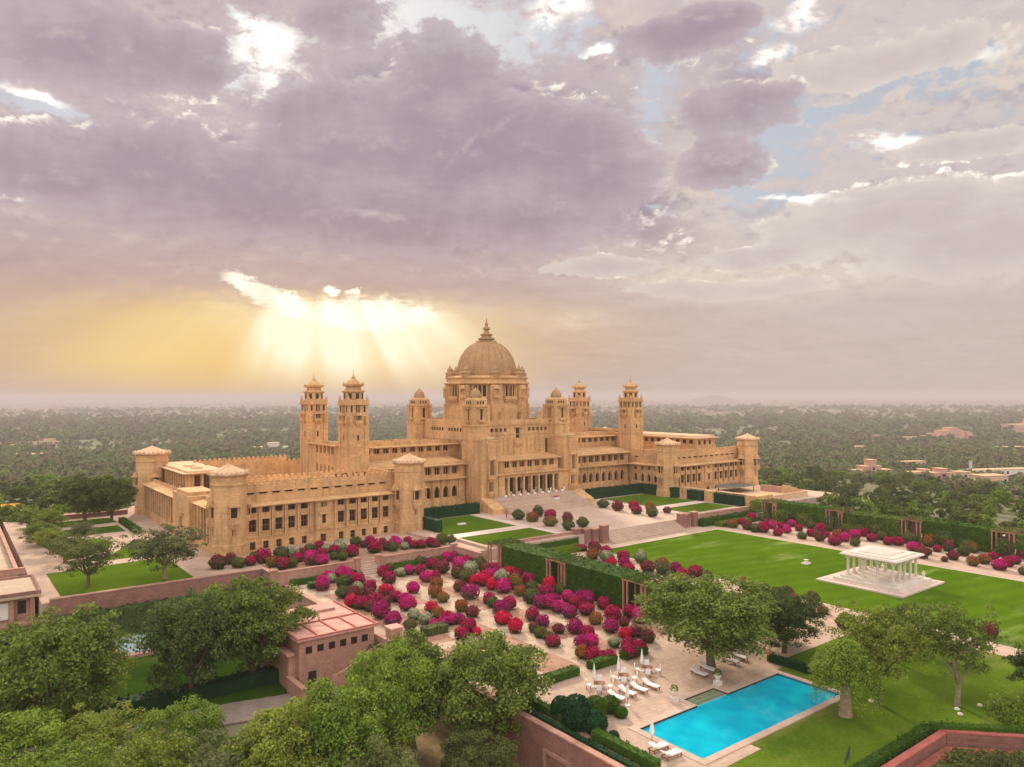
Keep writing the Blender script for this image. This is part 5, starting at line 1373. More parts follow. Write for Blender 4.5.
BUSH['R']='''29 -85.4 1.36 M;35.2 -83.9 0.93 M;27.5 -90.6 1.15 C;32.7 -89.8 1.17 M;37.9 -84.7 0.93 C;42.3 -85.3 1.13 M;37.7 -90.3 1 C;28.5 -96.7 1.04 G;43.5 -90.3 1.11 G;33.6 -96.2 1.06 C;40.1 -95 1.26 C;29.4 -101 1.27 D;43.4 -95.4 1.09 G;35.7 -99.2 0.87 C;27.7 -105.9 1.41 C;37.6 -100.9 1.13 O;33.8 -105.1 1.19 M;43.4 -100.3 1.07 D;38.8 -105.1 1.29 M;43.9 -104.8 1.14 C;39 -109.3 1.18 C;42.6 -109.9 1.2 G;30.4 -109.5 1.07 G;37.7 -113.8 0.99 C;40.2 -114.7 1 D;44.7 -74.6 0.99 D;39 -80.2 0.95 C;39 -115.5 1.19 C;42.9 -116.2 1.37 G;35.6 -120.5 1.23 M;39.5 -120.5 0.83 D;43.3 -120.9 1.34 O;29.1 -125.5 1.33 D;34.1 -124.7 0.7 D;38.9 -124.5 0.89 C;41.4 -126 1.22 D;32.7 -130.4 1.16 D;29.4 -130 0.69 D;38.9 -130.2 1.27 G;44.4 -129.9 1.13 O;29.8 -135.4 1.04 O;34 -136.1 1.21 O;39.7 -135.8 0.93 C;44.7 -135 1.11 G;30.2 -140.3 1.31 M;35 -140.2 1.19 C;39 -140.2 1.06 P;46 -139.1 0.78 C;29 -144.9 0.78 G;28.2 -76.2 1.34 O;29 -80.6 1.32 D;27.3 -83.9 1.14 G;28.6 -85.6 1.39 C;34.7 -74.7 1.1 C;41 -73.5 1.26 C;44.6 -74.3 1.27 W;37.8 -80.7 1.14 D;35.1 -84 1.06 M'''

CN = {'M': 'bright magenta', 'P': 'purple-magenta', 'C': 'crimson', 'R': 'vivid red', 'O': 'orange-tinged green', 'W': 'pale whitish', 'D': 'dull maroon', 'G': 'plain green'}
ZN = {'T': 'terrace bed', 'N': 'sunken garden', 'L': 'near lawn strip', 'F': 'left forecourt', 'E': 'right forecourt', 'R': 'far lawn strip'}
NUM = 'zero one two three four five six seven eight nine ten eleven twelve thirteen fourteen fifteen sixteen seventeen eighteen'.split()
for zone, txt in BUSH.items():
    L_ = [(float(a), float(b), float(c), d) for a, b, c, d in (q.split() for q in txt.split(';'))]
    step = {'N': 4.6, 'T': 4.0}.get(zone, 7.0)
    ymax = max(q[1] for q in L_)+0.1
    rows = {}
    for q in L_: rows.setdefault(int((ymax-q[1])/step), []).append(q)
    for ri, rk in enumerate(sorted(rows)):
        rw = sorted(rows[rk], key=lambda q: -q[0])
        for k, (x, y, r, c) in enumerate(rw):
            nm = 'round_shrub' if c == 'G' else 'bougainvillea_bush'
            o = bpy.data.objects.new(nm, BP[c, k % 3]); col.objects.link(o)
            z = {'T': TZ, 'N': GZ, 'L': GZ, 'R': GZ, 'F': 0.0, 'E': 0.0}[zone]
            r = r*1.08
            o.location = (x, y, z-0.03); o.rotation_euler = (0, 0, rnd.random()*6.28); f = rnd.uniform(0.9, 1.1)
            o.scale = (r*f, r*rnd.uniform(0.9, 1.1), r*rnd.uniform(0.85, 1.12))
            side = {'N': 'tall hedge', 'T': 'inner corner tower', 'L': 'lawn', 'R': 'far hedge', 'F': 'stairs', 'E': 'wing'}[zone]
            tag(o, '%s ball bush, %s row %s from palace, %s from the %s' % (CN[c], ZN[zone], NUM[ri+1], ORD[k+1], side), 'bush' if c != 'G' else 'shrub', 'ball bushes clipped round in the palace gardens')
# darker clipped shrubs by the pool
for x, y, r, h, mt, lb in ((-88.3, -140.6, 1.7, 1.15, 'hedge_dark', 'large dark rounded shrub on the hedge strip, left of the pool deck'), (-87.4, -142.6, 1.3, 1.0, 'hedge_dark', 'second dark rounded shrub on the hedge strip, nearer the pool'),
                           (-84.6, -139.7, 1.35, 0.9, 'hedge_leaf', 'left of the green clipped balls on the pool deck'), (-82.4, -139.9, 1.1, 0.9, 'hedge_leaf', 'middle green clipped ball on the pool deck'),
                           (-82.5, -141.7, 0.75, 0.9, 'hedge_leaf', 'smallest green clipped ball on the pool deck'), (-87.3, -145.3, 0.6, 1.0, 'hedge_dark', 'tiny round shrub near the corner of the pool'),
                           (-88.0, -137.6, 1.1, 1.2, 'hedge_dark', 'dark shrub where the hedge strip ends by the pool deck')):
    g = np.random.default_rng(int(r*100)); k = 1500
    d = g.normal(0, 1, (k, 3)); d /= np.linalg.norm(d, axis=1)[:, None]; P_ = d*(0.9+0.14*g.random(k))[:, None] + np.array((0, 0, 0.85)); P_ = P_[P_[:, 2] > 0]
    me = quads_mesh('clipped_shrub', P_, P_-np.array((0, 0, .85)), 0.1, M[mt], 2, 0.75, (iv, if_))
    o = bpy.data.objects.new('clipped_shrub', me); col.objects.link(o); o.location = (x, y, GZ); o.scale = (r, r, r*h); tag(o, lb, 'shrub')

# petals and clippings lying under the flower bushes
g = np.random.default_rng(12); PP, NN_ = [], []
for zone, z in (('N', GZ+0.05), ('T', TZ+0.05), ('L', GZ+0.05), ('R', GZ+0.05)):
    for q in BUSH[zone].split(';'):
        a, b, c, d = q.split()
        if d == 'G': continue
        k = 46; t = g.random(k)*6.28; rr = float(c)*(0.8+0.9*g.random(k)**1.5)
        PP.append(np.stack([float(a)+rr*np.cos(t), float(b)+rr*np.sin(t), np.full(k, z)], 1))
PP = np.vstack(PP); PP = PP[~((PP[:, 1] > -60.4) & (PP[:, 1] < -59.9) & (PP[:, 0] < -52))]
o = bpy.data.objects.new('fallen_petals', quads_mesh('fallen_petals', PP, np.tile((0, 0, 9.), (len(PP), 1)), 0.10, BM['P'], 6)); col.objects.link(o)
tag(o, 'fallen petals and leaves scattered on the ground under the flower bushes', None, None, 'stuff')
# ---------------------------------------------------------------- smaller buildings
def win_on(parent, o, n, x, z, w, h, kind='plain'):
    u = (-n[1], n[0]); return add_window('window', parent, o, u, n, x, 0.04, z, w, h, kind)


b1 = thing('pink_building', 'flat roofed pink stone building with a row of small square windows', 'building', (-97.2, -91.5, LZ))
m = MB(); m.box(-103.4, -91.7, -99.0, -84.0, LZ, -0.9); m.box(-104.6, -103.4, -98.0, -86.0, LZ, -3.0); m.build('wall', 'pink_stone', b1)
m = MB(); m.box(-103.9, -91.2, -99.5, -83.6, -0.9, -0.62)
m.box(-105.0, -103.9, -98.4, -85.6, -3.0, -2.7); rf = m.build('roof', 'pink_roof', b1)
m = MB()
for x0, x1, y0, y1 in ((-103.9, -91.2, -99.5, -99.2), (-103.9, -91.2, -92.6, -92.3), (-91.5, -91.2, -99.19, -83.6), (-103.9, -103.6, -99.19, -83.6)): m.box(x0, x1, y0, y1, -0.62, -0.42)
for x in (-100.6, -97.6, -94.6): m.box(x-0.12, x+0.12, -99.2, -92.6, -0.62, -0.45)
m.build('roof_trim', 'red_trim', rf)
m = MB(); m.box(-98.4, -93.2, -88.3, -88.0, -0.62, -0.25); m.build('roof_kerb', 'pink_stone', rf)
for i in range(6): win_on(b1, (-102.0+i*1.75, -99.0), (0, -1), 0, -2.9, 0.95, 1.0)
win_on(b1, (-101.5, -99.0), (0, -1), 0, LZ+0.2, 1.2, 2.3)
r = thing('stair_wall', 'pink stone outdoor stair with a curving stepped parapet against the building', 'stairs', (-96, -101, LZ))
m = MB(); pts = [(-99.5, LZ)] + [(-99.5+8.2*t/8, LZ+2.1+3.0*(t/8)**2*(3-2*t/8)) for t in range(9)] + [(-91.3, LZ)]
m.o, m.u, m.n = (0, -101.6), (1, 0), (0, -1); m.vprism(pts, -0.35, 0.0); m.o, m.u, m.n = (0, 0), (1, 0), (0, 1)
m.build('parapet', 'pink_stone', r)
m = MB()
for i in range(9): m.box(-99.0+i*0.85, -98.15+i*0.85, -101.2, -99.05, LZ, LZ+0.4*(i+1))
m.build('steps', 'pink_roof', r)
wall('low pink stone wall reaching out from the flat roofed building', -104.9, -104.3, -104.0, -98.0, LZ, LZ+2.2, 'pink_stone')
r = thing('gate_pillar', 'small pink stone pier with cap right of the flat roofed building', 'pillar', (-89.9, -101.6, LZ))
m = MB(); m.box(-90.7, -88.9, -102.6, -100.8, GZ-0.3, GZ+1.7); m.build('shaft', 'pink_stone', r); m = MB(); m.box(-90.9, -88.7, -102.8, -100.6, GZ+1.7, GZ+1.95); m.build('cap', 'pink_roof', r)

b2 = thing('kiosk', 'small pink pavilion with flat parapet roof at the far left edge', 'kiosk', (-136, -44, LZ))
m = MB(); m.box(-142.0, -131.0, -49.6, -37.6, LZ, -0.1)
for x in (-141.6, -138.0, -134.4, -131.4): m.box(x-0.35, x+0.35, -50.3, -49.6, LZ, -0.1)
m.build('wall', 'pink_stone', b2)
m = MB(); m.box(-142.8, -130.2, -51.2, -37.0, -0.1, 0.35); m.box(-142.4, -130.6, -50.8, -37.4, 0.35, 0.6); rf = m.build('roof', 'garden_paving', b2)
m = MB()
for x0, x1, y0, y1 in ((-142.8, -130.2, -51.2, -50.8), (-142.8, -130.2, -37.4, -37.0), (-130.6, -130.2, -50.8, -37.4), (-142.8, -142.4, -50.8, -37.4)): m.box(x0, x1, y0, y1, 0.35, 0.95)
m.build('parapet', 'red_stone', rf)
for x, w in ((-139.8, 1.6), (-136.2, 1.4), (-132.9, 1.2)): win_on(b2, (x, -49.6), (0, -1), 0, -3.0, w, 2.2)
m = MB(); m.box(-137.6, -134.8, -49.9, -49.61, -3.6, -0.8); m.build('awning', 'white_cloth', b2)
m = MB(); m.box(-143.0, -129.9, -53.0, -51.21, -4.2, -3.8); m.build('ledge', 'pink_stone', b2)
wall('low pink parapet at the end of the far left walk', -145.0, -131.0, -30.4, -29.8, TZ+0.5, TZ+1.7, 'pink_stone')
wall('long low parapet beside the far left walk', -132.5, -132.0, -28.0, 58.0, TZ+0.4, TZ+1.15, 'pink_stone')
r = thing('red_tiled_shed', 'shed with an orange-red sloping roof against the brick wall', 'shed', (-94, -152, LZ))
m = MB(); m.box(-97.5, -91.8, -158.0, -147.5, LZ, LZ+2.6); m.build('wall', 'red_stone', r)
m = MB(); m.hexa([(-98.4, -158.6, LZ+2.6), (-91.7, -158.6, LZ+4.0), (-91.7, -146.9, LZ+4.0), (-98.4, -146.9, LZ+2.6), (-98.4, -158.6, LZ+2.8), (-91.7, -158.6, LZ+4.2), (-91.7, -146.9, LZ+4.2), (-98.4, -146.9, LZ+2.8)]); m.build('roof', 'roof_tile', r)
win_on(r, (-97.5, -153), (-1, 0), 0, LZ+0.1, 1.4, 2.1)
r = thing('wall_niche', 'blind framed panel on the face of the brick wall', 'wall panel', (-92, -141, LZ))
m = MB(); m.box(-91.8, -91.61, -143.4, -143.0, LZ, LZ+3.6); m.box(-91.8, -91.61, -139.4, -139.0, LZ, LZ+3.6); m.box(-91.8, -91.61, -143.0, -139.4, LZ+3.2, LZ+3.6); m.build('frame', 'pink_stone', r)

# white marble garden pavilion
b3 = thing('marble_pavilion', 'white marble open pavilion on a stepped plinth in the middle of the lawn', 'pavilion', (1.2, -130, GZ))
m = MB(); m.box(-7.6, 9.6, -138.2, -121.6, GZ, GZ+0.35); m.box(-6.2, 8.6, -137.4, -122.6, GZ+0.35, GZ+0.5); m.build('lower_plinth', 'marble_step', b3)
m = MB(); m.box(-5.6, 7.6, -136.6, -124.0, GZ+0.5, GZ+1.0); m.box(-4.8, 6.2, -135.8, -125.0, GZ+1.0, GZ+1.45)
for i in range(3): m.box(6.25, 6.8+i*0.7, -133.0, -127.4, GZ+1.0-0.0, GZ+1.3-0.14*i)
m.build('upper_plinth', 'marble', b3)
for i in range(5):
    for j in range(4):
        if 0 < i < 4 and 0 < j < 3: continue
        x, y = -3.9+i*2.25, -134.8+j*2.87
        c = MB(); c.box(x-0.36, x+0.36, y-0.36, y+0.36, GZ+1.45, GZ+1.8); c.ring([(0.29, GZ+1.8), (0.26, GZ+2.1), (0.25, GZ+4.4), (0.36, GZ+4.8)], x, y, 10)
        c.box(x-0.5, x+0.5, y-0.22, y+0.22, GZ+4.8, GZ+5.1); c.box(x-0.22, x+0.22, y-0.5, y-0.221, GZ+4.8, GZ+5.1); c.box(x-0.22, x+0.22, y+0.221, y+0.5, GZ+4.8, GZ+5.1)
        c.build('column', 'marble', b3)
m = MB(); m.box(-4.3, 5.5, -135.2, -125.8, GZ+5.1, GZ+5.5)
m.hexa([(-5.2, -136.0, GZ+5.5), (6.4, -136.0, GZ+5.5), (6.4, -125.0, GZ+5.5), (-5.2, -125.0, GZ+5.5), (-5.0, -135.8, GZ+5.8), (6.2, -135.8, GZ+5.8), (6.2, -125.2, GZ+5.8), (-5.0, -125.2, GZ+5.8)])
m.box(-4.1, 5.3, -134.9, -126.1, GZ+5.8, GZ+6.0); rf = m.build('roof', 'marble', b3)
m = MB(); m.box(-2.6, 3.8, -133.4, -127.6, GZ+6.0, GZ+6.12); m.build('roof_panel', 'marble_step', rf)
for sx, y, lb in ((8.9, -134.6, 'small white stone statue on the right front corner of the pavilion plinth'), (8.9, -126.6, 'small white stone statue at the far right corner of the pavilion plinth')):
    o = MB(); o.ring([(0.4, GZ+0.35), (0.4, GZ+0.7), (0.22, GZ+0.8), (0.3, GZ+1.2), (0.26, GZ+1.5), (0.12, GZ+1.6), (0.17, GZ+1.78), (0.05, GZ+1.95)], sx, y, 10); tag(o.build('statue', 'marble'), lb, 'statue')
o = MB(); o.box(2.9, 4.7, -113.4, -112.0, GZ+0.06, GZ+0.35, 0.1); o.ring([(0.5, GZ+0.35), (0.3, GZ+0.7), (0.55, GZ+0.95), (0.1, GZ+1.0)], 3.8, -112.7, 8); tag(o.build('stone_birdbath', 'marble'), 'small pale stone birdbath alone on the lawn left of the marble pavilion', 'birdbath')

# ---------------------------------------------------------------- pool furniture
def lounger_proto():
    r = thing('sun_lounger', 'x', 'sun lounger')
    m = MB(); m.box(-0.36, -0.3, -1.0, 1.0, 0.26, 0.34); m.box(0.3, 0.36, -1.0, 1.0, 0.26, 0.34); m.box(-0.3, 0.3, -1.0, -0.93, 0.26, 0.33); m.box(-0.3, 0.3, 0.93, 1.0, 0.26, 0.33); m.build('frame', 'wood', r)
    for x in (-0.33, 0.33):
        for y in (-0.9, 0.8): m = MB(); m.box(x-0.04, x+0.04, y-0.04, y+0.04, 0, 0.26); m.build('leg', 'wood', r)
    m = MB(); m.box(-0.36, 0.36, -1.0, 0.3, 0.345, 0.47); m.hexa([(-0.36, 0.3, 0.345), (0.36, 0.3, 0.345), (0.36, 1.05, 0.7), (-0.36, 1.05, 0.7), (-0.36, 0.3, 0.47), (0.36, 0.3, 0.47), (0.36, 1.0, 0.83), (-0.36, 1.0, 0.83)]); m.build('cushion', 'white_cloth', r)
    return r
lp = lounger_proto(); DZ = GZ+0.02
for i, (x, y, rz, lb) in enumerate(((-79.5, -138.0, 0.12, 'leftmost of the four white loungers in a row beside the dining tables'), (-77.4, -137.8, 0.1, 'second from left of the four white loungers beside the dining tables'),
        (-75.5, -137.9, 0.08, 'third from left of the four white loungers beside the dining tables'), (-73.5, -138.1, 0.1, 'rightmost of the four white loungers beside the dining tables'),
        (-65.5, -139.2, 0.05, 'white lounger left of the shady tree trunk, outer one'), (-63.3, -138.9, 0.05, 'white lounger left of the shady tree trunk, inner one'),
        (-58.4, -138.9, 0.0, 'white lounger right of the shady tree trunk, inner one'), (-56.2, -138.7, 0.0, 'white lounger right of the shady tree trunk, outer one'),
        (-85.2, -149.6, 1.5, 'white lounger at the near end of the pool, beside the folded parasol'), (-85.3, -151.4, 1.5, 'white lounger at the near end of the pool, closest to the viewer'))):
    place(lp, i > 0, (x, y, DZ), rz, 1.12, lb, 'white cushioned loungers round the pool')


def parasol(loc, lb, h=2.6):
    r = thing('folded_parasol', lb, 'parasol', loc, group='folded white parasols')
    x, y, z = loc
    m = MB(); m.tube((x, y, z), (x, y, z+h), 0.035, 0.03); m.build('pole', 'wood', r)
    m = MB(); m.ring([(0.20, z+1.0), (0.26, z+1.3), (0.2, z+1.8), (0.13, z+2.3), (0.05, z+h-0.05)], x, y, 9); m.build('canopy', 'white_cloth', r)
    m = MB(); m.ring([(0.35, z), (0.33, z+0.1)], x, y, 12); m.build('base', 'white_paint', r)


def chair_proto():
    r = thing('garden_chair', 'x', 'chair')
    m = MB(); m.box(-0.27, 0.27, -0.27, 0.27, 0.42, 0.5); m.build('seat', 'white_cloth', r)
    m = MB(); m.box(-0.27, 0.27, 0.24, 0.31, 0.5, 1.05); m.build('backrest', 'white_cloth', r)
    for x in (-0.23, 0.23):
        for y in (-0.22, 0.22): m = MB(); m.box(x-0.025, x+0.025, y-0.025, y+0.025, 0, 0.42); m.build('leg', 'wood', r)
    return r


def table_proto():
    r = thing('round_table', 'x', 'table')
    m = MB(); m.ring([(0.62, 0.70), (0.62, 0.75)], 0, 0, 18); m.build('tabletop', 'wood', r)
    m = MB(); m.ring([(0.3, 0), (0.08, 0.08), (0.06, 0.7)], 0, 0, 10); m.build('pedestal', 'wood', r)
    return r
cp, tp = chair_proto(), table_proto(); nch = 0
for i, (x, y, w) in enumerate(((-78.9, -134.5, 'left'), (-74.6, -134.5, 'middle'), (-70.2, -134.5, 'right'))):
    place(tp, i > 0, (x, y, DZ), 0, 1.15, 'round dark table with folded parasol, %s of the three by the pool' % w, 'round tables by the pool')
    parasol((x+0.0, y+0.95, DZ), 'folded white parasol at the %s pool table' % w, 3.0)
    for k in range(4):
        a = math.pi/4+k*math.pi/2; cx, cy = x+1.35*math.cos(a), y+1.35*math.sin(a)
        place(cp, nch > 0, (cx, cy, DZ), a-math.pi/2, 1.15, 'white covered chair on the %s side of the %s pool table' % (('far right', 'far left', 'near left', 'near right')[k], w), 'white chairs round the pool tables'); nch += 1
parasol((-79.6, -139.9, DZ), 'folded white parasol between the loungers, left end', 2.4)
parasol((-84.6, -148.2, DZ), 'folded white parasol at the near corner of the pool', 2.6)
for x, y, lb in ((-74.5, -142.6, 'white stone urn with a plant, left of the pool steps'), (-66.2, -142.6, 'white stone urn with a plant, right of the pool steps')):
    r = thing('stone_urn', lb, 'urn', (x, y, DZ))
    m = MB(); m.box(x-0.4, x+0.4, y-0.4, y+0.4, DZ, DZ+0.55); m.ring([(0.28, DZ+0.55), (0.2, DZ+0.7), (0.42, DZ+1.0), (0.5, DZ+1.25), (0.45, DZ+1.3)], x, y, 14); m.build('urn', 'marble', r)
    g = np.random.default_rng(4); k = 120; d = g.normal(0, 1, (k, 3)); d /= np.linalg.norm(d, axis=1)[:, None]
    me = quads_mesh('plant', d*0.45+np.array((0, 0, 1.55)), d, 0.12, M['leaf_mid']); o = bpy.data.objects.new('plant', me); col.objects.link(o); o.parent = r
r = thing('life_ring', 'red and white life ring on a post under the dark trees', 'life ring', (-54.4, -142.0, DZ))
m = MB(); m.tube((-54.4, -142.0, DZ), (-54.4, -142.0, DZ+1.5), 0.05, 0.05); m.build('post', 'wood', r)
m = MB()
for i in range(16):
    a, b_ = 2*math.pi*i/16, 2*math.pi*(i+1)/16; R_ = 0.36
    m.tube((-54.5+R_*math.cos(a)*0.6, -142.1-R_*math.cos(a)*0.4+0.0, DZ+1.5+R_*math.sin(a)), (-54.5+R_*math.cos(b_)*0.6, -142.1-R_*math.cos(b_)*0.4, DZ+1.5+R_*math.sin(b_)), 0.09, 0.09)
m.build('ring', 'red_trim', r)
r = thing('peacock', 'dark bird standing on the lower edge of the pool lawn', 'bird', (-72.0, -162.6, GZ+0.07))
m = MB(); z = GZ+0.07; m.tube((-72.0, -162.6, z+0.45), (-71.7, -162.5, z+0.62), 0.1, 0.15); m.tube((-71.7, -162.5, z+0.62), (-71.35, -162.4, z+0.6), 0.15, 0.1); m.tube((-71.4, -162.42, z+0.64), (-71.25, -162.4, z+0.98), 0.07, 0.045); m.tube((-71.25, -162.4, z+0.96), (-71.08, -162.37, z+0.98), 0.06, 0.02)
m.tube((-72.0, -162.6, z+0.45), (-73.1, -162.9, z+0.12), 0.12, 0.05)
for q in (-0.06, 0.06): m.tube((-71.65+q, -162.5-q, z), (-71.65+q, -162.5-q, z+0.5), 0.02, 0.025)
m.build('body', material('dark_feather', (0.01, 0.03, 0.05), rough=0.4), r)
for i, (x, y) in enumerate(((-50.6, -164.2), (-47.4, -165.4), (-45.2, -166.2), (-51.8, -165.0), (-56.2, -157.0))):
    m = MB(); m.ring([(0.28, GZ), (0.34, GZ+0.16), (0.24, GZ+0.3), (0.08, GZ+0.36)], x, y, 6, i*.3); tag(m.build('boulder', 'marble'), 'small pale boulder on the pool lawn, %s from the twisted tree' % ORD[i+1], 'boulder', 'pale stones on the grass')

# ---------------------------------------------------------------- people and tables on the portico
def person_mesh(name, pose):
    V = {'pel': (0, 0, .95), 'waist': (0, 0, 1.12), 'chest': (0, 0, 1.38), 'neck': (0, 0, 1.52), 'head': (0, -.02, 1.66), 'top': (0, 0, 1.75),
         'shl': (-.19, 0, 1.43), 'ell': (-.26, .02, 1.15), 'hal': (-.24, -.08, .92), 'shr': (.19, 0, 1.43), 'elr': (.26, .02, 1.15), 'har': (.24, -.08, .92),
         'hil': (-.1, 0, .9), 'knl': (-.11, -.03, .5), 'anl': (-.11, .02, .08), 'tol': (-.11, -.14, .03), 'hir': (.1, 0, .9), 'knr': (.11, -.02, .5), 'anr': (.11, .03, .08), 'tor': (.11, -.13, .03)}
    if pose == 'sit':
        V = {k: (x, y+0.0, z-.45) for k, (x, y, z) in V.items()}
        V.update(knl=(-.13, -.42, .47), knr=(.13, -.42, .47), anl=(-.13, -.42, .08), anr=(.13, -.42, .08), tol=(-.13, -.56, .03), tor=(.13, -.56, .03), hal=(-.18, -.3, .55), har=(.18, -.3, .55))
    R_ = dict(pel=.15, waist=.13, chest=.16, neck=.06, head=.105, top=.07, shl=.075, ell=.05, hal=.04, shr=.075, elr=.05, har=.04, hil=.1, knl=.065, anl=.045, tol=.04, hir=.1, knr=.065, anr=.045, tor=.04)
    ks = list(V); E_ = [('pel', 'waist'), ('waist', 'chest'), ('chest', 'neck'), ('neck', 'head'), ('head', 'top'), ('chest', 'shl'), ('shl', 'ell'), ('ell', 'hal'), ('chest', 'shr'), ('shr', 'elr'), ('elr', 'har'),
                        ('pel', 'hil'), ('hil', 'knl'), ('knl', 'anl'), ('anl', 'tol'), ('pel', 'hir'), ('hir', 'knr'), ('knr', 'anr'), ('anr', 'tor')]
    me = bpy.data.meshes.new(name); me.from_pydata([V[k] for k in ks], [(ks.index(a), ks.index(b)) for a, b in E_], [])
    o = bpy.data.objects.new(name, me); col.objects.link(o)
    md = o.modifiers.new('skin', 'SKIN')
    for i, k in enumerate(ks):
        sv = me.skin_vertices[0].data[i] if me.skin_vertices else None
        if sv: sv.radius = (R_[k], R_[k])
    o.modifiers.new('sub', 'SUBSURF').levels = 1
    return o


def bake(o, mat):
    dg = bpy.context.evaluated_depsgraph_get(); me = bpy.data.meshes.new_from_object(o.evaluated_get(dg)); me.materials.clear(); me.materials.append(M[mat]); bpy.data.objects.remove(o); return me


import bmesh


def skin_person(pose):
    o = person_mesh('person', pose); me = o.data
    if not me.skin_vertices:
        bm = bmesh.new(); bm.from_mesh(me); bm.verts.layers.skin.verify(); bm.to_mesh(me); bm.free()
    R_ = [.15, .13, .16, .06, .105, .07, .075, .05, .04, .075, .05, .04, .1, .065, .045, .04, .1, .065, .045, .04]
    for i, rr in enumerate(R_): me.skin_vertices[0].data[i].radius = (rr, rr)
    me.skin_vertices[0].data[0].use_root = True
    return bake(o, 'skin')


PM = {p_: skin_person(p_) for p_ in ('stand', 'sit')}
CL = {}
for p_ in ('stand', 'sit'):
    m = MB(); dz = 0 if p_ == 'stand' else -.45
    m.ring([(0.21, .55), (0.19, .95), (0.17, 1.12), (0.2, 1.4), (0.1, 1.5)] if p_ == 'stand' else [(0.24, .42), (0.2, .6), (0.18, .7), (0.21, .95), (0.1, 1.06)], 0, 0, 12)
    for sx in (-1, 1):
        m.tube((sx*.19, 0, 1.44+dz), (sx*.265, .02, 1.13+dz), .1, .075)
        if p_ == 'stand': m.tube((sx*.11, -.01, .8), (sx*.11, .0, .1), .12, .085)
        else: m.tube((sx*.12, 0, .47), (sx*.13, -.44, .47), .13, .1); m.tube((sx*.13, -.42, .47), (sx*.13, -.42, .1), .1, .08)
    CL[p_] = m.build('clothes_source', 'cloth_white').data
    m = MB(); m.ring([(0.115, 1.68+dz), (0.12, 1.75+dz), (0.08, 1.82+dz), (0.02, 1.84+dz)], 0, 0.01, 10); CL[p_+'h'] = m.build('hair_source', 'hair').data
for o in [o for o in col.objects if o.name.startswith(('clothes_source', 'hair_source'))]: bpy.data.objects.remove(o)


def person(x, y, z, rz, pose, cloth, lb):
    r = thing('person', lb, 'person', (x, y, z), rz)
    o = bpy.data.objects.new('body', PM[pose]); col.objects.link(o); o.parent = r
    o = bpy.data.objects.new('clothes', CL[pose]); col.objects.link(o); o.parent = r
    o.material_slots[0].link = 'OBJECT'; o.material_slots[0].material = M[cloth]
    o = bpy.data.objects.new('hair', CL[pose+'h']); col.objects.link(o); o.parent = r


tp2 = thing('terrace_table', 'x', 'table')
m = MB(); m.ring([(0.62, 0.05), (0.56, 0.7), (0.58, 0.75)], 0, 0, 14); m.build('tablecloth', 'white_cloth', tp2)
n2 = 0
for i in range(8):
    x = -9.5+i*2.9; y = -25.1 if i % 2 else -25.9; z = 3.8*(1-((-24.0-y)/0.5)//1/22)-0.0
    y = -24.6-0.0; 
    k = int((-24.0-(y-0.4))/0.5)
    x += 0.2*(i % 3)
    place(tp2, n2 > 0, (x, -21.5+0.3*(i % 2), 3.8), 0, 0.95, 'small white clothed table among the portico columns, %s from the left' % ORD[i+1], 'tables set out on the portico'); n2 += 1
    if i % 2 == 0: person(x+0.85, -21.7, 3.8, -1.4, 'stand', 'cloth_dark' if i % 4 else 'cloth_white', 'person in %s clothes standing beside the %s portico table' % ('dark' if i % 4 else 'white', ORD[i+1]))
    else: place(cp, True, (x-0.9, -21.6, 3.8), 1.5, 1.0, 'white chair beside the %s portico table' % ORD[i+1], 'white chairs on the portico')
for i in range(9):
    x = -11+i*2.8; place(tp2, True, (x+0.3*(i % 2), -24.75, 3.8*(1-1/22)), 0, 0.8, 'small white table on the top stair before the columns, %s from the left' % ORD[i+1], 'tables set out along the top of the stairs')
    if i in (1, 3, 6, 8): person(x+0.9, -24.7, 3.8*(1-1/22), 3.0, 'stand', ('cloth_white', 'cloth_dark')[i % 2], 'person in %s clothes standing on the top stair by table %s from the left' % (('white', 'dark')[i % 2], ORD[i+1]))
person(-17.6, -26.0, 0, 0.4, 'stand', 'cloth_dark', 'person in dark clothes standing at the foot of the left pylon')
person(-19.8, -37.0, 0, 0.4, 'stand', 'cloth_red', 'person in red standing at the left edge of the forecourt')
r = thing('flower_display', 'red and white potted flower display on the forecourt stairs', 'flower display', (5.2, -29.0, 1.9))
m = MB(); m.box(4.4, 6.4, -29.3, -28.4, 2.05, 2.6); m.build('stand', 'white_cloth', r)
g = np.random.default_rng(8); P_ = g.normal(0, 0.3, (160, 3))*np.array((2, .8, .6)) + np.array((0.1, 0.1, 0.9)); me = quads_mesh('flowers', P_, g.normal(0, 1, (160, 3)), 0.12, BM['R']); o = bpy.data.objects.new('flowers', me); col.objects.link(o); o.parent = r
# furniture on the roof terrace of the left wing
for i in range(9):
    y = -2.0+i*3.4; place(tp2, True, (-93.6+0.4*(i % 2), y, 8.2), 0, 1.1, 'white clothed table on the left wing roof terrace, %s from the near end' % ORD[i+1], 'tables on the roof terrace')
    for q in (-1, 1): place(cp, True, (-93.6+0.4*(i % 2)+q*1.2, y+0.2*q, 8.2), q*1.57, 1.15, 'chair on the %s side of roof terrace table, %s from the near end' % (('outer', 'inner')[q > 0], ORD[i+1]), 'chairs on the roof terrace')
dk = thing('deck_chair', 'x', 'chair')
m = MB(); m.box(-0.3, 0.3, -0.3, 0.3, 0.4, 0.48); m.build('seat', 'wood', dk); m = MB(); m.box(-0.3, 0.3, 0.26, 0.33, 0.48, 1.0); m.build('backrest', 'wood', dk)
m = MB(); m.box(-0.28, 0.28, -0.28, -0.22, 0, 0.4); m.box(-0.28, 0.28, 0.22, 0.28, 0, 0.4); m.build('frame', 'wood', dk)
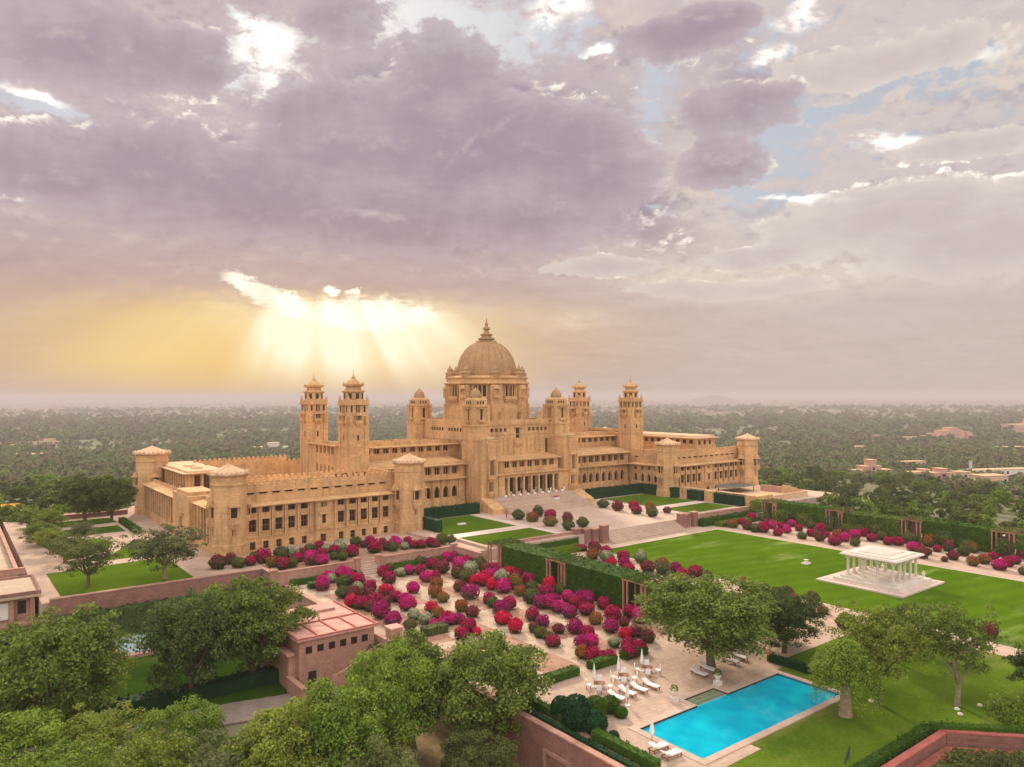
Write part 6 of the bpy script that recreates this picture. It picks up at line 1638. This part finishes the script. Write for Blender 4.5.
for i in range(6):
    x = -52.5+i*1.3
    place(dk, i > 0, (-56.0-i*1.6, -24.0+(i % 2)*1.2, 12.9), i*0.7, 1.15, 'roof deck chair at the foot of the left front tower, %s from the tower' % ORD[i+1], 'chairs on the roof deck')
o = MB(); o.box(-36.6, -34.2, -38.6, -37.6, 0.05, 0.35, 0.1); tag(o.build('stone_bench', 'marble'), 'small pale stone bench in the middle of the left court lawn', 'bench')
for i, (x, y) in enumerate(((80.3, -87.0), (87.2, -95.1), (66.0, -78.0), (92.0, -120.0))):
    z = hgt(x, y); r = thing('garden_lamp', 'white globe lamp among the trees behind the far right hedge, %s from the palace' % ORD[i+1], 'lamp', (x, y, z), group='white globe lamps')
    m = MB(); m.tube((x, y, z), (x, y, z+3.6), 0.08, 0.06); m.build('post', 'metal_dark', r)
    m = MB(); m.ring([(0.15, z+3.6), (0.5, z+3.9), (0.55, z+4.2), (0.3, z+4.6), (0.05, z+4.7)], x, y, 10); m.build('globe', 'white_paint', r)
r = thing('wall_lamp', 'small white lamp on the top corner of the brick wall', 'lamp', (-91.9, -130.4, GZ)); m = MB(); m.tube((-91.8, -130.4, GZ-0.4), (-91.8, -130.4, GZ+0.5), 0.05, 0.05); m.build('arm', 'metal_dark', r); m = MB(); m.ring([(0.1, GZ+0.5), (0.24, GZ+0.7), (0.1, GZ+0.95)], -91.8, -130.4, 10); m.build('globe', 'white_paint', r)
# orange marquee at the far left
z0 = hgt(-133, 120); r = thing('orange_marquee', 'bright orange marquee tent among the trees at the far left', 'marquee', (-133, 120, z0))
m = MB(); m.box(-150, -122, 108, 126, z0, z0+3.2); m.build('side', 'terracotta', r)
m = MB()
for i in range(5):
    x0, x1 = -151+i*6, -151+(i+1)*6-0.1; m.hexa([(x0, 107, z0+3.2), (x1, 107, z0+3.2), (x1, 127, z0+3.2), (x0, 127, z0+3.2), (x0, 116.9, z0+8), (x1, 116.9, z0+8), (x1, 117.1, z0+8), (x0, 117.1, z0+8)])
m.build('roof', 'orange_canvas', r)
# ---------------------------------------------------------------- trees
def crown_pts(g, shape, clumps, per, rx=5.0, rz=3.6, cz=6.2, gap=0.0):
    P_, N_ = [], []
    ph = g.random(3)*6.28
    for _ in range(clumps):
        d = g.normal(0, 1, 3); d /= np.linalg.norm(d)
        lob = 1.0 + 0.16*math.sin(3*math.atan2(d[1], d[0])+ph[0]) + 0.12*math.sin(5*math.atan2(d[1], d[0])+ph[1]) + 0.10*math.sin(4*d[2]+ph[2])
        if shape == 'round':
            if d[2] < 0 and g.random() < 0.35: d[2] = -d[2]
            c = d*(0.5+0.42*g.random()**0.6)*lob*np.array((rx, rx, rz)) + np.array((0, 0, cz)); r = rx*(0.10+0.13*g.random())
        elif shape == 'flat':
            c = np.array((d[0], d[1], abs(d[2])*0.8-0.15))*(0.35+0.6*g.random())*lob*np.array((rx, rx, rz*0.7)) + np.array((0, 0, cz)); r = rx*(0.09+0.1*g.random())
        elif shape == 'droop':
            a = g.random()*6.283; q = g.random()**0.5; c = np.array((math.cos(a)*q*rx*.8, math.sin(a)*q*rx*.8, cz+rz*0.5*(1-q*q*1.3))); r = rx*0.17
        else:
            c = d*(0.3+0.65*g.random())*lob*np.array((rx, rx, rz)) + np.array((0, 0, cz)); r = rx*(0.08+0.09*g.random())
        k = int(per*(0.3+(r/(rx*0.16))**2)*(0.8+0.4*g.random())); e = g.normal(0, 1, (k, 3)); e /= np.linalg.norm(e, axis=1)[:, None]
        e[:, 2] = np.where(e[:, 2] < -0.35, -e[:, 2], e[:, 2])
        p = c + e*(r*(0.55+0.6*g.random(k)))[:, None]*np.array((1, 1, 0.8))
        if shape == 'droop': p[:, 2] -= (g.random(k)**2)*rz*0.9*(np.hypot(p[:, 0], p[:, 1])/rx)
        P_.append(p); N_.append(e+np.array((0, 0, 0.35)))
    return np.vstack(P_), np.vstack(N_)


def trunk_mb(g, h, r, limbs, spread, top, lean=0.1, bend=0.0):
    m = MB(); f = Vector((g.normal(0, lean), g.normal(0, lean), h))
    m.tube((0, 0, -0.5), (f.x*0.15, f.y*0.15, h*0.15), r*1.45, r*1.05, 9); m.tube((f.x*0.15, f.y*0.15, h*0.15), f, r*1.05, r*0.8, 9)
    for i in range(limbs):
        a = 6.283*(i+g.random()*0.5)/limbs; q = spread*(0.6+0.4*g.random())
        mid = Vector((f.x+math.cos(a)*q*0.45, f.y+math.sin(a)*q*0.45, h+(top-h)*(0.30+0.2*bend)))
        end = Vector((f.x+math.cos(a+bend)*q, f.y+math.sin(a+bend)*q, h+(top-h)*(0.75+0.25*g.random())))
        m.tube(f, mid, r*0.55, r*0.38, 7); m.tube(mid, end, r*0.38, r*0.1, 6)
        for s in (-1, 1):
            e2 = end + Vector((math.cos(a+s)*q*0.35, math.sin(a+s)*q*0.35, -0.1*(top-h))); m.tube(mid.lerp(end, 0.4), e2, r*0.2, r*0.06, 5)
    return m


def tree_proto(name, seed, shape, clumps, per, leaf, size, th=2.4, tr=0.32, limbs=5, rx=5, rz=3.6, cz=6.2, bark='bark', bend=0.0, spread=None):
    g = np.random.default_rng(seed)
    r = thing(name, 'x', 'tree')
    trunk_mb(g, th, tr, limbs, spread or rx*0.75, cz+rz*0.4, bend=bend).build('trunk', bark, r)
    P_, N_ = crown_pts(g, shape, clumps, per, rx, rz, cz)
    o = bpy.data.objects.new('crown', quads_mesh('crown', P_, N_, size, M[leaf], seed, 0.62)); col.objects.link(o); o.parent = r
    return r


LEAFM = ['leaf_mid', 'leaf_bright', 'leaf_dark', 'leaf_yellow', 'leaf_olive', 'leaf_grey']
USED = set()


def tree(pr, x, y, z, W, Hh, label, leaf=None, group=None, rz=None, base=(10.0, 9.6)):
    o = place(pr, pr.name in USED, (x, y, z), rnd.random()*6.28 if rz is None else rz, (W/base[0], W/base[0], Hh/base[1]), label, group, 'tree')
    if pr.name not in USED: USED.add(pr.name)
    if leaf:
        for ch in o.children:
            if ch.name.startswith('crown'): ch.material_slots[0].link = 'OBJECT'; ch.material_slots[0].material = M[leaf]
    return o


A1 = tree_proto('leafy_tree', 11, 'round', 210, 85, 'leaf_mid', 0.125, th=2.0, rx=4.7, rz=3.9, cz=5.3)
A2 = tree_proto('leafy_tree', 12, 'round', 190, 90, 'leaf_mid', 0.13, th=1.8, rx=4.6, rz=4.1, cz=5.2)
A3 = tree_proto('leafy_tree', 13, 'round', 230, 80, 'leaf_mid', 0.12, th=1.6, rx=4.7, rz=4.2, cz=5.0)
B1 = tree_proto('spreading_tree', 21, 'sparse', 210, 75, 'leaf_bright', 0.12, th=2.4, tr=0.24, limbs=6, rx=4.8, rz=3.2, cz=6.2, bark='bark', bend=0.5)
B2 = tree_proto('twisted_tree', 22, 'sparse', 165, 62, 'leaf_olive', 0.12, th=2.0, tr=0.26, limbs=5, rx=4.8, rz=3.1, cz=6.4, bark='pale_bark', bend=0.9)
S1 = tree_proto('sparse_tree', 31, 'sparse', 220, 58, 'leaf_grey', 0.13, th=2.0, tr=0.26, limbs=7, rx=4.8, rz=3.6, cz=5.4, bark='pale_bark', bend=0.4)
S2 = tree_proto('sparse_tree', 32, 'sparse', 190, 55, 'leaf_olive', 0.13, th=2.0, tr=0.26, limbs=7, rx=4.8, rz=3.8, cz=5.4, bend=0.3)
D1 = tree_proto('weeping_tree', 41, 'droop', 110, 170, 'leaf_bright', 0.12, th=4.0, tr=0.75, limbs=6, rx=5, rz=5.4, cz=6.2, bark='pale_bark', spread=2.2)

tree(A1, -61.9, -138.3, GZ, 18.4, 12.4, 'big round dark green tree standing on the pool deck with loungers at its trunk', 'leaf_mid', rz=0.4)
tree(A3, -49.1, -141.0, GZ, 10.5, 8.8, 'dark bushy tree at the far end of the pool, behind the life ring', 'leaf_dark', rz=1.0)
tree(A2, -44.6, -137.5, GZ, 8.5, 7.6, 'smaller dark bushy tree nearest the white pavilion side of the pool', 'leaf_dark')
tree(D1, -62.2, -157.1, GZ, 8.6, 8.8, 'thick trunked tree with drooping bright foliage at the right end of the pool')
tree(B1, -56.1, -158.0, GZ, 11.6, 12.0, 'tall spreading yellow-green tree behind the drooping tree', 'leaf_yellow', rz=2.0)
tree(B2, -49.3, -163.7, GZ, 12.0, 12.0, 'gnarled tree with twisting pale limbs on the pool lawn', 'leaf_mid', rz=0.6)
tree(A2, -43.0, -170.8, GZ, 8.4, 7.8, 'dark tree cut by the right edge of the frame', 'leaf_dark')
tree(B1, -41.0, -153.0, GZ, 9.0, 8.0, 'low bushy tree in the strip between pool lawn and main lawn', 'leaf_mid')
tree(B2, -33.0, -151.0, GZ, 7.0, 6.5, 'greyish tree just before the white pavilion steps', 'leaf_olive')
for i, (x, y, w, h) in enumerate(((-48.3, -168.6, 4.6, 2.6), (-45.3, -170.6, 5.2, 3.0), (-52.8, -178.6, 6.0, 2.6), (-60.5, -173.0, 5.0, 2.4), (-66.5, -172.2, 5.0, 2.6), (-56.6, -175.6, 4.6, 2.2), (-72.5, -172.5, 5.0, 2.4))):
    g = np.random.default_rng(60+i); k = 2600; d = g.normal(0, 1, (k, 3)); d /= np.linalg.norm(d, axis=1)[:, None]; d[:, 2] = abs(d[:, 2])
    P_ = d*(0.65+0.35*g.random(k))[:, None]*np.array((w/2, w/2, h))*(1+0.2*np.sin(d[:, 0]*7+i)*np.cos(d[:, 1]*6))[:, None]
    me = quads_mesh('shrub', P_, d, 0.13, M['leaf_bright' if i < 2 else 'leaf_olive'], i); o = bpy.data.objects.new('shrub', me); col.objects.link(o); o.location = (x, y, GZ if i < 2 else -3.66)
    tag(o, 'wild leafy shrub at the lower right corner, %s from the twisted tree' % ORD[i+1], 'shrub', 'shrubs at the lower right corner')

g = np.random.default_rng(31); k = 34000
X_ = g.uniform(-90, -46, k); Y_ = g.uniform(-200, -167.4, k); ok = (Y_ < -167.2) & (X_ + Y_ < -226.4); X_, Y_ = X_[ok], Y_[ok]
P_ = np.stack([X_, Y_, -3.66 + 0.25 + 0.55*g.random(len(X_))*(0.6+0.4*np.sin(X_*1.1)*np.cos(Y_*0.9))], 1)
o = bpy.data.objects.new('ground_cover', quads_mesh('ground_cover', P_, np.tile((0, 0, 1.), (len(X_), 1)), 0.22, M['leaf_olive'], 3)); col.objects.link(o); tag(o, 'wild green ground cover below the red stone wall', None, None, 'stuff')

# lower level trees in the foreground
fg = [(A1, -133.0, -96.5, 17, 16.2, 'leaf_mid', 'large leafy tree at the left edge of the foreground'), (A2, -141.5, -90.0, 17, 14.6, 'leaf_mid', 'leafy tree cut by the left edge of the frame'),
      (A3, -128.6, -91.0, 9.5, 10.0, 'leaf_bright', 'light green crown behind the large tree at left, beside the pond'), (A3, -134.5, -79.0, 12, 9.0, 'leaf_mid', 'leafy crown below the small pink kiosk'),
      (A1, -116.6, -93.2, 12.8, 15.2, 'leaf_dark', 'dark tree left of the two beside the flat roofed pink building'), (A2, -107.9, -92.0, 15.4, 15.2, 'leaf_mid', 'tall leafy tree touching the flat roofed pink building'),
      (A2, -112.5, -84.5, 12.5, 12.5, 'leaf_bright', 'light green crown showing between the two trees by the pink building'), (S2, -104.0, -84.0, 10, 11.4, 'leaf_yellow', 'thin yellowish tree beside the flat roof'),
      (A1, -111.0, -131.5, 13.5, 13.6, 'leaf_bright', 'bright green tree at bottom centre, left of the yard'), (A3, -104.2, -127.0, 12.0, 14.4, 'leaf_bright', 'bright rounded tree at bottom centre, right one of the bright pair'),
      (A2, -98.6, -122.5, 13.0, 13.2, 'leaf_mid', 'mid green tree behind the bright pair at bottom centre'), (A1, -93.2, -130.4, 14.5, 14.2, 'leaf_mid', 'spreading tree leaning over the brick wall and the flower garden'),
      (A3, -100.5, -138.5, 9.0, 7.6, 'leaf_olive', 'low dark tree in the yard below the brick wall'),
      (B1, -134.4, -121.0, 12.5, 9.6, 'leaf_bright', 'light green treetop at the bottom edge, leftmost'), (A3, -128.0, -125.0, 11.0, 10.2, 'leaf_yellow', 'yellow-green treetop at the bottom edge, second from left'),
      (S2, -122.8, -128.0, 11.0, 10.2, 'leaf_grey', 'pale blossoming treetop at the bottom edge between two yellow-green ones'), (A2, -117.4, -129.8, 11.0, 11.8, 'leaf_yellow', 'tall yellow-green treetop at the bottom edge, left of the bright tree'),
      (A2, -137.5, -109.5, 12.0, 9.6, 'leaf_bright', 'bright treetop overlapping the road at lower left'), (B1, -130.8, -112.5, 11.0, 9.6, 'leaf_yellow', 'yellow-green treetop over the road, right of the bright one'), (A3, -123.5, -117.5, 10.0, 9.8, 'leaf_bright', 'light green treetop beside the road near the bottom edge'),
      (A2, -141.0, -118.0, 12, 8, 'leaf_olive', 'olive treetop in the bottom left corner'), (A1, -112.0, -141.0, 10, 10.5, 'leaf_olive', 'olive tree at the bottom edge below the bright tree'),
      (A3, -145.5, -80.0, 10, 8.5, 'leaf_mid', 'leafy tree at the left edge in front of the kiosk')]
for pr, x, y, w, h, lf, lb in fg: tree(pr, x, y, LZ, w, h, lb, lf)
for i, (x, y, r, h, mt) in enumerate(((-91.0+0.6, -97.6, 1.0, 1.5, 'bloom_red'), (-92.6, -101.2, 1.9, 5.4, 'leaf_dark'), (-91.9, -106.4, 1.7, 5.6, 'leaf_bright'))):
    if i == 0: x, y = -94.6, -104.0
    g = np.random.default_rng(90+i); k = 900; d = g.normal(0, 1, (k, 3)); d /= np.linalg.norm(d, axis=1)[:, None]
    me = quads_mesh('shrub', d*np.array((r, r, h/2))*(0.8+0.2*g.random(k))[:, None] + np.array((0, 0, h/2)), d, 0.15, M[mt], i); o = bpy.data.objects.new('shrub', me); col.objects.link(o); o.location = (x, y, LZ)
    tag(o, ('red flowering shrub at the foot of the curving stair wall', 'dark creeper shrub in the corner right of the pink building', 'bright green shrub beside the small pink pier')[i], 'shrub')
# trees on and round the left lawns
lt = [(S1, -110.2, -49.5, 16.0, 11.0, 'leaf_grey', 'wide silvery tree on the left lawn before the corner tower'), (S2, -122.6, -47.0, 12.0, 9.8, 'leaf_olive', 'thin spreading tree on the left part of the lawn'),
      (B2, -118.5, -8.0, 8.0, 6.5, 'leaf_grey', 'small bare-looking tree inside the loop of the path'), (S2, -123.6, -22.0, 9, 6.4, 'leaf_olive', 'olive tree beside the far left walk, nearest'),
      (B1, -125.0, -10.0, 8, 6.2, 'leaf_yellow', 'yellow-green tree beside the far left walk, middle'), (A3, -125.6, 2.0, 8.5, 5.6, 'leaf_mid', 'bushy tree beside the far left walk, farther on'),
      (B1, -122.6, 14.0, 9, 7.0, 'leaf_yellow', 'yellowish tree behind the path, towards the grove'), (A2, -124.5, 27.0, 8, 4.6, 'leaf_mid', 'low bushy tree at the edge of the shaded lawn'),
      (A1, -112.5, 33.5, 14.5, 13.2, 'leaf_olive', 'dark trunked tree before the grove, left of the pair near the palace'), (A2, -106.4, 30.6, 13.0, 12.8, 'leaf_olive', 'dark trunked tree before the grove, right of the pair near the palace')]
for pr, x, y, w, h, lf, lb in lt: tree(pr, x, y, TZ, w, h, lb, lf)
wall('low red parapet behind the trees at the far side of the shaded lawn', -126.0, -100.5, 41.0, 41.6, TZ, TZ+1.3, 'red_stone')

g = np.random.default_rng(404)
for i in range(17):
    y = -72.5-i*5.1; x = 44.6+g.normal(0, 0.3)
    if any(a-1.2 < y < b_+1.2 for a, b_ in GR): y -= 2.6
    w, h = 2.2+1.4*g.random(), 2.4+2.2*g.random(); k = 700; d = g.normal(0, 1, (k, 3)); d /= np.linalg.norm(d, axis=1)[:, None]
    P_ = d*(0.7+0.3*g.random(k))[:, None]*np.array((w/2*1.4, w/2*1.6, h/2))*(1+0.25*np.sin(d[:, 0]*7+i)*np.cos(d[:, 1]*6))[:, None] + np.array((0, 0, h/2))
    o = bpy.data.objects.new('shrub', quads_mesh('shrub', P_, d, 0.2, M[('leaf_dark', 'leaf_mid', 'leaf_dark', 'leaf_olive')[i % 4]], i)); col.objects.link(o); o.location = (x, y, GZ)
    tag(o, 'loose dark shrub at the foot of the far right hedge, %s from the palace' % ORD[i+1], 'shrub', 'shrubs along the far right hedge')

# mid-distance groves
mid = [tree_proto('grove_tree', 51+i, 'round' if i < 3 else 'sparse', 75, 40, 'leaf_mid', 0.30, th=1.5, tr=0.3, limbs=4, rx=4.8, rz=3.9, cz=4.8) for i in range(4)]
pts = []
g = random.Random(5)


def grove(n, xr, yr, mind, test, hr):
    k = 0; t = 0
    while k < n and t < 20000:
        t += 1; x, y = g.uniform(*xr), g.uniform(*yr)
        if not test(x, y): continue
        if any((x-a)**2+(y-b)**2 < (mind*(0.8+0.004*max(0, math.hypot(x+143, y+201)-250)))**2 for a, b, _, _ in pts): continue
        pts.append((x, y, g.uniform(*hr), 'left' if x < 40 else 'right')); k += 1


grove(120, (-230, 60), (46, 330), 9.5, lambda x, y: y > 64 - 0.0*x and not (-156 < x < -116 and 84 < y < 132) and (x < 20 or y < 140) and not (-128 < x < -100 and y < 60), (8.5, 12.5))
grove(14, (-160, -100), (44, 62), 8, lambda x, y: True, (8, 11))
grove(150, (60, 330), (-190, 80), 9.0, lambda x, y: (x > 101 or y < -70) and y < 90, (6.5, 9.5))
names = ORD
for side in ('left', 'right'):
    ss = sorted([p_ for p_ in pts if p_[3] == side], key=lambda p_: math.hypot(p_[0]+143, p_[1]+201))
    rows = [ss[i:i+12] for i in range(0, len(ss), 12)]
    for ri, rw in enumerate(rows):
        rw = sorted(rw, key=lambda p_: math.atan2(p_[0]+143, p_[1]+201))
        for k, (x, y, hh, _) in enumerate(rw):
            z = hgt(x, y)
            lf = g.choice(['leaf_mid', 'leaf_mid', 'leaf_dark', 'leaf_olive', 'leaf_bright'] if side == 'left' else ['leaf_mid', 'leaf_olive', 'leaf_olive', 'leaf_bright', 'leaf_dark'])
            ad = {'leaf_mid': 'green', 'leaf_dark': 'dark green', 'leaf_olive': 'olive', 'leaf_bright': 'light green'}[lf]
            up = 3.4 if side == 'right' and x < 100 else 1.5
            tree(mid[g.randrange(4)], x, y, z-0.3, hh*g.uniform(1.1, 1.5), hh+up, '%s grove tree %s of the palace, %s row back, %s from the left' % (ad, side, ORD[ri+1], ORD[k+1]), lf,
                 'trees of the %s grove' % side, base=(10.0, 8.8))

# ---------------------------------------------------------------- far country: houses one can tell apart, then woods and town as masses
def house(x, y, lab, blocks, mat, cat='building', rz=None):
    z = hgt(x, y) - 1; r = thing('country_house', lab, cat, (x, y, z), YAW-math.pi/2 + 0.2 if rz is None else rz)
    m = MB()
    for (a, b_, c, d, h) in blocks: m.box(a, b_, c, d, 0, h)
    o = m.build('wall', mat, None); o.parent = r
    m = MB()
    for (a, b_, c, d, h) in blocks: m.box(a-0.4, b_+0.4, c-0.4, d+0.4, h, h+0.5)
    o = m.build('roof', 'roof_stone', None); o.parent = r
    for (a, b_, c, d, h) in blocks:
        n_ = max(1, int((b_-a)/5)); 
        for i in range(min(n_, 8)):
            xx = a+(b_-a)*(i+0.5)/n_
            w_ = bpy.data.objects.new('window', window_mesh(min(2.2, (b_-a)/n_*0.4), min(2.6, h*0.35), 'plain')); col.objects.link(w_); w_.parent = r; w_.location = (xx, c-0.04, h*0.45)
    return r


FAR = [(1642, 520, 'large pink palace-like complex far off at right, raised central block', [(-60, 60, -10, 20, 12), (-34, 20, -16, 10, 24), (-15, 6, -18, 8, 30), (30, 44, -14, 8, 20), (-58, -50, -14, 4, 18)], 'village_pink'),
       (1545, 585, 'long low pink wall building left of the far pink complex', [(-60, 60, -5, 8, 9), (-66, -52, -8, 8, 14)], 'village_wall'),
       (435, 92, 'small pink house with a pointed turret beyond the right grove', [(-7, 7, -5, 5, 9), (-3, 2, -6, 2, 14), (7, 17, -4, 5, 6), (-14, -7, -3, 5, 6)], 'village_pink'),
       (480, 76, 'low pale building beside the turreted pink house', [(-9, 9, -4, 5, 5), (4, 9, -4, 5, 7)], 'village_wall'),
       (432, 40, 'pink two-storey house seen over the middle of the right grove', [(-7, 7, -5, 5, 8), (-2, 4, -5, 3, 11)], 'village_pink'),
       (475, 42, 'long flat cream building right of the pink two-storey house', [(-14, 14, -4, 5, 5.5), (-4, 5, -5, 5, 8)], 'village_wall'),
       (430, 6, 'square cream building near the right edge beyond the grove', [(-10, 10, -6, 6, 9), (-13, 4, -8, 4, 6)], 'village_wall'),
       (600, 60, 'white flat roofed hall with a thin tower near the right edge', [(-34, 34, -5, 6, 7), (-34, -32.4, -6, -4, 15)], 'village_white'),
       (653, 160, 'tiny pale house alone in the scrub at right', [(-16, 16, -4, 5, 7)], 'village_wall'), (1040, 420, 'pale houses in the green belt right of the palace', [(-22, 16, -5, 8, 9), (18, 36, -3, 6, 7)], 'village_wall'),
       (-36, 1185, 'long white roofed shed in the woods at the far left', [(-30, 30, -8, 8, 8)], 'village_white'), (-60, 1560, 'pink cluster of houses at the far left edge', [(-40, 20, -8, 8, 9), (-10, 10, -10, 5, 15), (24, 44, -6, 8, 11)], 'village_pink'),
       (20, 1700, 'pale houses beyond the woods at far left', [(-50, 50, -8, 8, 8), (10, 30, -8, 8, 14)], 'village_wall'), (276, 980, 'white building glimpsed between the left twin towers', [(-30, 24, -8, 8, 10), (-8, 10, -8, 8, 16)], 'village_white'),
       (640, 1450, 'white houses seen between tower and small dome', [(-34, 34, -8, 8, 12), (-10, 20, -8, 8, 20)], 'village_white'), (1290, 285, 'pale pink block at the right horizon side', [(-25, 25, -8, 8, 10)], 'village_pink'),
       (2250, 520, 'reddish bare quarry building at the right edge near the horizon', [(-120, 120, -20, 30, 22), (-40, 60, -10, 40, 34)], 'village_pink')]
for x, y, lb, bl, mt in FAR: house(x, y, lb, bl, mt)

# woods: clumps scattered over the plain by one geometry-nodes object each
def clump_obj(name, seed, leaf):
    g_ = np.random.default_rng(seed); P_, N_ = crown_pts(g_, 'round', 9, 16, 5.0, 3.4, 2.6)
    me = quads_mesh(name, P_, N_, 1.25, M[leaf], seed, 0.8); return bpy.data.objects.new(name, me)


def scatter(name, pos, sizes, src, label, seed):
    me = bpy.data.meshes.new(name); me.from_pydata(pos, [], [])
    at = me.attributes.new('size', 'FLOAT', 'POINT'); at.data.foreach_set('value', sizes)
    o = bpy.data.objects.new(name, me); col.objects.link(o); tag(o, label, None, None, 'stuff')
    ng = bpy.data.node_groups.new(name, 'GeometryNodeTree')
    ng.interface.new_socket('Geometry', in_out='INPUT', socket_type='NodeSocketGeometry'); ng.interface.new_socket('Geometry', in_out='OUTPUT', socket_type='NodeSocketGeometry')
    N, L = ng.nodes, ng.links
    gi, go = N.new('NodeGroupInput'), N.new('NodeGroupOutput'); m2p = N.new('GeometryNodeMeshToPoints'); iop = N.new('GeometryNodeInstanceOnPoints')
    oi = N.new('GeometryNodeObjectInfo'); oi.inputs[0].default_value = src
    na = N.new('GeometryNodeInputNamedAttribute'); na.data_type = 'FLOAT'; na.inputs[0].default_value = 'size'
    rv = N.new('FunctionNodeRandomValue'); rv.data_type = 'FLOAT_VECTOR'; rv.inputs[0].default_value = (0, 0, 0); rv.inputs[1].default_value = (0, 0, 6.28)
    L.new(gi.outputs[0], m2p.inputs[0]); L.new(m2p.outputs[0], iop.inputs['Points']); L.new(oi.outputs['Geometry'], iop.inputs['Instance'])
    L.new(rv.outputs[0], iop.inputs['Rotation']); L.new(na.outputs[0], iop.inputs['Scale']); L.new(iop.outputs[0], go.inputs[0])
    md = o.modifiers.new('scatter', 'NODES'); md.node_group = ng
    return o


R2 = np.random.default_rng(77)
NW = 34000
dist = 330*np.exp(R2.random(NW)*math.log(6500/330)); azs = YAW + np.radians(R2.uniform(-44, 44, NW))
xs, ys = -143+dist*np.cos(azs), -201+dist*np.sin(azs)
nz_ = np.sin(xs*0.006+1)*np.sin(ys*0.0071) + 0.6*np.sin(xs*0.019)*np.sin(ys*0.016+2) + 0.5*np.sin(xs*0.0017+ys*0.0023)
keep = (nz_ + R2.normal(0, 0.45, NW) > np.where(dist > 3000, 0.25, np.where(dist > 1400, -0.6, -1.0)))
keep &= ~((xs < 110) & (xs > -300) & (ys < 66)) & ~((xs > 60) & (xs < 335) & (ys < 85)) & ~((ys < 330) & (xs < 60))
for x, y, _, bl, _ in FAR: keep &= ~((abs(xs-x) < max(14, bl[0][1]*1.1)) & (abs(ys-y) < max(14, bl[0][1]*1.1)))
xs, ys, dist = xs[keep], ys[keep], dist[keep]
zz = np.array([hgt(a, b_) for a, b_ in zip(xs, ys)])
sz = (0.55+1.0*R2.random(len(xs))**1.5)*np.clip(dist/900, 0.75, 3.0)
kind = R2.random(len(xs))
tail = [('far_green', 0, 0.35), ('far_olive', 0.35, 0.75), ('far_dark', 0.75, 0.95), ('far_lime', 0.95, 1.01)]
for i, (lf, a, b_) in enumerate(tail):
    s = (kind >= a) & (kind < b_); src = clump_obj('tree_clump', 200+i, lf)
    sd_ = sz[s].copy(); P_ = np.stack([xs[s], ys[s], zz[s]-0.4], 1)
    scatter('woodland', P_.tolist(), sd_.tolist(), src, ('mid green', 'olive', 'dark', 'light green')[i] + ' scrub woodland spreading over the plain to the horizon', i)
material('town_white', (0.50, 0.45, 0.44), rough=0.9, var=0.2, scale=0.02); material('town_pink', (0.42, 0.28, 0.26), rough=0.9, var=0.2, scale=0.02); material('town_cream', (0.38, 0.29, 0.24), rough=0.9, var=0.2, scale=0.02)
# the town: thousands of tiny houses near the horizon, one mass
NB = 5200
dist = 2300*np.exp(R2.random(NB)**0.8*math.log(12500/2300)); azs = YAW + np.radians(R2.uniform(-42, 42, NB))
xs, ys = -143+dist*np.cos(azs), -201+dist*np.sin(azs)
nz_ = np.sin(xs*0.0016+1)*np.sin(ys*0.0019) + 0.6*np.sin(xs*0.0051)*np.sin(ys*0.0043+2)
k_ = nz_ + R2.normal(0, 0.5, NB) > 0.0; xs, ys, dist = xs[k_], ys[k_], dist[k_]
for part, (mt, lb) in enumerate((('town_white', 'white'), ('town_pink', 'pink'), ('town_cream', 'cream'))):
    m = MB()
    for i in range(part, len(xs), 3):
        f = dist[i]/3000; w, d, h = R2.uniform(7, 18)*f**0.7, R2.uniform(6, 12)*f**0.5, R2.uniform(4, 9)*f**0.35
        z = hgt(xs[i], ys[i]) - 0.5; m.box(xs[i]-w, xs[i]+w, ys[i]-d, ys[i]+d, z, z+h)
    tag(m.build('distant_town', mt), 'mass of tiny %s houses of the town below the horizon' % lb, None, None, 'stuff')
# a low hill on the horizon
m = MB(); m.ring([(420, -75), (300, -30), (150, 0), (60, 22), (20, 26)], 8900, 6700, 18, 0, 1.0, 0.8); hl = m.build('hill', 'country', smooth=True); struct(hl)

# ---------------------------------------------------------------- haze
m = MB(); m.box(-17000, 17000, -17000, 17000, -78, 62)
hz_ = m.build('haze', 'country'); hz_.data.materials.clear(); hm = bpy.data.materials.new('haze'); hm.use_nodes = True
nt = hm.node_tree; nt.nodes.remove(nt.nodes['Principled BSDF']); pv_ = nt.nodes.new('ShaderNodeVolumePrincipled')
pv_.inputs['Color'].default_value = (0.66, 0.60, 0.64, 1); pv_.inputs['Density'].default_value = 0.00016
nt.links.new(pv_.outputs[0], nt.nodes['Material Output'].inputs['Volume']); hz_.data.materials.append(hm); tag(hz_, None, None, None, 'stuff')
